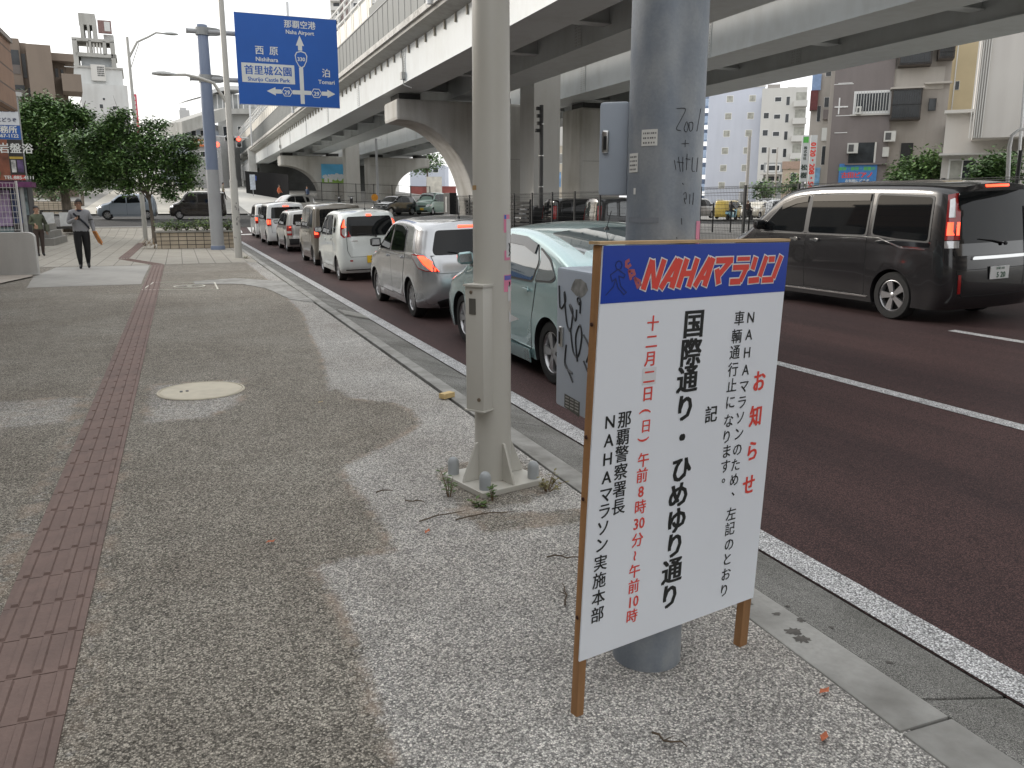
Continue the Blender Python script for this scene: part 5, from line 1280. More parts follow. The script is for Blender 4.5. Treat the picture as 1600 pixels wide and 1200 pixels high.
# parked under the overpass, seen through the fence
pk = 'cars parked under the overpass'
VT = dict(rear_glass=rg(.58, .54, 1.05, 1.6), tail=[(-.10, .9), (.06, .9), (.06, 1.45), (-.10, 1.45)])
car('box_kei', 'parked_van', 'black boxy van with red tail lamps parked behind the fence', 'van', (16.6, 33.4), R(-90), BLK, pk, z=.18, plate=(PLATEY, None, 0, .6, False), opts=dict(VT), detail=1, lit=False)
car('box_kei', 'parked_van', 'dark grey boxy van with bright rear glass behind the fence, near the grey box', 'van', (16.9, 29.9), R(-90), mat('car paint dark grey', (.03, .032, .036), .3, .3, .04, 60, coat=1), pk, z=.18, plate=(PLATEY, None, 0, .6, False), opts=dict(VT, glass=GLASSL), detail=1, lit=False)
car('hatch', 'parked_car', 'black low car behind the fence just right of the cream lamp pole', 'car', (16.8, 37.0), R(-90), BLK, pk, z=.18, opts=dict(rear_glass=rg(.5, .5, 1.0, 1.3)), detail=0, lit=False)
def lotcar(kind, px, depth, rot, colr, lab, base_y, cat='car', **o):
    p = at(px, base_y, depth); car(kind, 'parked_' + ('van' if cat == 'van' else 'car'), lab, cat, (p.x, p.y), rot, colr, 'cars in the far car park', z=p.z, opts=o, detail=0, lit=False)
lotcar('minivan', 1088, 77, R(-62), SILW, 'grey van at the left end of the far car park row', 341, 'van')
lotcar('box_kei', 1138, 80, R(-62), YEL, 'yellow boxy car in the far car park', 342)
lotcar('hatch', 1182, 76, R(118), CRM, 'cream hatchback in the far car park', 341)
lotcar('wagon', 1222, 78, R(118), PNK, 'dusky pink car with white roof next to the cream hatchback', 339, roof=WHT)
lotcar('minivan', 1200, 92, R(118), WHT, 'white high-roof van standing behind the cream hatchback', 336, 'van')
lotcar('wagon', 1148, 90, R(118), PEARL, 'pale car behind the yellow one in the far car park', 334)
lotcar('box_kei', 1222, 43, R(150), BLK, 'black boxy car just beyond the minivan windscreen, behind the fence', 366)
# ------------------------------------------------------------------ trees and shrubs
LEAFG = mat('leaf green', (.135, .23, .07), .5, var=.45, scale=9)
LEAFD = mat('leaf deep green', (.072, .135, .046), .5, var=.45, scale=9)
LEAFY = mat('leaf yellow green', (.16, .23, .055), .55, var=.4, scale=9)
BARK = weathered('bark', (.20, .17, .14), (.10, .085, .07), .9, 3, .3, .9, .2, .5)
def crown(parent, blobs, n, size, seed, mats=(LEAFG, LEAFD), name='crown'):
    q = random.Random(seed); g = MB()
    tot = sum(b[3] ** 2 for b in blobs)
    for (cx, cy, cz, r) in blobs:
        k = int(n * r * r / tot)
        nc = max(6, int(k / 34)); cl = []
        for _ in range(nc):
            while True:
                d = Vector((q.uniform(-1, 1), q.uniform(-1, 1), q.uniform(-1, 1)))
                if .25 < d.length < 1: break
            cl.append((Vector((cx, cy, cz)) + Vector((d.x, d.y, d.z * .8)) * r * (.62 + .42 * q.random()), 1 if q.random() < .38 else 0))
        for c, mi in cl:
            sp = r * .26
            for _ in range(k // nc):
                p = c + Vector((q.gauss(0, sp), q.gauss(0, sp), q.gauss(0, sp * .6)))
                a = q.uniform(0, 6.28); tilt = q.uniform(-.9, .5); L = size * q.uniform(.6, 1.3)
                d = Vector((math.cos(a) * math.cos(tilt), math.sin(a) * math.cos(tilt), math.sin(tilt))) * L
                s_ = Vector((-math.sin(a), math.cos(a), q.uniform(-.4, .4))) * L * .27
                g.add([p, p + d * .5 + s_, p + d, p + d * .5 - s_], [(0, 1, 2, 3)], mi if q.random() < .8 else 1 - mi)
    return obj(name, g, list(mats), parent)
def tree(label, base, trunk_pts, r0, blobs, n, size, seed, mats=(LEAFG, LEAFD)):
    t = thing('street_tree', label, 'tree', base, 'trees along the pavement')
    b = Vector(base); g = MB(); P = [b + Vector(p) for p in trunk_pts]
    g.tube(P, [lerp(r0 * 1.15, r0 * .6, i / (len(P) - 1)) for i in range(len(P))], 10)
    q = random.Random(seed)
    for bl in blobs:
        c = b + Vector(bl[:3]); s_ = P[-1].lerp(P[-2], q.random() * .5)
        g.tube([s_, s_.lerp(c, .5) + Vector((q.uniform(-.2, .2), q.uniform(-.2, .2), .1)), c, c + (c - s_) * .25], [r0 * .42, r0 * .3, r0 * .16, r0 * .06], 6)
    obj('trunk', g, BARK, t, smooth=50)
    crown(t, [(b.x + x, b.y + y, b.z + z, r) for x, y, z, r in blobs], n, size, seed, mats)
    return t
tree('large dark green tree rising behind the walking man, nearest the billboard', (-5.5, 50.2, .25), [(0, 0, 0), (.05, 0, 1.2), (.0, .1, 2.4), (-.1, 0, 3.2)], .26,
     [(-1.7, -.3, 4.0, 1.35), (-.6, -.6, 5.3, 1.6), (.8, -.3, 4.4, 1.5), (.2, .4, 3.5, 1.4), (1.8, .2, 3.9, 1.15), (-.9, .5, 6.3, 1.0), (1.6, .1, 5.2, 1.0), (-2.2, 0, 2.9, .9), (2.6, -.2, 3.0, .9), (-.6, -.5, 2.5, .8), (-2.6, 0, 4.6, .9), (.6, -.8, 2.7, .9), (1.2, -.5, 5.9, .7), (3.3, 0, 4.0, 1.15), (2.8, .2, 5.0, .9), (-.9, 0, 3.2, 1.2), (.9, -.2, 3.0, 1.0), (-.3, -.2, 6.2, 1.0), (-1.9, 0, 5.4, 1.0), (1.0, 0, 6.0, .9), (-3.0, 0, 3.4, .9)], 46000, .21, 3)
tree('slim pale trunked tree with spreading crown beside the tiled planter', (-1.05, 39.8, 0), [(0, 0, 0), (-.02, 0, 1.2), (-.1, 0, 2.4)], .085,
     [(-.9, 0, 3.5, 1.05), (.4, -.2, 3.8, 1.15), (1.2, .2, 3.2, .85), (-.3, .3, 4.5, .75), (-1.7, .1, 2.9, .7), (1.5, -.3, 2.6, .6), (.1, -.4, 2.9, .8), (-.9, -.2, 2.4, .5), (.7, -.3, 2.2, .5), (1.0, 0, 4.2, .6), (-1.9, .3, 4.0, .8), (-1.3, 0, 4.9, .6), (-2.3, 0, 3.2, .7), (-.9, .2, 5.3, .6), (.3, 0, 4.9, .6), (1.7, 0, 3.6, .6), (-1.6, .1, 4.6, .7), (-2.5, 0, 4.1, .8), (-2.2, .2, 2.7, .6), (1.9, 0, 4.3, .5)], 28000, .16, 5)
tree('small tree on the far pavement behind the tall blue grey pole', (1.0, 86, gz(1, 86)), [(0, 0, 0), (.1, 0, 1.4), (.1, 0, 2.2)], .10, [(-.3, 0, 3.3, 1.2), (.7, 0, 3.9, 1.1), (.3, .2, 2.7, .9)], 1500, .26, 8)
tree('leafy tree on the far pavement left of the beige path', (-7.5, 80, gz(-7, 80)), [(0, 0, 0), (.1, 0, 1.4), (.1, 0, 2.2)], .14, [(-.9, 0, 3.0, 1.5), (.9, 0, 3.4, 1.5), (.1, .2, 4.4, 1.2)], 2400, .26, 9)
p = at(668, 285, 150); tree('dark tree far beyond the concrete arch', (p.x, p.y, 5), [(0, 0, 0), (0, 0, 2), (0, 0, 3)], .2, [(-1.5, 0, 3.5, 2.2), (1.4, 0, 4.2, 2.4), (0, 0, 5.8, 1.8)], 1800, .5, 10, (LEAFD, LEAFG))
def shrubs(name, label, spots, r, n, size, seed, mats, group=None, cat='shrub'):
    for i, (x, y, z) in enumerate(spots):
        t = thing(name, label[i] if isinstance(label, list) else label, cat, (x, y, z), group)
        q = random.Random(seed + i); g = MB()
        for k in range(7): a = q.uniform(0, 6.28); g.tube([(x, y, z), (x + math.cos(a) * r * .5, y + math.sin(a) * r * .5, z + r * q.uniform(.6, 1.2))], [.02 * r / .4, .006], 5)
        obj('stems', g, BARK, t); crown(t, [(x, y, z + r * .75, r), (x + r * .5, y, z + r * .55, r * .7), (x - r * .5, y, z + r * .6, r * .7)], n, size, seed + i, mats, 'leaves')
# planter
t = thing('planter', 'low tiled planter box full of green shrubs behind the blue grey pole', 'planter', (.55, 35.6, 0))
g = MB(); g.cbox((-.85, 35.0, 0), (2.0, 36.3, .62)); obj('box', g, bricks('planter tile', (.44, .37, .28), (.50, .43, .33), (.09, .08, .07), 1, .31, .155, .3, .014, rot=(R(90), 0, 0), offset=0), t)
g = MB(); g.cbox((-.90, 34.94, .62), (2.05, 36.36, .68)); obj('rim', g, mat('planter rim', (.26, .25, .22), .8, var=.2), t, bevel=.01)
shrubs('planter_shrub', 'green shrub growing in the tiled planter behind the blue grey pole', [(-.5 + .38 * i, 35.6 + .1 * ((i * 7) % 3 - 1), .66) for i in range(7)], .34, 420, .085, 30, (LEAFY, LEAFD), 'shrubs in the tiled planter')
t = thing('dry_fronds', 'heap of dry brown fronds lying against the left end of the planter', 'dry fronds', (-1.1, 35.4, 0)); q = random.Random(4); g = MB()
for k in range(46):
    a = q.uniform(0, 6.28); b = Vector((-1.15 + q.uniform(-.3, .25), 35.4 + q.uniform(-.3, .3), q.uniform(.02, .25))); d = Vector((math.cos(a), math.sin(a), q.uniform(-.1, .6))) * q.uniform(.2, .45); s_ = Vector((-d.y, d.x, 0)).normalized() * .02
    g.add([b - s_, b + s_, b + d + s_ * .3, b + d - s_ * .3], [(0, 1, 2, 3)])
obj('fronds', g, mat('dry frond', (.26, .19, .12), .8, var=.4, scale=20), t)

# ------------------------------------------------------------------ direction sign and street lamps
BLUEP = weathered('blue grey pole paint', (.16, .20, .29), (.21, .25, .33), .45, 1, .3, .5, .02, 0)
GREYP = weathered('grey wrap', (.36, .37, .38), (.30, .30, .31), .6, 1.2, .3, .5, .05, 0)
BX, BY = 1.31, 33.8
t = thing('direction_sign', 'large blue road direction sign hung from a tall blue grey pole', 'road sign', (BX, BY, 0))
g = MB(); g.lathe([(.25, 0), (.25, .16), (.235, .17), (.225, 2.95)], (BX, BY, 0), 28); obj('pole_wrap', g, GREYP, t, smooth=40)
g = MB(); g.lathe([(.262, -.02), (.262, .14), (.255, .15)], (BX, BY, 0), 28); g.lathe([(.222, 2.9), (.215, 5), (.20, 8.0), (.18, 8.03), (0, 8.05)], (BX, BY, 0), 28); obj('pole', g, BLUEP, t, smooth=40)
for z in (7.80, 6.18):
    g = MB(); g.tube([(BX - .50, BY - .02, z), (5.8, BY - .02, z)], .085, 12); g.lathe([(0, .0), (.095, .0), (.095, .04), (0, .05)], (BX - .5, BY - .02, z), 14, M=Vector((-1, 0, 0)).to_track_quat('Z', 'Y').to_matrix()); arm = obj('arm', g, GREYP, t, smooth=40)
    g = MB(); g.prism([(.16, -.14), (.5, -.12), (.85, -.02), (.85, .04), (.5, .14), (.16, .16)], (BX, BY - .06, z), (1, 0, 0), (0, 0, 1), (0, .08, 0)); g.lathe([(.235, z - .13), (.235, z + .13)], (BX, BY, 0), 24, cap=False); obj('bracket', g, mat('bracket grey', (.30, .31, .31), .5, .3, var=.15), arm)
SX = 1.31
SB = mat('sign blue sheeting', (.010, .098, .42), .42, var=.05, scale=1); SW = mat('sign white sheeting', (.66, .68, .66), .4, var=.03)
fy_ = BY - .26
g = MB(); g.cbox((1.12 + SX, fy_, 5.31), (4.82 + SX, fy_ + .05, 8.52)); sp = obj('sign_panel', g, SB, t, bevel=.01)
g = MB()
X_, Z_ = Vector((1, 0, 0)), Vector((0, 0, 1))
def sq(mb, x0, z0, x1, z1, off=.003): mb.quad((x0 + SX, fy_ - off, z0), (x1 + SX, fy_ - off, z0), (x1 + SX, fy_ - off, z1), (x0 + SX, fy_ - off, z1))
def sp_(mb, pts, off=.003): mb.add([(x + SX, fy_ - off, z) for x, z in pts], [tuple(range(len(pts)))])
cx_, cz_ = 3.42, 5.83
sq(g, cx_ - .075, 5.42, cx_ + .075, 6.73); sq(g, cx_ - .075, 7.33, cx_ + .075, 7.5); sp_(g, [(cx_ - .15, 7.5), (cx_ + .15, 7.5), (cx_, 7.86)])
sq(g, 2.42, cz_ - .075, 2.66, cz_ + .075, .0032); sq(g, 3.06, cz_ - .075, 3.75, cz_ + .075, .0034); sq(g, 4.15, cz_ - .075, 4.38, cz_ + .075, .0032)
sp_(g, [(2.44, cz_ - .15), (2.44, cz_ + .15), (2.12, cz_)]); sp_(g, [(4.36, cz_ - .15), (4.36, cz_ + .15), (4.66, cz_)])
sq(g, 1.27, 6.11, 3.17, 6.79)
for hx in (2.86, 3.95): sp_(g, [(hx + .21 * math.cos(a), cz_ + .19 * math.sin(a)) for a in [i * math.pi / 3 for i in range(6)]], .0036)
shield = [(0, -.33), (.10, -.27), (.20, -.08), (.23, .12), (.17, .24), (0, .29), (-.17, .24), (-.23, .12), (-.20, -.08), (-.10, -.27)]
sp_(g, [(cx_ + .02 + x, 7.03 + z) for x, z in shield], .0036)
edge_ = .05
for (a, b) in (((1.12, 5.31), (4.82, 5.31)), ((1.12, 8.52), (4.82, 8.52))): sq(g, a[0] + .03, a[1] - .015 if a[1] > 6 else a[1] + .005, b[0] - .03, a[1] - .003 if a[1] > 6 else a[1] + .017)
letter(g, '那覇空港', (3.45 + SX, fy_ - .003, 8.24), X_, Z_, .29, .018); letter(g, 'Naha Airport', (3.44 + SX, fy_ - .003, 7.97), X_, Z_, .20, .024, .95)
letter(g, '西  原', (2.20 + SX, fy_ - .003, 7.26), X_, Z_, .33, .018); letter(g, 'Nishihara', (2.19 + SX, fy_ - .003, 6.95), X_, Z_, .21, .024)
letter(g, '泊', (4.35 + SX, fy_ - .003, 6.58), X_, Z_, .33, .018); letter(g, 'Tomari', (4.35 + SX, fy_ - .003, 6.26), X_, Z_, .21, .024)
obj('white_legend', g, SW, sp)
g = MB(); letter(g, '首里城公園', (2.22 + SX, fy_ - .004, 6.55), X_, Z_, .345, .022); letter(g, 'Shurijo Castle Park', (2.22 + SX, fy_ - .004, 6.24), X_, Z_, .195, .022)
for hx in (2.86, 3.95): sp_(g, [(hx + .18 * math.cos(a), cz_ + .16 * math.sin(a)) for a in [i * math.pi / 3 for i in range(6)]], .0042)
sp_(g, [(cx_ + .02 + x * .86, 7.03 + z * .87) for x, z in shield], .0042)
obj('blue_legend', g, SB, sp)
g = MB()
for hx in (2.86, 3.95): letter(g, '29', (hx + SX, fy_ - .0046, cz_ - .01), X_, Z_, .21, .03)
letter(g, '330', (cx_ + .02 + SX, fy_ - .0046, 7.03), X_, Z_, .19, .03); obj('route_numbers', g, SW, sp)
LAMPP = weathered('lamp pole paint', (.50, .49, .455), (.40, .39, .36), .4, 1.5, .2, .5, .03, 0)
def street_lamp(label, x, y, z0, h, tip, r, stickers=False, tall=None):
    t = thing('street_lamp', label, 'street lamp', (x, y, z0), 'street lamps on the sidewalk')
    g = MB(); g.lathe([(r * 1.25, 0), (r * 1.25, 2.4), (r, 2.5), (r * .7, tall or h)], (x, y, z0), 20)
    tz = Vector(tip)
    a = Vector((x, y, z0 + h - .9))
    s_ = 1 if tip[0] > x else -1
    P = [a, a.lerp(tz, .25) + Vector((0, 0, .42)), a.lerp(tz, .55) + Vector((0, 0, .32)), tz + Vector((-s_ * .35, 0, .02)), tz]
    g.tube(P, [.055, .05, .045, .04, .035], 8); b = Vector((x, y, z0 + h - 1.45)); g.tube([b, a.lerp(tz, .3) + Vector((0, 0, .33))], .02, 6) if tall is None else None
    pl = obj('pole', g, LAMPP, t, smooth=40)
    g = MB(); hd = []
    for k, (w, hh) in enumerate(((.05, .04), (.13, .07), (.15, .09), (.12, .08), (.04, .04))):
        xx = tz.x + s_ * (k - .5) * .17
        for j in range(10): aa = j * .6283; hd.append((xx, tz.y + w * math.cos(aa), tz.z + hh * math.sin(aa) * (1 if math.sin(aa) > 0 else .6)))
    g.add(hd, [(i * 10 + j, i * 10 + (j + 1) % 10, (i + 1) * 10 + (j + 1) % 10, (i + 1) * 10 + j) for i in range(4) for j in range(10)] + [tuple(range(10)), tuple(range(40, 50))])
    obj('lamp_head', g, mat('lamp head grey', (.46, .47, .46), .4, var=.05), t, smooth=60)
    if stickers:
        g = MB(); q = random.Random(2)
        for k in range(16):
            a0 = q.uniform(-150, -20); zz = z0 + q.uniform(.6, 1.7); w = q.uniform(6, 24); hgt = q.uniform(.03, .09); n = 4
            for i in range(n):
                b0, b1 = R(a0 + w * i / n), R(a0 + w * (i + 1) / n); rr = r * 1.25 + .002
                g.quad((x + rr * math.cos(b0), y + rr * math.sin(b0), zz), (x + rr * math.cos(b1), y + rr * math.sin(b1), zz), (x + rr * math.cos(b1), y + rr * math.sin(b1), zz + hgt), (x + rr * math.cos(b0), y + rr * math.sin(b0), zz + hgt))
        obj('sticker_scraps', g, mat('grey sticker scrap', (.20, .19, .19), .6, var=.4, scale=40), pl)
street_lamp('white street lamp pole marked with sticker scraps, arm reaching left', 1.70, 28.2, 0, 5.6, (.18, 28.2, 5.5), .095, True, tall=16)
street_lamp('slender street lamp standing behind the two trees, arm reaching right', -1.55, 44, 0, 9.2, (.05, 44, 9.45), .085)

# ------------------------------------------------------------------ traffic signal
p = at(338, 300, 66); t = thing('traffic_signal', 'horizontal traffic signal showing red on a white mast across the junction', 'traffic signal', (p.x, p.y, gz(p.x, p.y)))
SIG = mat('signal housing', (.40, .41, .41), .5, var=.1); SGD = mat('signal lens dark', (.02, .02, .02), .3, var=.1); SGR = mat('lit red signal', (.8, .05, .03), .3, var=0, emit=(1, .07, .04), es=4)
za = at(340, 214, 66).z; A0 = Vector((p.x, p.y, za))
g = MB(); g.tube([(p.x, p.y, gz(p.x, p.y) - .2), (p.x, p.y, za + .3)], .10, 10); g.tube([A0, at(388, 216, 66)], .05, 8); obj('mast', g, mat('mast white', (.60, .61, .61), .4, var=.05), t, smooth=40)
c = at(364, 217, 65.8); u = Vector((1, 0, 0))
g = MB(); g.box(c, (1.30, .2, .46)); hd = obj('signal_head', g, SIG, t, bevel=.08)
g = MB(); g.box(c + Vector((.43, 0, -.45)), (.46, .2, .42)); hd2 = obj('arrow_head', g, SIG, t, bevel=.06)
MY = Vector((0, -1, 0)).to_track_quat('Z', 'Y').to_matrix()
for k, m_ in ((-.42, SGD), (0, SGD), (.42, SGR)):
    g = MB(); g.lathe([(.0, .03), (.13, .02), (.17, 0)], c + Vector((k, -.11, 0)), 20, M=MY); obj('lens', g, m_, hd, smooth=60)
    g = MB(); g.lathe([(.18, 0), (.19, .16)], c + Vector((k, -.11, 0)), 20, M=MY, cap=False); obj('hood', g, SGD, hd)
g = MB(); g.lathe([(.0, .03), (.13, .02), (.17, 0)], c + Vector((.43, -.11, -.45)), 20, M=MY); obj('lens', g, SGD, hd2, smooth=60)
c2 = at(339, 226, 65.6); g = MB(); g.box(c2, (.45, .25, .5)); hd3 = obj('side_head', g, SIG, t, bevel=.05)
g = MB(); g.lathe([(.0, .03), (.15, .02), (.19, 0)], c2 + Vector((0, -.14, 0)), 20, M=MY); obj('lens', g, SGR, hd3, smooth=60)

# ------------------------------------------------------------------ left side: wall, mesh fence, billboard, shop front, brick building
WALLP = weathered('wall render', (.56, .55, .53), (.44, .43, .41), .85, .8, .2, .5, .05, .15)
t = thing('low_wall', 'low white rendered wall with rounded corner beside the sidewalk', 'wall', (-5.6, 23.05, 0))
g = MB(); g.prism([(-9.5, 0), (-3.26, 0), (-3.26, .92), (-3.30, .99), (-3.38, 1.02), (-9.5, 1.02)], (0, 22.9, 0), (1, 0, 0), (0, 0, 1), (0, .3, 0)); g.cbox((-9.5, 22.85, 0), (-3.24, 22.9, .05)); obj('wall', g, WALLP, t, bevel=.012)
t = thing('mesh_fence', 'white wire mesh fence panel standing on the low white wall', 'fence', (-5.6, 23.05, 1.02))
WW = mat('white wire', (.68, .68, .67), .4, var=.05)
g = MB()
for x in (-3.52, -5.5, -7.5): g.tube([(x, 23.05, 1.0), (x, 23.05, 2.22)], .028, 8)
obj('post', g, WW, t, smooth=40) if False else None
for x in (-3.52, -5.5, -7.5): g = MB(); g.tube([(x, 23.05, 1.0), (x, 23.05, 2.22)], .028, 8); obj('post', g, WW, t, smooth=40)
g = MB(); x = -7.5
while x < -3.5: g.tube([(x, 23.02, 1.06), (x, 23.02, 2.18)], .005, 5); x += .0755
for z in (1.08, 1.22, 1.36, 1.5, 1.64, 1.78, 1.92, 2.06, 2.17): g.tube([(-7.5, 23.03, z), (-3.5, 23.03, z)], .006, 5)
obj('mesh', g, WW, t)
# billboard
Yb = 35.0
t = thing('billboard', 'tall advertising billboard with white, blue and dark panels left of the trees', 'billboard', (-6.3, Yb, 0))
def bz(y, d=30): return EYE + (321 - y) * d / 1290
def bxx(x, d=30): return (x - 278) * .93 * d / 1290
bx0, bx1 = -8.2, -4.98
g = MB(); g.cbox((bx0, Yb + .03, bz(283)), (bx1, Yb + .14, bz(160))); bf = obj('backing', g, mat('billboard steel', (.30, .31, .31), .5, var=.1), t)
def bq(name, x0, z0, x1, z1, m_, k=0, parent=None): g = MB(); g.cbox((x0, Yb + .02 - .004 * k, z0), (x1, Yb + .029, z1)); return obj(name, g, m_, parent or bf)
wp_ = bq('white_panel', bx0 + .02, bz(201), bx1 - .03, bz(163), mat('billboard white', (.62, .65, .69), .5, var=.05))
bp_ = bq('blue_panel', bx0 + .02, bz(222), bx1 - .03, bz(201.5), mat('billboard blue', (.02, .10, .38), .5, var=.05))
dp_ = bq('dark_panel', bxx(25), bz(283), bx1 - .03, bz(222.5), mat('billboard dark', (.028, .026, .024), .5, var=.2))
gp_ = bq('picture_panel', bx0 + .02, bz(283), bxx(24.7), bz(222.5), mat('billboard brown', (.20, .07, .04), .5, var=.5, scale=2.2))
bl_ = lambda nm, s, x, y, sz, m_, pr, al='CENTER', b=.03: obj(nm, letter(MB(), s, (x, Yb + .008, bz(y)), X_, Z_, sz, b, 1, al), m_, pr)
bl_('lettering', '（売買）\n', bx1 - .5, 170, .2, mat('board ink', (.05, .06, .12), .5, var=0), wp_) if False else None
for (s, y, sz, xr) in (('相続・登記（売買）', 172, .19, .12), ('会社設立・債務整理', 178, .19, .12), ('測量・登記', 184, .19, .62), ('土地建物のご相談はお気軽にどうぞ', 193.5, .16, .1)): bl_('lettering', s, bx1 - xr, y, sz, mat('board ink', (.05, .06, .12), .5, var=0), wp_, 'RIGHT')
bl_('lettering', '司法書士事務所', bx1 - .12, 207.5, .27, SW, bp_, 'RIGHT', .03); bl_('lettering', '電話098-867-1122', bx1 - .1, 216.5, .17, SW, bp_, 'RIGHT')
bl_('lettering', '岩盤浴', (bxx(25) + bx1) / 2 - .0, 235, .37, SW, dp_, 'CENTER', .02)
g = MB(); g.cbox((bxx(25) + .02, Yb + .005, bz(251)), (bx1 - .05, Yb + .02, bz(247.5))); obj('gold_strip', g, mat('gold strip', (.42, .30, .05), .5, var=.2), dp_)
g = MB(); g.cbox((bxx(25) + .05, Yb + .005, bz(271)), (bxx(34), Yb + .02, bz(252.5))); obj('photo', g, mat('photo grey', (.45, .45, .44), .5, var=.6, scale=5), dp_)
g = MB(); g.cbox((bxx(36), Yb + .005, bz(271)), (bx1 - .06, Yb + .02, bz(252.5))); obj('photo', g, mat('photo violet', (.09, .06, .14), .5, var=.8, scale=4), dp_)
g = MB(); g.cbox((bxx(26), Yb + .004, bz(282.5)), (bx1 - .04, Yb + .02, bz(275))); rs = obj('red_strip', g, mat('red strip', (.42, .06, .05), .5, var=.1), dp_)
bl_('lettering', 'TEL:885-4111', (bxx(26) + bx1) / 2, 278.5, .17, SW, rs, 'CENTER', .03).location.y -= .008
g = MB(); g.prism([(-.55 + .6 * math.cos(a * .35) * (1 if math.cos(a * .35) > 0 else .9), .5 * math.sin(a * .35)) for a in range(18)], (bxx(8), Yb + .018, bz(272)), (1, 0, 0), (0, 0, 1), (0, -.012, 0)); obj('green_area', g, mat('billboard green', (.08, .17, .07), .5, var=.3, scale=4), gp_)
for (x, y) in ((28, 152), (51, 157)):
    g = MB(); P = Vector((bxx(x), Yb - .3, bz(y))); g.box(P, (.22, .12, .14), .3); g.tube([P, (P.x, Yb + .05, bz(162))], .02, 6); obj('flood_lamp', g, mat('flood lamp', (.5, .51, .5), .4, var=.1), t)
for x in (bx0 + .2, bx1 - .25): g = MB(); g.tube([(x, Yb + .2, 0), (x, Yb + .2, bz(165))], .07, 8); obj('post', g, mat('billboard steel', (.30, .31, .31), .5), t)
t = thing('poster_shop', 'purple shop front with posters and display cases below the billboard', 'shop', (-6.5, 36, 0))
g = MB(); g.cbox((-9.5, 36.0, 0), (-5.15, 37.2, 2.6)); sf = obj('wall', g, mat('shop wall', (.07, .068, .07), .6, var=.4, scale=2), t)
g = MB(); g.cbox((-9.5, 35.0, bz(293)), (-4.85, 36.0, bz(285))); obj('awning', g, mat('purple awning', (.12, .03, .10), .6, var=.2), t)
for i, (x0, x1, z0, z1, cc) in enumerate(((-6.9, -5.75, .9, 2.2, (.32, .24, .40)), (-8.2, -7.0, .9, 2.2, (.30, .22, .42)), (-5.7, -5.35, 1.0, 2.2, (.04, .06, .15)), (-6.9, -6.3, .3, .85, (.42, .20, .12)), (-5.33, -5.18, 1.3, 2.3, (.20, .26, .28)), (-6.2, -5.75, .3, .85, (.12, .17, .18)))):
    g = MB(); g.cbox((x0, 35.93, z0), (x1, 35.995, z1)); obj('poster', g, mat('poster %s' % 'abcdef'[i], cc, .4, var=.55, scale=3.5), t)
# brick building whose upper storey overhangs, at the left edge
BR = bricks('brown brick', (.27, .165, .11), (.34, .215, .145), (.14, .10, .075), 1, .42, .20, .6, .02, rot=(R(90), 0, R(90)))
t = thing('brick_building', 'brown brick building overhanging the sidewalk at the left edge', 'building', (-8, 5, 0))
g = MB(); g.cbox((-14, -14, 3.76), (-3.25, 22.7, 5.24)); up_ = obj('upper_storey', g, BR, t)
g = MB(); g.cbox((-14.05, -14.05, 5.24), (-3.20, 22.75, 5.34)); obj('coping', g, mat('brick coping', (.30, .27, .24), .8, var=.15), t)
g = MB(); g.cbox((-14, -14, 0), (-5.4, 19.2, 3.76)); obj('ground_storey', g, WALLP, t)
for k in range(6): y = -11 + k * 4.6; g = MB(); g.cbox((-5.42, y, .5), (-5.36, y + 2.8, 2.9)); obj('window', g, GLASS, t)
for k in range(6): y = -11 + k * 4.6; g = MB(); g.cbox((-3.27, y, 4.1), (-3.22, y + 2.2, 5.0)); obj('window', g, GLASS, t)
# seat frame and low slab by the first tree
t = thing('bench_frame', 'black framed bench with white panels around the big tree trunk', 'bench', (-5.85, 49.2, gz(-6, 49)))
z0 = gz(-6, 49); x0, x1 = -6.65, -5.05
DK = mat('dark timber', (.03, .028, .025), .6, var=.3)
g = MB()
for x in (x0, x1): g.bar((x, 48.9, z0 - .1), (x + (.12 if x < -6 else -.12), 49.2, z0 + 1.3), .12); g.bar((x, 49.9, z0 - .1), (x, 49.9, z0 + .5), .10)
g.bar((x0, 48.95, z0 + .42), (x1, 48.95, z0 + .42), .12); g.bar((x0 + .1, 49.2, z0 + 1.28), (x1 - .1, 49.2, z0 + 1.28), .09); g.bar((x0, 49.7, z0 + .42), (x1, 49.7, z0 + .42), .4, .06); obj('frame', g, DK, t)
g = MB(); g.box((-6.25, 49.12, z0 + .85), (.55, .03, .7)); g.box((-5.45, 49.12, z0 + .85), (.55, .03, .7)); obj('panel', g, mat('bench white panel', (.62, .63, .63), .5, var=.1), t)
t = thing('stone_steps', 'low grey stone steps behind the woman at the wall corner', 'steps', (-5.6, 41, 0))
g = MB(); g.cbox((-9, 39.4, 0), (-4.9, 44, .30)); g.cbox((-9, 39.8, .30), (-5.1, 44, .58)); g.cbox((-9, 40.2, .58), (-5.3, 44, .86)); obj('treads', g, weathered('grey stone', (.27, .26, .24), (.19, .185, .17), .9, 1.2, .5, .6, .1, .2), t, bevel=.01)
# planted bank behind the crossing road
t = thing('garden_wall', 'long beige tiled garden wall behind the blue grey car', 'wall', (-14, 70.2, 1))
g = MB(); g.cbox((-26, 69.6, .6), (-7.0, 70.4, 1.95)); obj('wall', g, MATS['planter tile'], t)
shrubs('hedge_bush', ['hedge bush above the garden wall, farthest left of the row', 'hedge bush behind the dark tree trunk above the garden wall', 'hedge bush above the garden wall by its middle', 'hedge bush above the garden wall near the blue grey car bonnet', 'hedge bush at the right end of the garden wall'], [(-18.5, 70.6, 1.7), (-16, 70.6, 1.7), (-13.5, 70.6, 1.7), (-11, 70.6, 1.7), (-8.5, 70.6, 1.7)], 1.0, 480, .24, 60, (LEAFD, LEAFY), 'hedge bushes above the garden wall')

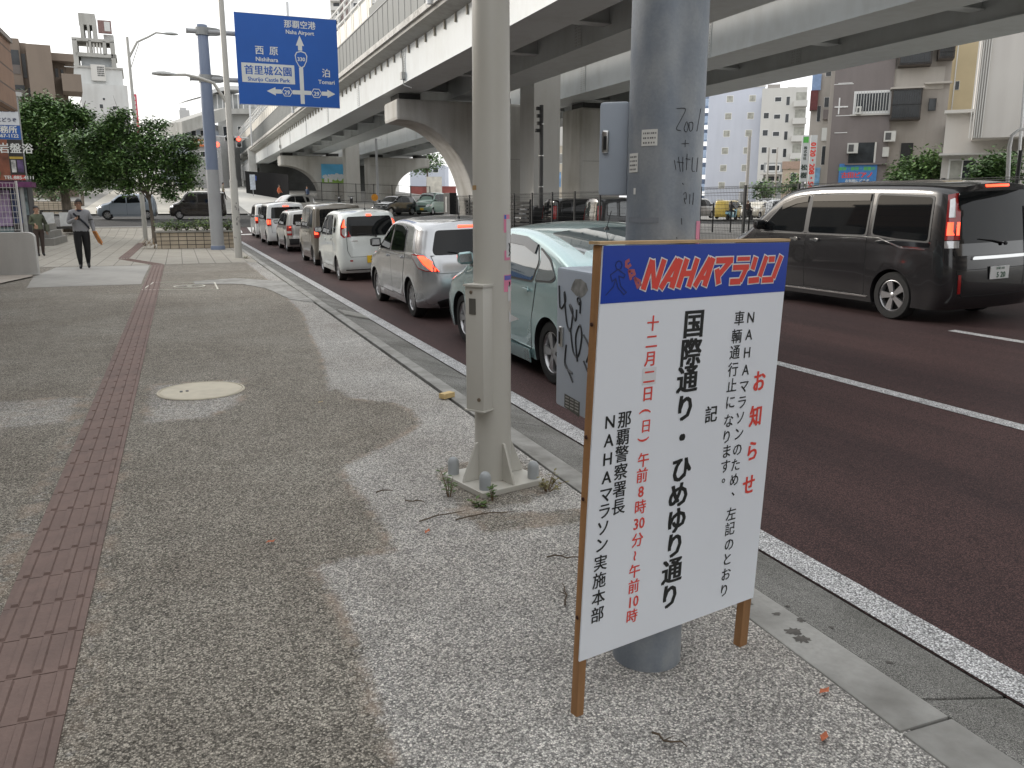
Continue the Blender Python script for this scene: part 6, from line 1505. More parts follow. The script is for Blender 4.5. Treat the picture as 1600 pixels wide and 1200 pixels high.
# ------------------------------------------------------------------ people
SKIN = mat('skin', (.42, .25, .17), .55, var=.06); HAIR = mat('black hair', (.012, .010, .009), .5, var=.2)
def figure(name, label, base, rot, h, J, shirt, trousers, shoes=None, hair=True, group=None, hands=True, fat=1.0):
    """one continuous body grown over a joint skeleton; faces take cloth or skin by the limb they belong to"""
    t = thing(name, label, 'person', base, group, local=True, rot=rot)
    k = h / 1.75
    bm = bmesh.new(); sk = bm.verts.layers.skin.verify(); V = {}
    def jn(n, p, r, par=None):
        v = bm.verts.new(Vector(p) * k); rr = r if isinstance(r, tuple) else (r, r); ft_ = fat if n[:2] in ('pe', 'wa', 'ch', 'up', 'sh', 'el', 'fa', 'hp', 'th', 'kn', 'cf') else 1; v[sk].radius = (rr[0] * k * ft_, rr[1] * k * ft_); V[n] = v
        if par: bm.edges.new((V[par], v))
    jn('pelvis', (0, 0, .96), (.165, .125)); V['pelvis'][sk].use_root = True
    jn('waist', (0, 0, 1.10), (.160, .12), 'pelvis'); jn('chest', J.get('chest', (0, 0, 1.30)), (.175, .125), 'waist'); jn('upper', J.get('upper', (0, 0, 1.42)), (.135, .10), 'chest')
    jn('neck', J.get('neck', (0, -.01, 1.50)), .056, 'upper'); jn('jaw', J.get('jaw', (0, -.045, 1.575)), (.066, .074), 'neck'); jn('brow', J.get('brow', (0, -.035, 1.66)), (.078, .090), 'jaw'); jn('crown', J.get('crown', (0, -.02, 1.72)), (.06, .068), 'brow')
    for s, n in ((-1, 'R'), (1, 'L')):
        sh, el, wr = J['arm' + n]; jn('sh' + n, sh, .070, 'upper'); jn('el' + n, el, .050, 'sh' + n); jn('fa' + n, tuple(lerp(a, b, .5) for a, b in zip(el, wr)), .043, 'el' + n); jn('wr' + n, wr, .030, 'fa' + n)
        d = Vector(J.get('hand' + n, (0, -.02, -.09))); p0 = Vector(wr) + d * .45; jn('pm' + n, p0, (.036, .022), 'wr' + n)
        if hands:
            u = d.normalized(); a = Vector(J.get('palm' + n, (0, 1, 0))); a = (a - u * a.dot(u)).normalized(); nn = u.cross(a)
            for f in range(4):
                o = p0 + u * .04 + a * (-.027 + .018 * f); L = (.062, .074, .070, .055)[f]
                jn('f%d' % f + n, o, .010, 'pm' + n); jn('g%d' % f + n, o + u * L * .6 + nn * .015, .009, 'f%d' % f + n); jn('h%d' % f + n, o + u * L * .85 + nn * .04, .008, 'g%d' % f + n)
            o = p0 - a * .034 + u * .0; jn('t' + n, o, .012, 'pm' + n); jn('u' + n, o + u * .035 - a * .018 + nn * .02, .010, 't' + n)
        hp, kn, an, toe = J['leg' + n]; jn('hp' + n, hp, (.105, .11), 'pelvis'); jn('th' + n, tuple(lerp(a, b, .5) for a, b in zip(hp, kn)), .088, 'hp' + n); jn('kn' + n, kn, .068, 'th' + n); jn('cf' + n, tuple(lerp(a, b, .35) for a, b in zip(kn, an)), .066, 'kn' + n); jn('an' + n, an, .046, 'cf' + n)
        jn('ft' + n, tuple(lerp(a, b, .5) for a, b in zip(an, toe)), (.045, .045), 'an' + n); jn('to' + n, toe, (.043, .030), 'ft' + n)
    me = bpy.data.meshes.new('body'); bm.to_mesh(me)
    segs = [((Vector(a.co), Vector(b.co)), n) for n, (a, b) in {}.items()]
    names = {v.index: n for n, v in V.items()}; bm.verts.index_update(); names = {v.index: n for n, v in V.items()}
    ed = [(names[e.verts[0].index], names[e.verts[1].index]) for e in bm.edges]; pos = {n: v.co.copy() for n, v in V.items()}; bm.free()
    o = bpy.data.objects.new('body', me); COL.objects.link(o)
    o.modifiers.new('skin', 'SKIN'); ss = o.modifiers.new('sub', 'SUBSURF'); ss.levels = 3 if hands else 2; ss.render_levels = ss.levels
    dg = bpy.context.evaluated_depsgraph_get(); nm = bpy.data.meshes.new_from_object(o.evaluated_get(dg), depsgraph=dg); o.modifiers.clear(); o.data = nm; nm.name = 'body'; o.parent = t
    for m_ in (SKIN, shirt, trousers, shoes or BLACK): nm.materials.append(m_)
    for p in nm.polygons:
        p.use_smooth = True; c = p.center; best = None; bd = 9
        for a, b in ed:
            A_, B_ = pos[a], pos[b]; ab = B_ - A_; tt = max(0, min(1, (c - A_).dot(ab) / max(1e-9, ab.length_squared))); dd = (c - A_ - ab * tt).length
            if dd < bd: bd = dd; best = b
        q = best[:2]
        p.material_index = 0 if q in ('ja', 'br', 'cr', 'pm', 'f0', 'f1', 'f2', 'f3', 'g0', 'g1', 'g2', 'g3', 'h0', 'h1', 'h2', 'h3') or best in ('tR', 'tL', 'uR', 'uL') or (best == 'neck' and c.z > 1.485 * k) else 1 if q in ('wa', 'ch', 'up', 'ne', 'sh', 'el', 'fa', 'wr') else 2 if q in ('pe', 'hp', 'th', 'kn', 'cf', 'an') else 3
        if q in ('an', 'ft', 'to') and c.z < .085 * k: p.material_index = 3
        if q in ('wa', 'hp', 'pe') and c.z > .955 * k: p.material_index = 1
    jw, bw, cw = pos['jaw'], pos['brow'], pos['crown']
    up = (cw - jw).normalized(); fr = Vector((0, -1, 0)); fr = (fr - up * fr.dot(up)).normalized(); rt = fr.cross(up)
    hc = bw + up * .01
    g = MB(); n = 14
    for i in range(n):
        pass
    vs = []; fs = []; NR = 7
    for i in range(NR):
        th = math.pi / 2 * i / (NR - 1)
        for j in range(n):
            a = 2 * math.pi * j / n
            fwd = math.cos(a); low = (.0 if fwd > .25 else -.075 - .02 * (-fwd)) if i == 0 else (.018 if fwd > .25 else -.02) if i == 1 else 0
            vs.append(hc + (fr * fwd * .102 + rt * math.sin(a) * .089) * k * math.cos(th * .98) + up * (math.sin(th) * .096 + .018 + low) * k - fr * .008)
    for i in range(NR - 1):
        for j in range(n): fs.append((i * n + j, i * n + (j + 1) % n, (i + 1) * n + (j + 1) % n, (i + 1) * n + j))
    fs.append(tuple(range((NR - 1) * n, NR * n))); g.add(vs, fs)
    if hair: obj('hair', g, HAIR, t, smooth=60)
    g = MB()
    for s in (-1, 1): g.lathe([(0, .006), (.008, .004), (.011, 0)], bw - up * .012 + fr * .082 * k + rt * s * .031 * k, 8, M=fr.to_track_quat('Z', 'Y').to_matrix())
    obj('eyes', g, BLACK, t)
    g = MB(); b = bw - up * .045 * k + fr * .078 * k; g.add([b + up * .035, b + rt * .014 - up * .006, b - rt * .014 - up * .006, b + fr * .024 - up * .002], [(0, 1, 3), (0, 3, 2), (1, 2, 3)]); obj('nose', g, SKIN, t)
    g = MB(); b = bw - up * .078 * k + fr * .078 * k; g.box(b, (.042, .012, .009)); obj('mouth', g, mat('lips', (.30, .12, .10), .6, var=0), t)
    g = MB()
    for s in (-1, 1): g.box(bw + rt * s * .082 * k - up * .02, (.018, .035, .055))
    obj('ears', g, SKIN, t, bevel=.006)
    return t
SWEAT = mat('grey marl knit', (.26, .265, .28), .85, var=.12, scale=60); TROUS = mat('black trousers', (.010, .010, .011), .8, var=.2)
MB_ = (-2.43, 24.9, .004)
man = figure('person', 'man in grey sweater and black trousers looking down at his phone', MB_, R(6), 1.80, dict(
    chest=(0, -.01, 1.30), upper=(0, -.015, 1.43), neck=(0, -.045, 1.50), jaw=(0, -.105, 1.565), brow=(0, -.105, 1.655), crown=(0, -.085, 1.715),
    armR=((-.185, 0, 1.415), (-.27, -.02, 1.16), (-.10, -.25, 1.27)), handR=(.05, -.08, .03), palmR=(0, .3, 1), armL=((.185, 0, 1.415), (.27, .03, 1.15), (.30, -.05, .91)), handL=(.02, -.03, -.09),
    legR=((-.09, 0, .92), (-.10, -.07, .50), (-.09, -.03, .09), (-.10, -.19, .03)), legL=((.09, 0, .92), (.10, .0, .50), (.09, .13, .12), (.10, -.01, .03))), SWEAT, TROUS, fat=1.22)
g = MB(); g.tube([(-.13, -.135, 1.43), (-.02, -.16, 1.32), (.10, -.155, 1.20), (.185, -.10, 1.08), (.19, .03, 1.04)], .024, 8); g.tube([(-.13, -.13, 1.43), (-.12, .0, 1.48), (.0, .11, 1.40), (.12, .12, 1.2), (.19, .03, 1.04)], .022, 8); obj('bag_strap', g, mat('dark strap', (.015, .018, .03), .7, var=.2), man, smooth=60)
g = MB(); M3 = Matrix.Rotation(.2, 3, 'X')
for s in (-1, 1): 
    P = [Vector((.034 * s, -.205, 1.695)) + Vector((.026 * math.cos(a), -.004, .020 * math.sin(a))) for a in [i * .785 for i in range(9)]]; g.tube(P, .004, 5)
g.tube([(-.01, -.21, 1.695), (.01, -.21, 1.695)], .004, 5); obj('glasses', g, BLACK, man)
g = MB(); g.lathe([(.062, 1.485), (.075, 1.50), (.07, 1.535)], (0, -.045, 0), 16, cap=False); obj('collar', g, mat('navy collar', (.02, .025, .05), .7, var=.1), man)
g = MB(); g.lathe([(.068, -.012), (.068, .012)], (.24, .0, 1.28), 14, cap=False, M=Vector((.15, .05, -.6)).to_track_quat('Z', 'Y').to_matrix()); obj('sleeve_stripe', g, BLACK, man)
mp_ = lambda p: Vector(MB_) + Matrix.Rotation(R(6), 3, 'Z') @ (Vector(p) * 1.80 / 1.75)
g = MB(); c = mp_((-.035, -.33, 1.30)); g.box(c, (.075, .012, .15), M=Matrix.Rotation(R(6), 3, 'Z') @ Matrix.Rotation(R(40), 3, 'X')); tag(obj('phone', g, BLACK, bevel=.003, base=c), 'black phone held up in the hand of the man in grey sweater', 'phone')
g = MB(); c = mp_((.36, -.10, .80)); g.box(c, (.035, .20, .34), M=Matrix.Rotation(R(30), 3, 'Z') @ Matrix.Rotation(R(-24), 3, 'Y')); g.box(c + Vector((.045, -.03, -.11)), (.008, .14, .20), M=Matrix.Rotation(R(30), 3, 'Z') @ Matrix.Rotation(R(-24), 3, 'Y')); tag(obj('orange_pouch', g, mat('orange paper', (.62, .26, .08), .6, var=.25, scale=8), bevel=.004, base=c), 'folded orange pouch hanging from the lowered hand of the walking man', 'pouch')
OLIVE = mat('olive jacket', (.10, .115, .075), .8, var=.15); KHAKI = mat('khaki coat', (.25, .23, .18), .8, var=.1)
walkJ = dict(armR=((-.17, 0, 1.40), (-.22, .10, 1.15), (-.22, .0, .92)), armL=((.17, 0, 1.40), (.22, -.08, 1.15), (.21, -.22, .98)), legR=((-.085, 0, .92), (-.09, -.16, .52), (-.08, -.20, .09), (-.08, -.36, .05)), legL=((.085, 0, .92), (.09, .02, .50), (.08, .30, .17), (.08, .20, .05)))
standJ = dict(armR=((-.17, 0, 1.40), (-.24, .04, 1.15), (-.12, -.2, 1.15)), armL=((.17, 0, 1.40), (.24, .03, 1.14), (.25, -.04, .90)), legR=((-.085, 0, .92), (-.09, -.02, .50), (-.085, 0, .09), (-.09, -.15, .03)), legL=((.085, 0, .92), (.09, 0, .50), (.085, .04, .09), (.09, -.11, .03)))
w = figure('person', 'woman in olive jacket with shoulder bag half hidden behind the mesh fence post', (-4.35, 31.6, 0), R(20), 1.62, standJ, OLIVE, mat('brown trousers', (.05, .035, .03), .8, var=.15))
g = MB(); g.box((.25, -.03, .92), (.12, .30, .24)); g.tube([(.25, -.14, 1.03), (.16, -.08, 1.33), (.24, .1, 1.03)], .012, 6); obj('shoulder_bag', g, mat('green bag', (.09, .10, .07), .6, var=.2), w, bevel=.03)
p = at(350, 318, 84); figure('person', 'pedestrian in khaki coat striding across the pale pavement past the junction', (p.x, p.y, gz(p.x, p.y) + .02), R(95), 1.70, walkJ, KHAKI, TROUS, hands=False)
p = at(437, 312, 82); figure('person', 'person in orange shirt beside the dark railing under the overpass', (p.x, p.y, gz(p.x, p.y)), R(60), 1.68, walkJ, mat('orange shirt', (.60, .16, .07), .7, var=.1), TROUS, hands=False)
p = at(481, 313, 80); figure('person', 'person in dark blue jacket behind the turning silver car', (p.x, p.y, gz(p.x, p.y)), R(-60), 1.68, standJ, mat('blue jacket', (.03, .05, .10), .7, var=.1), TROUS, hands=False)
for (px, py, d, lab) in ((307, 300, 120, 'distant walker in dark clothes on the beige path near the small tree'), (258, 298, 125, 'distant walker in grey on the beige path below the tree crown')):
    p = at(px, py, d); figure('person', lab, (p.x, p.y, gz(p.x, p.y)), R(0), 1.68, walkJ, BLACK if px > 280 else SWEAT, TROUS, hands=False)
# ------------------------------------------------------------------ fences and small things under the overpass
GATEB = mat('black gate', (.012, .013, .014), .5, var=.2)
t = thing('wire_fence', 'long black wire fence running along the far side of the road', 'fence', (13.56, 20, .3))
g = MB()
for k in range(-3, 16): y = 12 + 2 * k; big = k % 1 == 0; g = MB(); g.box((13.56, y, 1.22), (.055, .055, 1.88)); obj('post', g, DARKSTEEL, t)
g = MB(); y = 6.0
while y < 42.4: g.tube([(13.56, y, .36), (13.56, y, 2.12)], .0032, 4, cap=False); y += .066
z = .38
while z < 2.15: g.tube([(13.553, 6, z), (13.553, 42.4, z)], .0036, 4, cap=False); z += .17
for z in (2.10, 2.135, 1.98): g.tube([(13.55, 6, z), (13.55, 42.4, z)], .007, 5)
obj('wire_mesh', g, DARKSTEEL, t)
t = thing('sliding_gate', 'black sliding gate leaf at the far end of the wire fence', 'gate', (13.5, 43.0, .1))
g = MB(); g.cbox((13.3, 42.5, .1), (13.7, 43.6, 2.3)); obj('gate_box', g, GATEB, t, bevel=.02)
g = MB(); g.cbox((13.28, 42.9, 1.3), (13.31, 43.2, 2.1)); obj('notice', g, mat('gate notice', (.35, .35, .34), .5, var=.2), t)
t = thing('slatted_fence', 'low black slatted fence panel behind the cream pole', 'fence', (14.0, 36, .2))
g = MB()
for k in range(9): g.cbox((13.85, 33.0, .25 + k * .18), (13.88, 41.5, .25 + k * .18 + .12))
obj('slats', g, DARKSTEEL, t)
g = MB()
for y in (33.0, 37.2, 41.4): g.cbox((13.88, y, .1), (13.94, y + .06, 1.9))
obj('posts', g, DARKSTEEL, t)
# fence at the far edge of the car park
a, b = at(1060, 335, 47), at(1260, 332, 44)
t = thing('wire_fence', 'thinner black wire fence across the car park, farther back', 'fence', (a.x, a.y, .2))
g = MB(); d = (b - a); n = 7
for k in range(n + 1): p = a + d * k / n; g = MB(); g.box((p.x, p.y, .95), (.06, .06, 1.7)); obj('post', g, DARKSTEEL, t)
g = MB(); k = 0
while k <= 120: p = a + d * k / 120; g.tube([(p.x, p.y, .25), (p.x, p.y, 1.75)], .004, 4, cap=False); k += 1
for z in (.3, .8, 1.3, 1.7): g.tube([(a.x, a.y, z), (b.x, b.y, z)], .007, 4)
obj('wire_mesh', g, DARKSTEEL, t)
# railing round the far piers
a, b = at(452, 310, 88), at(672, 312, 80)
t = thing('wire_fence', 'dark mesh railing in front of the far concrete piers', 'fence', (a.x, a.y, gz(a.x, a.y)))
d = b - a
for k in range(9): p = a + d * k / 8; z = gz(p.x, p.y); g = MB(); g.box((p.x, p.y, z + .95), (.07, .07, 1.9)); obj('post', g, DARKSTEEL, t)
g = MB()
for k in range(0, 121): p = a + d * k / 120; z = gz(p.x, p.y); g.tube([(p.x, p.y, z + .1), (p.x, p.y, z + 1.85)], .006, 4, cap=False)
for h in (.15, 1.0, 1.85):
    P = [a + d * k / 8 for k in range(9)]; g.tube([(p.x, p.y, gz(p.x, p.y) + h) for p in P], .02, 5)
obj('wire_mesh', g, DARKSTEEL, t)
p0, p1 = at(385, 300, 100), at(452, 310, 86)
t = thing('boarded_fence', 'black boarded fence under the low end of the overpass', 'fence', (p0.x, p0.y, gz(p0.x, p0.y)))
g = MB(); g.add([(p.x, p.y + o, gz(p.x, p.y) + h) for o in (0, .1) for p in (p0, p1) for h in (-.2, 2.6)], [(0, 1, 3, 2), (4, 5, 7, 6), (0, 1, 5, 4), (2, 3, 7, 6), (1, 3, 7, 5)]); obj('boards', g, mat('tarred boards', (.010, .010, .011), .9, var=.2, spec=.1), t)
def post_sign(name, label, cat, px, top, bot, d, w, h, col_, round_=False, extra=None):
    b = at(px, bot, d); tp = at(px, top, d); t = thing(name, label, cat, (b.x, b.y, b.z))
    g = MB(); g.tube([(b.x, b.y, b.z - .1), (b.x, b.y, tp.z)], .04, 6); obj('post', g, GREYP, t)
    g = MB()
    c = Vector((b.x, b.y - .06, tp.z - h / 2))
    if round_: g.lathe([(0, .015), (w / 2, .015), (w / 2, -.015), (0, -.015)], c, 20, M=MY)
    else: g.box(c, (w, .04, h))
    obj('sign_plate', g, col_, t); return t
post_sign('round_sign', 'small round orange sign on a thin post beside the black hatchback', 'sign', 586, 303, 331, 74, .62, .62, mat('orange sign', (.72, .30, .03), .5, var=.1), True)
t = post_sign('parking_sign', 'small blue and white parking sign by the dark boarded fence', 'sign', 396, 273, 305, 90, .55, 1.6, mat('pale sign', (.50, .55, .62), .5, var=.2))
b = at(396, 276, 89.7); g = MB(); g.box((b.x, b.y, b.z - .15), (.6, .05, .5)); g2 = obj('blue_top', g, mat('parking blue', (.02, .08, .42), .5, var=.05), t)
g = MB(); letter(g, 'P', (b.x, b.y - .03, b.z - .15), X_, Z_, .4, .04); obj('lettering', g, SW, g2)
# poster on the far pier
t = thing('pier_poster', 'poster of clouds and houses on blue sky fixed to the far pier', 'poster', (16.2, 91.3, 5))
pa, pb = at(490, 286, 88.5), at(523, 257, 88.5)
px0, px1, pz0, pz1 = 14.45, 16.75, pa.z, pb.z
g = MB(); g.cbox((px0, 91.36, pz0), (px1, 91.42, pz1)); bb = obj('board', g, mat('poster sky blue', (.10, .40, .66), .5, var=.15, scale=.8), t)
g = MB(); g.cbox((px0, 91.345, pz0), (px1, 91.36, pz0 + .45)); obj('meadow', g, mat('poster green', (.24, .40, .08), .5, var=.3, scale=3), bb)
g = MB(); q = random.Random(3)
for k in range(12): g.lathe([(0, .002 + .0012 * k), (q.uniform(.12, .30), .002 + .0012 * k)], (px0 + .25 + 1.85 * k / 11, 91.352, pz0 + .5 + q.uniform(-.08, .35)), 12, M=MY)
obj('clouds', g, mat('poster white', (.62, .66, .68), .5, var=.05), bb)
g = MB()
for x in (.25, .75): g.cbox((px0 + x, 91.325, pz0 + .08), (px0 + x + .35, 91.332, pz0 + .38)); g.add([(px0 + x - .05, 91.322, pz0 + .38), (px0 + x + .4, 91.322, pz0 + .38), (px0 + x + .17, 91.322, pz0 + .58)], [(0, 1, 2)])
obj('houses', g, mat('poster house', (.70, .70, .66), .5, var=.1), bb)
# slim poles
def pole(label, px, top, bot, d, r, m_, cat='utility pole', name='utility_pole', extra=None):
    b = at(px, bot, d); tp = at(px, top, d); t = thing(name, label, cat, tuple(b)); g = MB(); g.tube([(b.x, b.y, b.z - .2), (b.x, b.y, tp.z)], [r, r * .85], 10); obj('shaft', g, m_, t, smooth=40)
    if extra: extra(t, b, tp)
    return t
def cams(t, b, tp):
    g = MB()
    for dz, dx in ((.15, .16), (.45, .13), (.75, .12), (1.05, .2)): g.box((b.x - dx, b.y - .05, tp.z - dz), (.18, .14, .14)); g.bar((b.x - .3 if dz > 1 else b.x - dx, b.y - .1, tp.z - dz - .05), (b.x, b.y, tp.z - dz), .05)
    obj('cameras', g, BLACK, t)
    g = MB()
    for z in (tp.z - .8, tp.z - 2.1, tp.z - 3.4): g.lathe([(.125, z), (.125, z + .04)], (b.x, b.y, 0), 12, cap=False)
    obj('bands', g, STEEL, t)
pole('dark slim pole with small cameras in front of the square steel column', 845, 168, 318, 36, .10, mat('dark concrete pole', (.075, .075, .075), .7, var=.15), extra=cams)
pole('thin grey lamp mast between the two far concrete piers', 591, 218, 322, 78, .13, GREYP, extra=lambda t, b, tp: obj('lamp', MB().box((tp.x, tp.y, tp.z), (.7, .4, .12)), WHITE, t))
pole('grey concrete pole with transformers before the white apartment block', 1164, 215, 338, 78, .17, mat('pole concrete', (.40, .385, .36), .8, var=.1), extra=lambda t, b, tp: obj('transformer', MB().lathe([(.28, tp.z - 6.0), (.28, tp.z - 5.0), (.1, tp.z - 4.9)], (b.x - .5, b.y, 0), 14), GREYP, t))
pole('thin pole by the small dark windowed house, left of a pair', 1196, 232, 320, 100, .13, MATS['pole concrete']); pole('thin pole by the small dark windowed house, right of a pair', 1209, 232, 320, 104, .13, MATS['pole concrete'])
pole('black lamp post at the right edge beyond the minivan', 1583, 236, 330, 22, .055, DARKSTEEL, 'post', 'post')
b = at(1574, 330, 26); t = thing('curved_pole', 'pale curved-top pole at the right edge in front of the white building', 'pole', tuple(b))
g = MB(); tp = at(1577, 230, 26); g.tube([b - Vector((0, 0, .5)), tp, at(1581, 212, 26), at(1592, 203, 26), at(1612, 200, 26)], [.06, .06, .055, .05, .05], 10); g.tube([at(1586, 330, 30), at(1604, 90, 30)], .05, 8); obj('shaft', g, WHITE, t, smooth=50)

# scooters
def scooter(label, p, rot, colr):
    t = thing('scooter', label, 'scooter', tuple(p), 'scooters', local=True, rot=rot)
    for y in (-.58, .60): g = MB(); g.lathe([(.12, -.045), (.22, -.05), (.24, 0), (.22, .05), (.12, .045)], (0, 0, 0), 20, axis='X'); w_ = obj('wheel', g, TYRE, t, smooth=40); w_.location = (0, y, .24)
    g = MB(); g.prism([(-.78, .52), (-.72, .72), (-.10, .74), (.02, .36), (.32, .34), (.42, .60), (.52, .92), (.58, .92), (.50, .40), (.36, .24), (-.30, .22), (-.62, .46)], (-.14, 0, 0), (0, 1, 0), (0, 0, 1), (.28, 0, 0)); obj('body', g, colr, t, bevel=.03, smooth=50)
    g = MB(); g.box((0, -.42, .77), (.26, .66, .09)); obj('seat', g, BLACK, t, bevel=.03)
    g = MB(); g.tube([(0, .62, .30), (0, .50, .95)], .03, 8); g.tube([(-.33, .42, 1.02), (-.1, .5, .98), (.1, .5, .98), (.33, .42, 1.02)], .018, 8); obj('handlebar', g, BLACK, t, smooth=40)
    g = MB(); g.lathe([(0, .03), (.07, .02), (.085, -.04)], (0, .60, .86), 14, M=Vector((0, 1, .2)).to_track_quat('Z', 'Y').to_matrix()); obj('headlight', g, LAMPCLR, t, smooth=50)
    return t
rideJ = dict(armR=((-.17, 0, 1.40), (-.24, -.16, 1.16), (-.26, -.42, 1.08)), armL=((.17, 0, 1.40), (.24, -.16, 1.16), (.26, -.42, 1.08)), handR=(0, -.09, 0), handL=(0, -.09, 0), legR=((-.09, -.03, .92), (-.15, -.42, .88), (-.13, -.36, .46), (-.13, -.50, .42)), legL=((.09, -.03, .92), (.15, -.42, .88), (.13, -.36, .46), (.13, -.50, .42)))
p = at(1143, 344, 70); scooter('pale blue scooter with a rider in the far car park', (p.x, p.y, p.z), R(-70), mat('scooter blue', (.20, .42, .52), .35, var=.1)); figure('person', 'dark clad rider sitting on the pale blue scooter', (p.x - .15, p.y - .05, p.z - .12), R(110), 1.7, rideJ, BLACK, TROUS, hands=False)
p = at(1168, 344, 68); scooter('dark scooter with a rider near the cream hatchback', (p.x, p.y, p.z), R(170), BLK); figure('person', 'rider in black sitting on the dark scooter by the cream hatchback', (p.x, p.y + .1, p.z - .12), R(-10), 1.7, rideJ, mat('brown jacket', (.06, .03, .02), .7, var=.1), TROUS, hands=False)
for (px, lab) in ((530, 'dark scooter parked by the mesh railing, left of a pair under the overpass'), (549, 'dark scooter parked by the mesh railing, right of a pair under the overpass')):
    p = at(px, 316, 76); scooter(lab, (p.x, p.y, gz(p.x, p.y)), R(170), BLK)

# ------------------------------------------------------------------ buildings
WIN_D = mat('dark window', (.035, .04, .045), .12, var=.3, scale=2); WIN_P = mat('curtained window', (.36, .36, .32), .35, var=.25, scale=2)
def house(name, label, org, ux, w, dpt, h, m_, cat='building', z0=-1.0):
    """a block whose front face starts at org, runs w along ux and goes dpt back; returns thing and a front-plane function"""
    ux = Vector((ux[0], ux[1], 0)).normalized(); vy = Vector((-ux.y, ux.x, 0)); o = Vector((org[0], org[1], 0)); zb = org[2] + z0
    t = thing(name, label, cat, (org[0], org[1], org[2]))
    def blk(nm, a0, a1, b0, b1, c0, c1, mm, parent=None, bev=0):
        g = MB(); P = [o + ux * a + vy * b + Vector((0, 0, c)) for c in (c0, c1) for (a, b) in ((a0, b0), (a1, b0), (a1, b1), (a0, b1))]
        g.add(P, [(3, 2, 1, 0), (4, 5, 6, 7), (0, 1, 5, 4), (1, 2, 6, 5), (2, 3, 7, 6), (3, 0, 4, 7)]); return obj(nm, g, mm, parent or t, bevel=bev)
    if m_: blk('wall', 0, w, 0, dpt, zb, h, m_)
    return t, blk
def hit(px, py, p0, nrm):
    """where the line of sight through a spot of the photograph meets the upright plane through p0"""
    d = cam_f + cam_r * ((px - 800) / 1290) - cam_u * ((py - 600) / 1290); e = Vector((0, 0, EYE))
    return e + d * ((p0 - e).dot(nrm) / d.dot(nrm))
def img_house(name, label, x0, x1, ytop, ybot, d, m_, dpt=10, ux=None, cat='building', edge=None):
    yr = (max(ytop, 0) + min(ybot, 250)) / 2; xe = x0 if edge is None and x0 > 900 else x1 if edge is None else edge
    a = at(x0, yr, d)
    if ux is None:
        v = at(xe, yr, d); ux = Vector((v.y, -v.x, 0)) if edge is not None or x0 > 900 or x1 < 300 else cam_r
    u = Vector((ux[0], ux[1], 0)).normalized(); nrm = Vector((u.y, -u.x, 0))
    b = hit(x1, yr, a, nrm); w = (b - a).dot(u); xm = (x0 + x1) / 2
    fx = lambda x: (hit(x, yr, a, nrm) - a).dot(u)
    fz = lambda y: hit(xm, y, a, nrm).z
    bot = hit(xm, ybot, a, nrm)
    t, blk = house(name, label, (a.x, a.y, bot.z), u, w, dpt, fz(ytop), m_, cat, z0=-3)
    return t, blk, fx, fz
def win(blk, fx, fz, x0, y0, x1, y1, m_=None, proud=.03, frame=None, parent=None):
    f = blk('window', fx(x0), fx(x1), -proud, .01, fz(y1), fz(y0), frame or WHITE, parent)
    e = (fx(x1) - fx(x0)) * .07
    p = blk('pane', fx(x0) + e, fx(x1) - e, -proud - .012, -proud + .004, fz(y1) + e, fz(y0) - e, m_ or WIN_D, f); return f
LILAC = weathered('pale lilac render', (.56, .59, .67), (.48, .51, .58), .85, .25, .1, .5, .02, 0); IVORY = weathered('ivory render', (.62, .61, .58), (.54, .53, .50), .85, .25, .1, .5, .02, 0)
# right: two apartment blocks far off
t, blk, fx, fz = img_house('apartment_block', 'pale lilac apartment block with two columns of small windows', 1106, 1192, 137, 318, 138, LILAC, 12)
blk('parapet', -.1, fx(1192) + .1, -.1, 12, fz(137), fz(134.5), IVORY)
for i in range(7):
    y = 149 + i * 27
    for x in (1133, 1168 + i * -.3): win(blk, fx, fz, x - i * 1.2, y, x + 11 - i * 1.2, y + 11, WIN_P); 
    blk('balcony', -2.2, -.02, 1.0, 5.0, fz(y + 14), fz(y + 3), mat('balcony blue', (.42, .52, .66), .7, var=.1))
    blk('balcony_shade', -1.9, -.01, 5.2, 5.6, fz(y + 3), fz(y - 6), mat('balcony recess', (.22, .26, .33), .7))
t, blk, fx, fz = img_house('apartment_block', 'white apartment block with stacked balconies on its right edge', 1188, 1258, 137, 318, 126, IVORY, 12)
for i in range(6):
    y = 151 + i * 27
    win(blk, fx, fz, 1208, y, 1219, y + 8); win(blk, fx, fz, 1226, y, 1232, y + 14); win(blk, fx, fz, 1192, y + 24, 1201, y + 34)
    blk('balcony', fx(1238), fx(1259), -1.2, 0, fz(y + 17), fz(y + 8), IVORY); blk('balcony_recess', fx(1241), fx(1257), -.04, .02, fz(y + 8), fz(y - 6), WIN_P)
blk('roof_hut', fx(1196), fx(1216), 3, 8, fz(137), fz(127), mat('roof hut', (.32, .30, .28), .8, var=.1)); blk('roof_hut', fx(1228), fx(1240), 2, 6, fz(137), fz(133), IVORY)
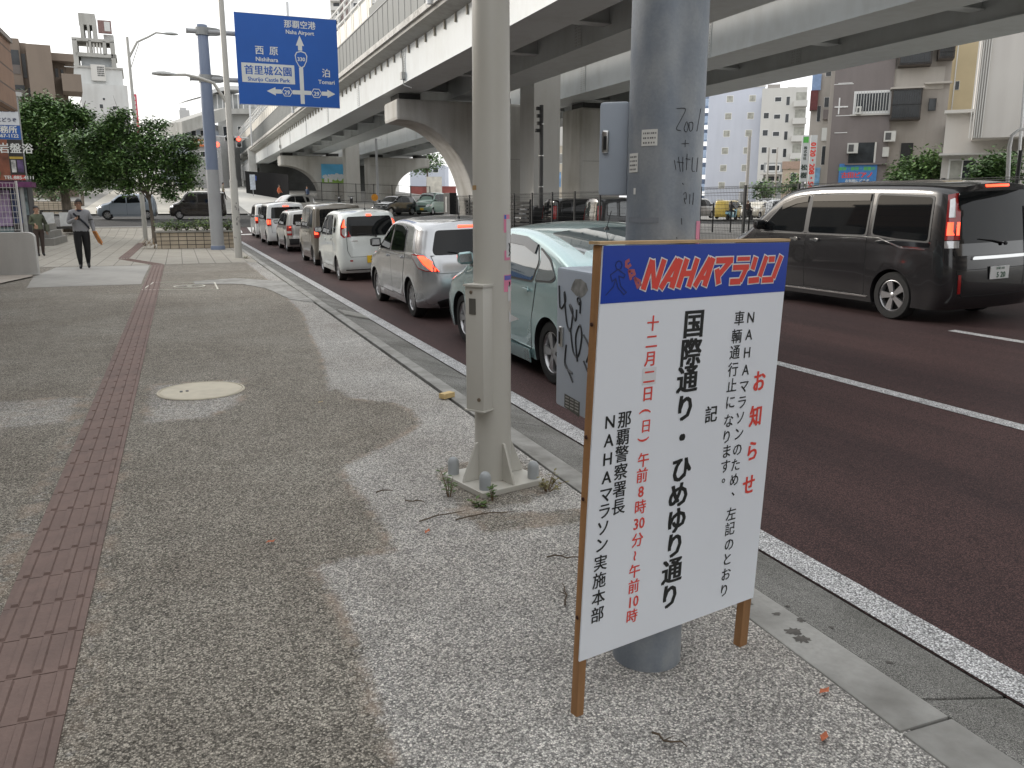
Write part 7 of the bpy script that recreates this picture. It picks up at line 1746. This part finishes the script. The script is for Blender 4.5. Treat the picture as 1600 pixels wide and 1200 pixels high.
# gap buildings seen between piers
t, blk, fx, fz = img_house('shop_building', 'beige and white building glimpsed between the steel column and right pier', 868, 930, 196, 312, 105, mat('beige render', (.55, .49, .40), .85, var=.08, scale=.6), 10)
blk('white_band', -.1, fx(930), -.1, .01, fz(228), fz(196), IVORY); win(blk, fx, fz, 872, 211, 887, 222); win(blk, fx, fz, 874, 240, 885, 256, mat('grille grey', (.28, .28, .27), .6))
for x in (869, 879): blk('notice', fx(x), fx(x + 8), -.06, .01, fz(292), fz(269), mat('blue notice', (.18, .34, .58), .5, var=.4, scale=2))
t, blk, fx, fz = img_house('shop_building', 'white building with a red sign glimpsed beside the cream pole', 770, 822, 196, 312, 112, IVORY, 10)
blk('red_sign', fx(790), fx(816), -.2, .01, fz(224), fz(212), mat('red sign', (.50, .05, .07), .5, var=.3, scale=2)); win(blk, fx, fz, 797, 238, 811, 250); win(blk, fx, fz, 797, 282, 806, 302, mat('poster pale', (.55, .58, .62), .4, var=.5, scale=2)); win(blk, fx, fz, 797, 255, 811, 275, WIN_P)
t, blk, fx, fz = img_house('house', 'white flat roofed house with a sign, framed by the concrete arch', 640, 695, 258, 318, 165, LILAC, 10)
for x in (645, 660, 676): win(blk, fx, fz, x, 262, x + 9, 270)
t, blk, fx, fz = img_house('garden_wall', 'red brown wall below the trees seen through the concrete arch', 640, 712, 291, 316, 140, mat('red wall', (.30, .09, .08), .8, var=.3, scale=.5), .4, cat='wall')
t, blk, fx, fz = img_house('hoarding', 'pale hoarding board with marks before the red brown wall', 666, 690, 276, 287, 138, mat('hoarding pale', (.60, .57, .50), .6, var=.2, scale=1.2), .2, cat='hoarding')
# big grey brown building
GB = weathered('grey brown tile', (.205, .18, .175), (.16, .14, .135), .7, .5, .1, .5, .05, .1); TAUPE = weathered('taupe render', (.36, .33, .30), (.28, .255, .23), .85, .5, .1, .6, .04, .1); PALEB = weathered('pale taupe render', (.47, .44, .40), (.38, .355, .32), .85, .5, .1, .6, .04, .1)
D = 56
p0 = at(1300, 180, D); va = at(1330, 180, D)
ux = Vector((va.y, -va.x, 0)).normalized(); nb = Vector((ux.y, -ux.x, 0))
fx = lambda x: (hit(x, 180, p0, nb) - p0).dot(ux)
fz = lambda y: hit(1380, y, p0, nb).z
W_ = fx(1480)
t, blk = house('office_building', 'grey brown building with barred bay windows and a blue banner', (p0.x, p0.y, fz(318)), ux, W_, 14, fz(-60), None)
z0 = fz(345)
blk('dark_wall', 0, fx(1392), 0, 14, z0, fz(-60), GB); blk('pale_wall', fx(1392), fx(1480), .25, 14, z0, fz(-60), TAUPE)
blk('pale_return', -.30, -.0, 2.5, 14, z0, fz(-60), PALEB); 
for y in (45, 128): blk('white_line', -.02, fx(1330), -.02, 0, fz(y + 1), fz(y), WHITE)
blk('cross_mark', fx(1309), fx(1311), -.05, .01, fz(176), fz(150), WHITE); blk('cross_mark', fx(1303), fx(1324), -.06, .01, fz(165.5), fz(163.5), WHITE); blk('white_line', fx(1306), fx(1328), -.03, .01, fz(179), fz(178), WHITE); blk('white_line', fx(1306), fx(1326), -.03, .01, fz(206), fz(205), WHITE); blk('white_line', fx(1306), fx(1328), -.03, .01, fz(127.5), fz(126.5), WHITE)
f = win(blk, fx, fz, 1332, 141, 1391, 177, proud=.05); 
for k in range(13): blk('window_bar', fx(1334 + k * 4.4), fx(1334.8 + k * 4.4), -.12, -.08, fz(176), fz(142), STEEL)
blk('sill', fx(1328), fx(1392), -.15, 0, fz(179.5), fz(177.5), IVORY)
blk('dark_opening', fx(1331), fx(1371), -.02, .01, fz(254), fz(222), WIN_D); blk('opening_frame', fx(1371), fx(1374), -.10, .01, fz(254), fz(222), IVORY); blk('ledge', fx(1326), fx(1404), -.25, 0, fz(257), fz(255), GB)
def bay(x0, y0, x1, y1):
    b_ = blk('bay_window', fx(x0), fx(x1), -.75, .24, fz(y1), fz(y0), mat('bay frame', (.10, .085, .075), .6, .3, var=.2))
    blk('pane', fx(x0) + .1, fx(x1) - .1, -.78, -.74, fz(y1) + .15, fz(y0) - .12, WIN_D, b_)
    k = x0 + 2
    while k < x1 - 1: blk('bars', fx(k), fx(k + .9), -.86, -.82, fz(y1) + .05, fz(y0) - .05, DARKSTEEL, b_); k += 3.6
    for yy in (y0 + 2, (y0 + y1) / 2, y1 - 2): blk('rail', fx(x0), fx(x1), -.87, -.81, fz(yy + .8), fz(yy), DARKSTEEL, b_)
    blk('lintel', fx(x0) - .1, fx(x1) + .1, -.8, .24, fz(y0), fz(y0 - 2.5), PALEB, b_)
bay(1390, 142, 1437, 190); bay(1396, 66, 1446, 107); bay(1455, 78, 1480, 100)
win(blk, fx, fz, 1449, 157, 1461, 176, frame=BLACK); blk('string_course', fx(1440), fx(1482), -.25, .3, fz(135), fz(132), PALEB)
blk('pale_band', fx(1392), fx(1470), .18, .26, fz(142), fz(108), PALEB); blk('door_recess', fx(1413), fx(1432), .2, .26, fz(262), fz(224), BLACK)
AC = mat('air conditioner case', (.60, .60, .57), .5, var=.05)
for (x0, y0, x1, y1) in ((1328, 223, 1345, 239), (1384, 206, 1402, 222), (1337, 166, 1345, 178)):
    a_ = blk('air_conditioner', fx(x0), fx(x1), -.55, -.02, fz(y1), fz(y0), AC)
    blk('fan', fx(x0 + 2), fx(x0 + (x1 - x0) * .6), -.57, -.55, fz(y1 - 2.5), fz(y0 + 2.5), mat('fan grille', (.09, .09, .09), .6, var=.3, scale=30), a_)
blk('meter_box', fx(1384), fx(1394), -.2, .26, fz(245), fz(230), AC)
bn = blk('banner', fx(1318), fx(1378), -.12, -.06, fz(298), fz(255), mat('banner blue', (.06, .22, .52), .5, var=.1))
u_ = ux.normalized(); bo_ = Vector((p0.x, p0.y, 0)) + Vector((u_.y, -u_.x, 0)) * .125
def bl(s, x, y, sz, m_, b=.04): obj('lettering', letter(MB(), s, bo_ + u_ * fx(x) + Vector((0, 0, fz(y))), u_, Z_, sz, b), m_, bn)
bl('調律・修理・運搬の', 1346, 263, .26, mat('green ink', (.12, .46, .12), .5, var=0)); bl('古田ピアノ', 1347, 273, .40, RED, .05); bl('0120-532-779', 1348, 292, .33, SW)
bl('お気軽にどうぞ', 1348, 282, .22, SW)
# its left return and neighbours
t, blk, fx, fz = img_house('office_building', 'narrow pale taupe frontage with tall windows left of the grey brown building', 1268, 1303, 60, 318, D + 3, PALEB, 9, ux=(-nb.x * .80 + ux.x * .6, -nb.y * .80 + ux.y * .6)) if False else img_house('office_building', 'narrow pale taupe frontage with tall windows left of the grey brown building', 1268, 1303, 60, 318, D + 3, PALEB, 9)
for (x0, y0, x1, y1) in ((1278, 165, 1284, 190), (1288, 152, 1296, 168), (1277, 225, 1280, 260), (1290, 228, 1297, 258), (1287, 95, 1296, 120)): win(blk, fx, fz, x0, y0, x1, y1)
blk('white_sign', fx(1288), fx(1297), -.1, 0, fz(220), fz(200), SW); blk('blue_sign', fx(1279), fx(1290), -.1, 0, fz(290), fz(262), mat('blue shop sign', (.20, .40, .62), .5, var=.4, scale=2)); blk('dark_balcony', fx(1288), fx(1298), -.3, 0, fz(187), fz(172), GB)
blk('red_eave', fx(1266), fx(1278), -.4, .5, fz(172), fz(142), mat('dark red tile', (.16, .05, .05), .7, var=.2)); blk('blue_panel', fx(1267), fx(1281), -.2, .2, fz(141), fz(116), mat('pale blue panel', (.28, .40, .62), .6, var=.1)); blk('yellow_board', fx(1290), fx(1308), -.4, -.3, fz(304), fz(295), mat('yellow board', (.55, .55, .06), .5, var=.1))
t, blk, fx, fz = img_house('office_building', 'ochre beige building rising behind the white ribbed building', 1478, 1535, 20, 300, 68, mat('ochre render', (.52, .43, .27), .85, var=.1, scale=.4), 8)
win(blk, fx, fz, 1492, 126, 1499, 140); blk('pipe', fx(1490), fx(1491.5), -.15, -.03, fz(220), fz(60), STEEL)
WR = weathered('white render', (.60, .575, .54), (.52, .49, .46), .85, .4, .1, .5, .02, 0)
t, blk, fx, fz = img_house('white_building', 'white building with a ribbed overhanging bay at the right edge', 1476, 1640, 172, 318, 46, WR, 10)
blk('ribbed_bay', fx(1518), fx(1660), -2.2, 4, fz(219), fz(-40), WR)
for k in range(6): blk('rib', fx(1512 + k * 3.6), fx(1513.6 + k * 3.6), -2.35, -2.1, fz(219), fz(-40), IVORY)
blk('canopy', fx(1470), fx(1600), -.9, 0, fz(242), fz(239), IVORY); w_ = win(blk, fx, fz, 1487, 247, 1533, 285); blk('mullion', fx(1508), fx(1510), -.08, 0, fz(285), fz(247), WHITE, w_); blk('curtain', fx(1490), fx(1508), -.07, .0, fz(283), fz(250), WIN_P, w_); blk('terrace_edge', fx(1472), fx(1520), -.5, .2, fz(175), fz(170), IVORY)
blk('upper_block', fx(1600), fx(1660), -1, 4, fz(318), fz(219), WR)
# small houses between
t, blk, fx, fz = img_house('house', 'small beige house with brown upper band behind the parked cars', 1224, 1256, 252, 318, 98, mat('sand render', (.52, .42, .33), .85, var=.1, scale=.5), 8); blk('upper_band', -.1, fx(1256) + .1, -.15, 0, fz(264), fz(252), mat('brick band', (.42, .30, .24), .8, var=.1)); win(blk, fx, fz, 1237, 270, 1246, 284); 
t, blk, fx, fz = img_house('house', 'dark glazed two storey house among poles behind the parked cars', 1194, 1223, 254, 318, 110, mat('grey house', (.30, .31, .31), .7, var=.2, scale=.4), 8); win(blk, fx, fz, 1197, 257, 1220, 268); win(blk, fx, fz, 1197, 274, 1220, 284); blk('roof', -.4, fx(1223) + .4, -1.5, 0, fz(273), fz(270), IVORY)
for (x, y, d, lab, m_) in ((1195, 297, 98, 'dark shrub below the white apartment block', (LEAFD, LEAFG)), (1240, 292, 92, 'dark shrub beside the small beige house', (LEAFD, LEAFG)), (1252, 262, 110, 'round tree behind the small beige house', (LEAFG, LEAFD))):
    p = at(x, y + 10, d); shrubs('bush', lab, [(p.x, p.y, p.z - .5)], 1.7, 900, .40, int(x), m_)
for (x, y, d, r, lab) in ((1432, 268, 50, 1.5, 'dark leafy bush against the taupe wall right of the blue banner'), (1460, 258, 49, 1.4, 'tall dark bush left of the white building window'), (1408, 290, 47, 1.0, 'low dark hedge bush below the bay window building'), (1562, 262, 40, 1.25, 'dark bush in front of the white building, right of its window'), (1540, 285, 40, .8, 'low bush below the white building window')):
    p = at(x, y, d); t_ = shrubs('bush', lab, [(p.x, p.y, p.z - r * .7)], r, 2600, .24, int(x), (LEAFD, LEAFG))
# tall roadside signs
def tall_sign(label, x0, x1, y0, y1, d, face, texts, top=None):
    a = at((x0 + x1) / 2, y1, d); b = at((x0 + x1) / 2, y0, d); w = (at(x1, y0, d) - at(x0, y0, d)).length; t = thing('tall_sign', label, 'sign', (a.x, a.y, .3))
    g = MB(); M3 = Matrix.Rotation(-YAW - .25, 3, 'Z'); g.box((a.x, a.y, (a.z + b.z) / 2), (w, .35, b.z - a.z), M=M3); s_ = obj('sign_box', g, face, t)
    g = MB(); g.tube([(a.x, a.y, -.2), (a.x, a.y, a.z)], .12, 8); obj('post', g, GREYP, t)
    ux = M3 @ Vector((1, 0, 0)); nn = M3 @ Vector((0, -.18, 0))
    for (s, yy, sz, m_, rotv) in texts:
        o_ = Vector((a.x, a.y, at((x0 + x1) / 2, yy, d).z)) + nn
        obj('lettering', letter(MB(), s, o_, -Z_ if rotv else ux, ux if rotv else Z_, sz, .05), m_, s_)
    if top:
        g = MB(); zt = b.z; g.box(Vector((a.x, a.y, zt - w * .6)) + nn, (w * .7, .02, w * .8), M=M3); obj('emblem', g, top, s_)
    return t
GI = mat('sign dark ink', (.04, .06, .05), .5, var=0); SWB = mat('sign box white', (.58, .60, .60), .5, var=.04)
tall_sign('narrow white roadside sign with green mark and black characters', 1249, 1260, 213, 284, 58, SWB, [(c, 232 + k * 5.4, .22, GI, 0) for k, c in enumerate('株式会社')] + [('松', 262, .42, GI, 0), ('樹', 274, .42, GI, 0)], mat('green mark', (.10, .42, .08), .5))
tall_sign('narrow white roadside sign with a red telephone number running down', 1260.5, 1270, 213, 306, 56, SWB, [('0120・208・542', 262, .46, RED, 1)])
# left and centre background
BRN = weathered('brown render', (.225, .18, .145), (.17, .135, .11), .85, .3, .15, .6, .05, .1)
t, blk, fx, fz = img_house('apartment_building', 'brown apartment building with recessed balconies behind the trees', 10, 92, 64, 330, 78, None, 12)
blk('wing', fx(14), fx(40), 0, 12, fz(340), fz(62), BRN); blk('wing', fx(50), fx(88), -1.2, 12, fz(340), fz(72), BRN); blk('link_wall', fx(40), fx(50), .8, 12, fz(340), fz(66), BRN); blk('roof_slab', fx(88), fx(122), 0, 9, fz(92), fz(80), BRN); blk('rear_wing', fx(88), fx(108), 2.0, 12, fz(340), fz(84), BRN)
for (x0, y0, x1, y1) in ((18, 80, 38, 117), (24, 134, 41, 156)): r_ = blk('balcony_recess', fx(x0), fx(x1), -.03, .01, fz(y1), fz(y0), WIN_D); blk('balcony_front', fx(x0 + 2), fx(x1), -.06, -.03, fz(y1), fz(y1 - 14), mat('rail grey', (.14, .12, .11), .6, var=.1), r_)
for (x0, y0, x1, y1) in ((41, 83, 47, 121), (46, 136, 51, 150)): blk('window', fx(x0), fx(x1), .74, .81, fz(y1), fz(y0), WIN_D)
for (x0, y0, x1, y1) in ((91, 100, 96, 114), (100, 101, 104, 113)): blk('window', fx(x0), fx(x1), 1.94, 2.01, fz(y1), fz(y0), WIN_D)
blk('balcony_box', fx(100), fx(130), -1.5, 3, fz(142), fz(115), BRN); blk('balcony_top', fx(104), fx(121), -1.2, 2, fz(115), fz(94), WIN_P) if False else None; blk('balcony_rail', fx(106), fx(126), -1.3, -1.2, fz(104), fz(103), STEEL)
WB = weathered('white weathered render', (.62, .63, .62), (.46, .46, .44), .85, .25, .15, .6, .03, 0); GC = weathered('grey raw concrete', (.42, .415, .39), (.28, .275, .25), .85, .3, .15, .8, .05, .1)
t, blk, fx, fz = img_house('white_building', 'white building topped by a grey concrete water tower behind the trees', 130, 204, 132, 330, 100, WB, 10)
blk('upper_floor', fx(110), fx(198), 1, 9, fz(132), fz(106), WB); blk('cornice', fx(108), fx(200), .8, 9, fz(106), fz(103), GC)
for (x0, y0, x1, y1) in ((158, 163, 164, 170), (178, 165, 185, 171), (164, 153, 168, 157)): win(blk, fx, fz, x0, y0, x1, y1)
pn = blk('screen_block', fx(150), fx(172), .4, 2, fz(126), fz(101), IVORY)
for k in range(5): 
    for j in range(5): blk('screen_hole', fx(160 + k * 2.2), fx(161.4 + k * 2.2), .37, .41, fz(106 + j * 3.2), fz(104 + j * 3.2), WIN_D, pn)
for (x0, y0, x1, y1) in ((124, 57, 190, 62), (128, 80, 192, 86), (124, 60, 132, 104), (183, 60, 190, 104), (150, 60, 154, 80), (172, 60, 177, 82), (138, 18, 164, 36), (139, 36, 145, 57), (158, 36, 164, 57), (150, 36, 154, 57)): blk('tower_frame', fx(x0), fx(x1), 2, 6, fz(y1), fz(y0), GC)
blk('tower_core', fx(135), fx(183), 3, 5.5, fz(104), fz(84), mat('tower core', (.45, .47, .48), .8, var=.15, scale=.4))
for k in range(6): blk('tower_louvre', fx(146 + k * 5), fx(149 + k * 5), 2.4, 2.6, fz(80), fz(63), IVORY)
bb = blk('roof_board', fx(167), fx(188), 2, 2.5, fz(47), fz(27), mat('board brown', (.20, .12, .11), .6, var=.2)); blk('board_face', fx(177), fx(186), 1.95, 2, fz(44), fz(29), WB, bb)
blk('tank', fx(174), fx(190), 3, 6, fz(60), fz(47), WB)
t, blk, fx, fz = img_house('tall_sign', 'narrow red vertical sign with white characters beside the white building', 206, 215, 147, 186, 96, mat('sign red', (.60, .08, .12), .5, var=.1), .6, cat='sign')
for k in range(5): blk('character', fx(208.5), fx(212.5), -.03, .01, fz(156 + k * 7), fz(151 + k * 7), SW)
t, blk, fx, fz = img_house('tower_block', 'pale pink striped tower block at the upper left corner', -40, 10, -20, 330, 170, mat('pink white render', (.60, .52, .50), .8, var=.03), 14)
for k in range(24): blk('stripe', fx(-40), fx(10) + .05, -.15, .01, fz(-16 + k * 3.6), fz(-18 + k * 3.6), mat('white band', (.70, .68, .66), .7, var=.02))
t, blk, fx, fz = img_house('tower_block', 'hazy grey tower block far off left of the blue grey pole', 283, 299, 172, 330, 240, mat('hazy render', (.50, .50, .50), .9, var=.05), 14); blk('roof_hut', fx(284), fx(294), 2, 10, fz(173), fz(167), mat('hazy render', (.5, .5, .5)))
t, blk, fx, fz = img_house('tower_block', 'white apartment tower rising above the overpass railing', 521, 604, -70, 330, 190, IVORY, 16)
blk('dark_core', fx(538), fx(548), -.5, .1, fz(330), fz(-70), mat('core brown', (.24, .19, .18), .8, var=.1))
for k in range(14):
    y = -66 + k * 14
    blk('balcony', fx(523), fx(537), -1.3, 0, fz(y + 14), fz(y + 8), IVORY); win(blk, fx, fz, 525, y, 536, y + 7); win(blk, fx, fz, 556, y, 566, y + 8); win(blk, fx, fz, 574, y, 590, y + 8)
# monorail station beyond the junction
STN = weathered('station concrete', (.54, .54, .52), (.44, .44, .42), .85, .15, .2, .6, .03, 0); PODI = weathered('pale blue panel wall', (.46, .50, .57), (.40, .44, .50), .8, .15, .2, .5, .02, 0)
t, blk, fx, fz = img_house('station_building', 'grey station building with sweeping roof beyond the junction', 342, 450, 175, 330, 128, STN, 20)
blk('podium', fx(282), fx(342), -4, 12, fz(330), fz(196), PODI); blk('podium_band', fx(281), fx(342), -4.3, 0, fz(206), fz(197), IVORY)
for x in (288, 300, 314, 328): win(blk, lambda v: fx(v), fz, x, 207, x + 8, 220, proud=4.05)
for x in (349, 372, 402): win(blk, fx, fz, x, 197, x + 12, 222)
blk('dark_floor', fx(343), fx(440), -.1, .01, fz(250), fz(233), WIN_D); blk('roof_edge', fx(330), fx(455), -2, 20, fz(180), fz(172), GC)
n = 14
for (a0, a1, yb_) in ((318, 380, 152),):
    o_ = Vector((0, 0, 0)); g = MB(); base_ = at(318, 170, 126); vs = []
    for i in range(n + 1):
        x = lerp(316, 384, i / n); y = 150 - 16 * math.sin(math.pi * i / n * .62 + .2); p = at(x, y, 126); q = at(x, y + 6, 126); vs += [p, q, p + Vector((-4, 12, 0)), q + Vector((-4, 12, 0))]
    g.add(vs, [(i * 4, i * 4 + 4, i * 4 + 5, i * 4 + 1) for i in range(n)] + [(i * 4, i * 4 + 2, i * 4 + 6, i * 4 + 4) for i in range(n)] + [(i * 4 + 1, i * 4 + 5, i * 4 + 7, i * 4 + 3) for i in range(n)]); obj('curved_roof', g, mat('station roof', (.52, .52, .51), .5, var=.05), t)
blk('platform_hall', fx(322), fx(384), 1, 14, fz(176), fz(146), mat('platform glazing', (.34, .35, .35), .3, var=.4, scale=.6)); 
for k in range(8): blk('platform_post', fx(324 + k * 8), fx(325.4 + k * 8), .8, 1.2, fz(176), fz(146), WHITE)
g = MB(); A_, B_ = at(284, 190, 118), at(352, 168, 118); dv = Vector((0, 0, 1.7)); bk = Vector((-3, 7, 0)); g.add([A_ - dv, B_ - dv, B_, A_, A_ - dv + bk, B_ - dv + bk, B_ + bk, A_ + bk], [(0, 1, 2, 3), (7, 6, 5, 4), (0, 4, 5, 1), (3, 2, 6, 7), (0, 3, 7, 4), (1, 5, 6, 2)]); obj('stair_canopy', g, GC, t)
for (x0, x1, y0, y1) in ((395, 470, 158, 200), (440, 520, 165, 215)): blk('stair_wall', fx(x0), fx(x1), 3, 12, fz(y1 + 40), fz(y0), STN)
t, blk, fx, fz = img_house('shop_building', 'low shop with an orange sign behind the tall white street pole', 296, 345, 212, 330, 112, mat('shop grey', (.36, .36, .36), .8, var=.1), 8)
og = blk('orange_sign', fx(304), fx(330), -.3, -.05, fz(229), fz(218), mat('orange board', (.62, .17, .05), .5, var=.1)); 
for k in range(3): blk('character', fx(310 + k * 6), fx(314 + k * 6), -.32, -.29, fz(226), fz(221), SW, og)
win(blk, fx, fz, 312, 236, 326, 246); win(blk, fx, fz, 330, 236, 340, 246)
# parked lorry and cars far up the beige path
p = at(285, 300, 118); t = thing('lorry', 'pale box lorry parked far up the beige path behind the trees', 'lorry', (p.x, p.y, gz(p.x, p.y)), None)
zg = gz(p.x, p.y)
g = MB(); g.cbox((p.x - 2.6, p.y, zg + .9), (p.x + 1.6, p.y + 2, zg + 3.2)); obj('cargo_box', g, PODI, t, bevel=.05)
g = MB(); g.prism([(1.7, .7), (3.2, .7), (3.2, 1.5), (2.9, 2.5), (1.7, 2.6)], (p.x, p.y + .05, zg), (1, 0, 0), (0, 0, 1), (0, 1.9, 0)); obj('cab', g, WHITE, t, bevel=.06)
g = MB(); g.cbox((p.x - 2.6, p.y + .1, zg + .6), (p.x + 3.1, p.y + 1.9, zg + .9)); obj('chassis', g, BLACK, t)
for x in (-1.7, 2.4): g = MB(); g.lathe([(.2, -.1), (.42, -.1), (.42, .1), (.2, .1)], (p.x + x, p.y + .1, zg + .42), 18, M=MY); obj('wheel', g, TYRE, t)

# unseen street fronts added beside and behind the viewer, sized to darken car glass
for (nm, lab, x0, x1, y0, y1, h, m_, face) in (('apartment_building', 'unseen beige apartment building added across the left side yard, mirrored in car flanks', -36, -15, 27, 60, 8.6, PALEB, 0), ('apartment_building', 'unseen ivory apartment building added behind the brick building, mirrored in the minivan glass', -34, -17, -26, 17, 19, IVORY, 0), ('apartment_building', 'unseen taupe apartment building added behind the viewpoint, mirrored in rear glass', -4, 50, -62, -48, 36, TAUPE, 1)):
    t = thing(nm, lab, 'building', ((x0 + x1) / 2, (y0 + y1) / 2, 0))
    g = MB(); g.cbox((x0, y0, 0), (x1, y1, h)); obj('wall', g, m_, t)
    for i in range(6):
        if 1.2 + i * 3 + 1.6 > h: break
        for k in range(int((y1 - y0 if face == 0 else x1 - x0) / 4)):
            z = 1.2 + i * 3; c = (y0 if face == 0 else x0) + 1 + k * 4
            g = MB(); g.cbox((x1, c, z), (x1 + .05, c + 2.2, z + 1.5)) if face == 0 else g.cbox((c, y1, z), (c + 2.2, y1 + .05, z + 1.5)); obj('window', g, WIN_D, t)
        g = MB(); g.cbox((x1 + .05, y0, 3 * i - .1), (x1 + 1.2, y1, 3 * i + .9)) if face == 0 else g.cbox((x0, y1 + .05, 3 * i - .1), (x1, y1 + 1.2, 3 * i + .9)); obj('balcony', g, m_, t) if i else None
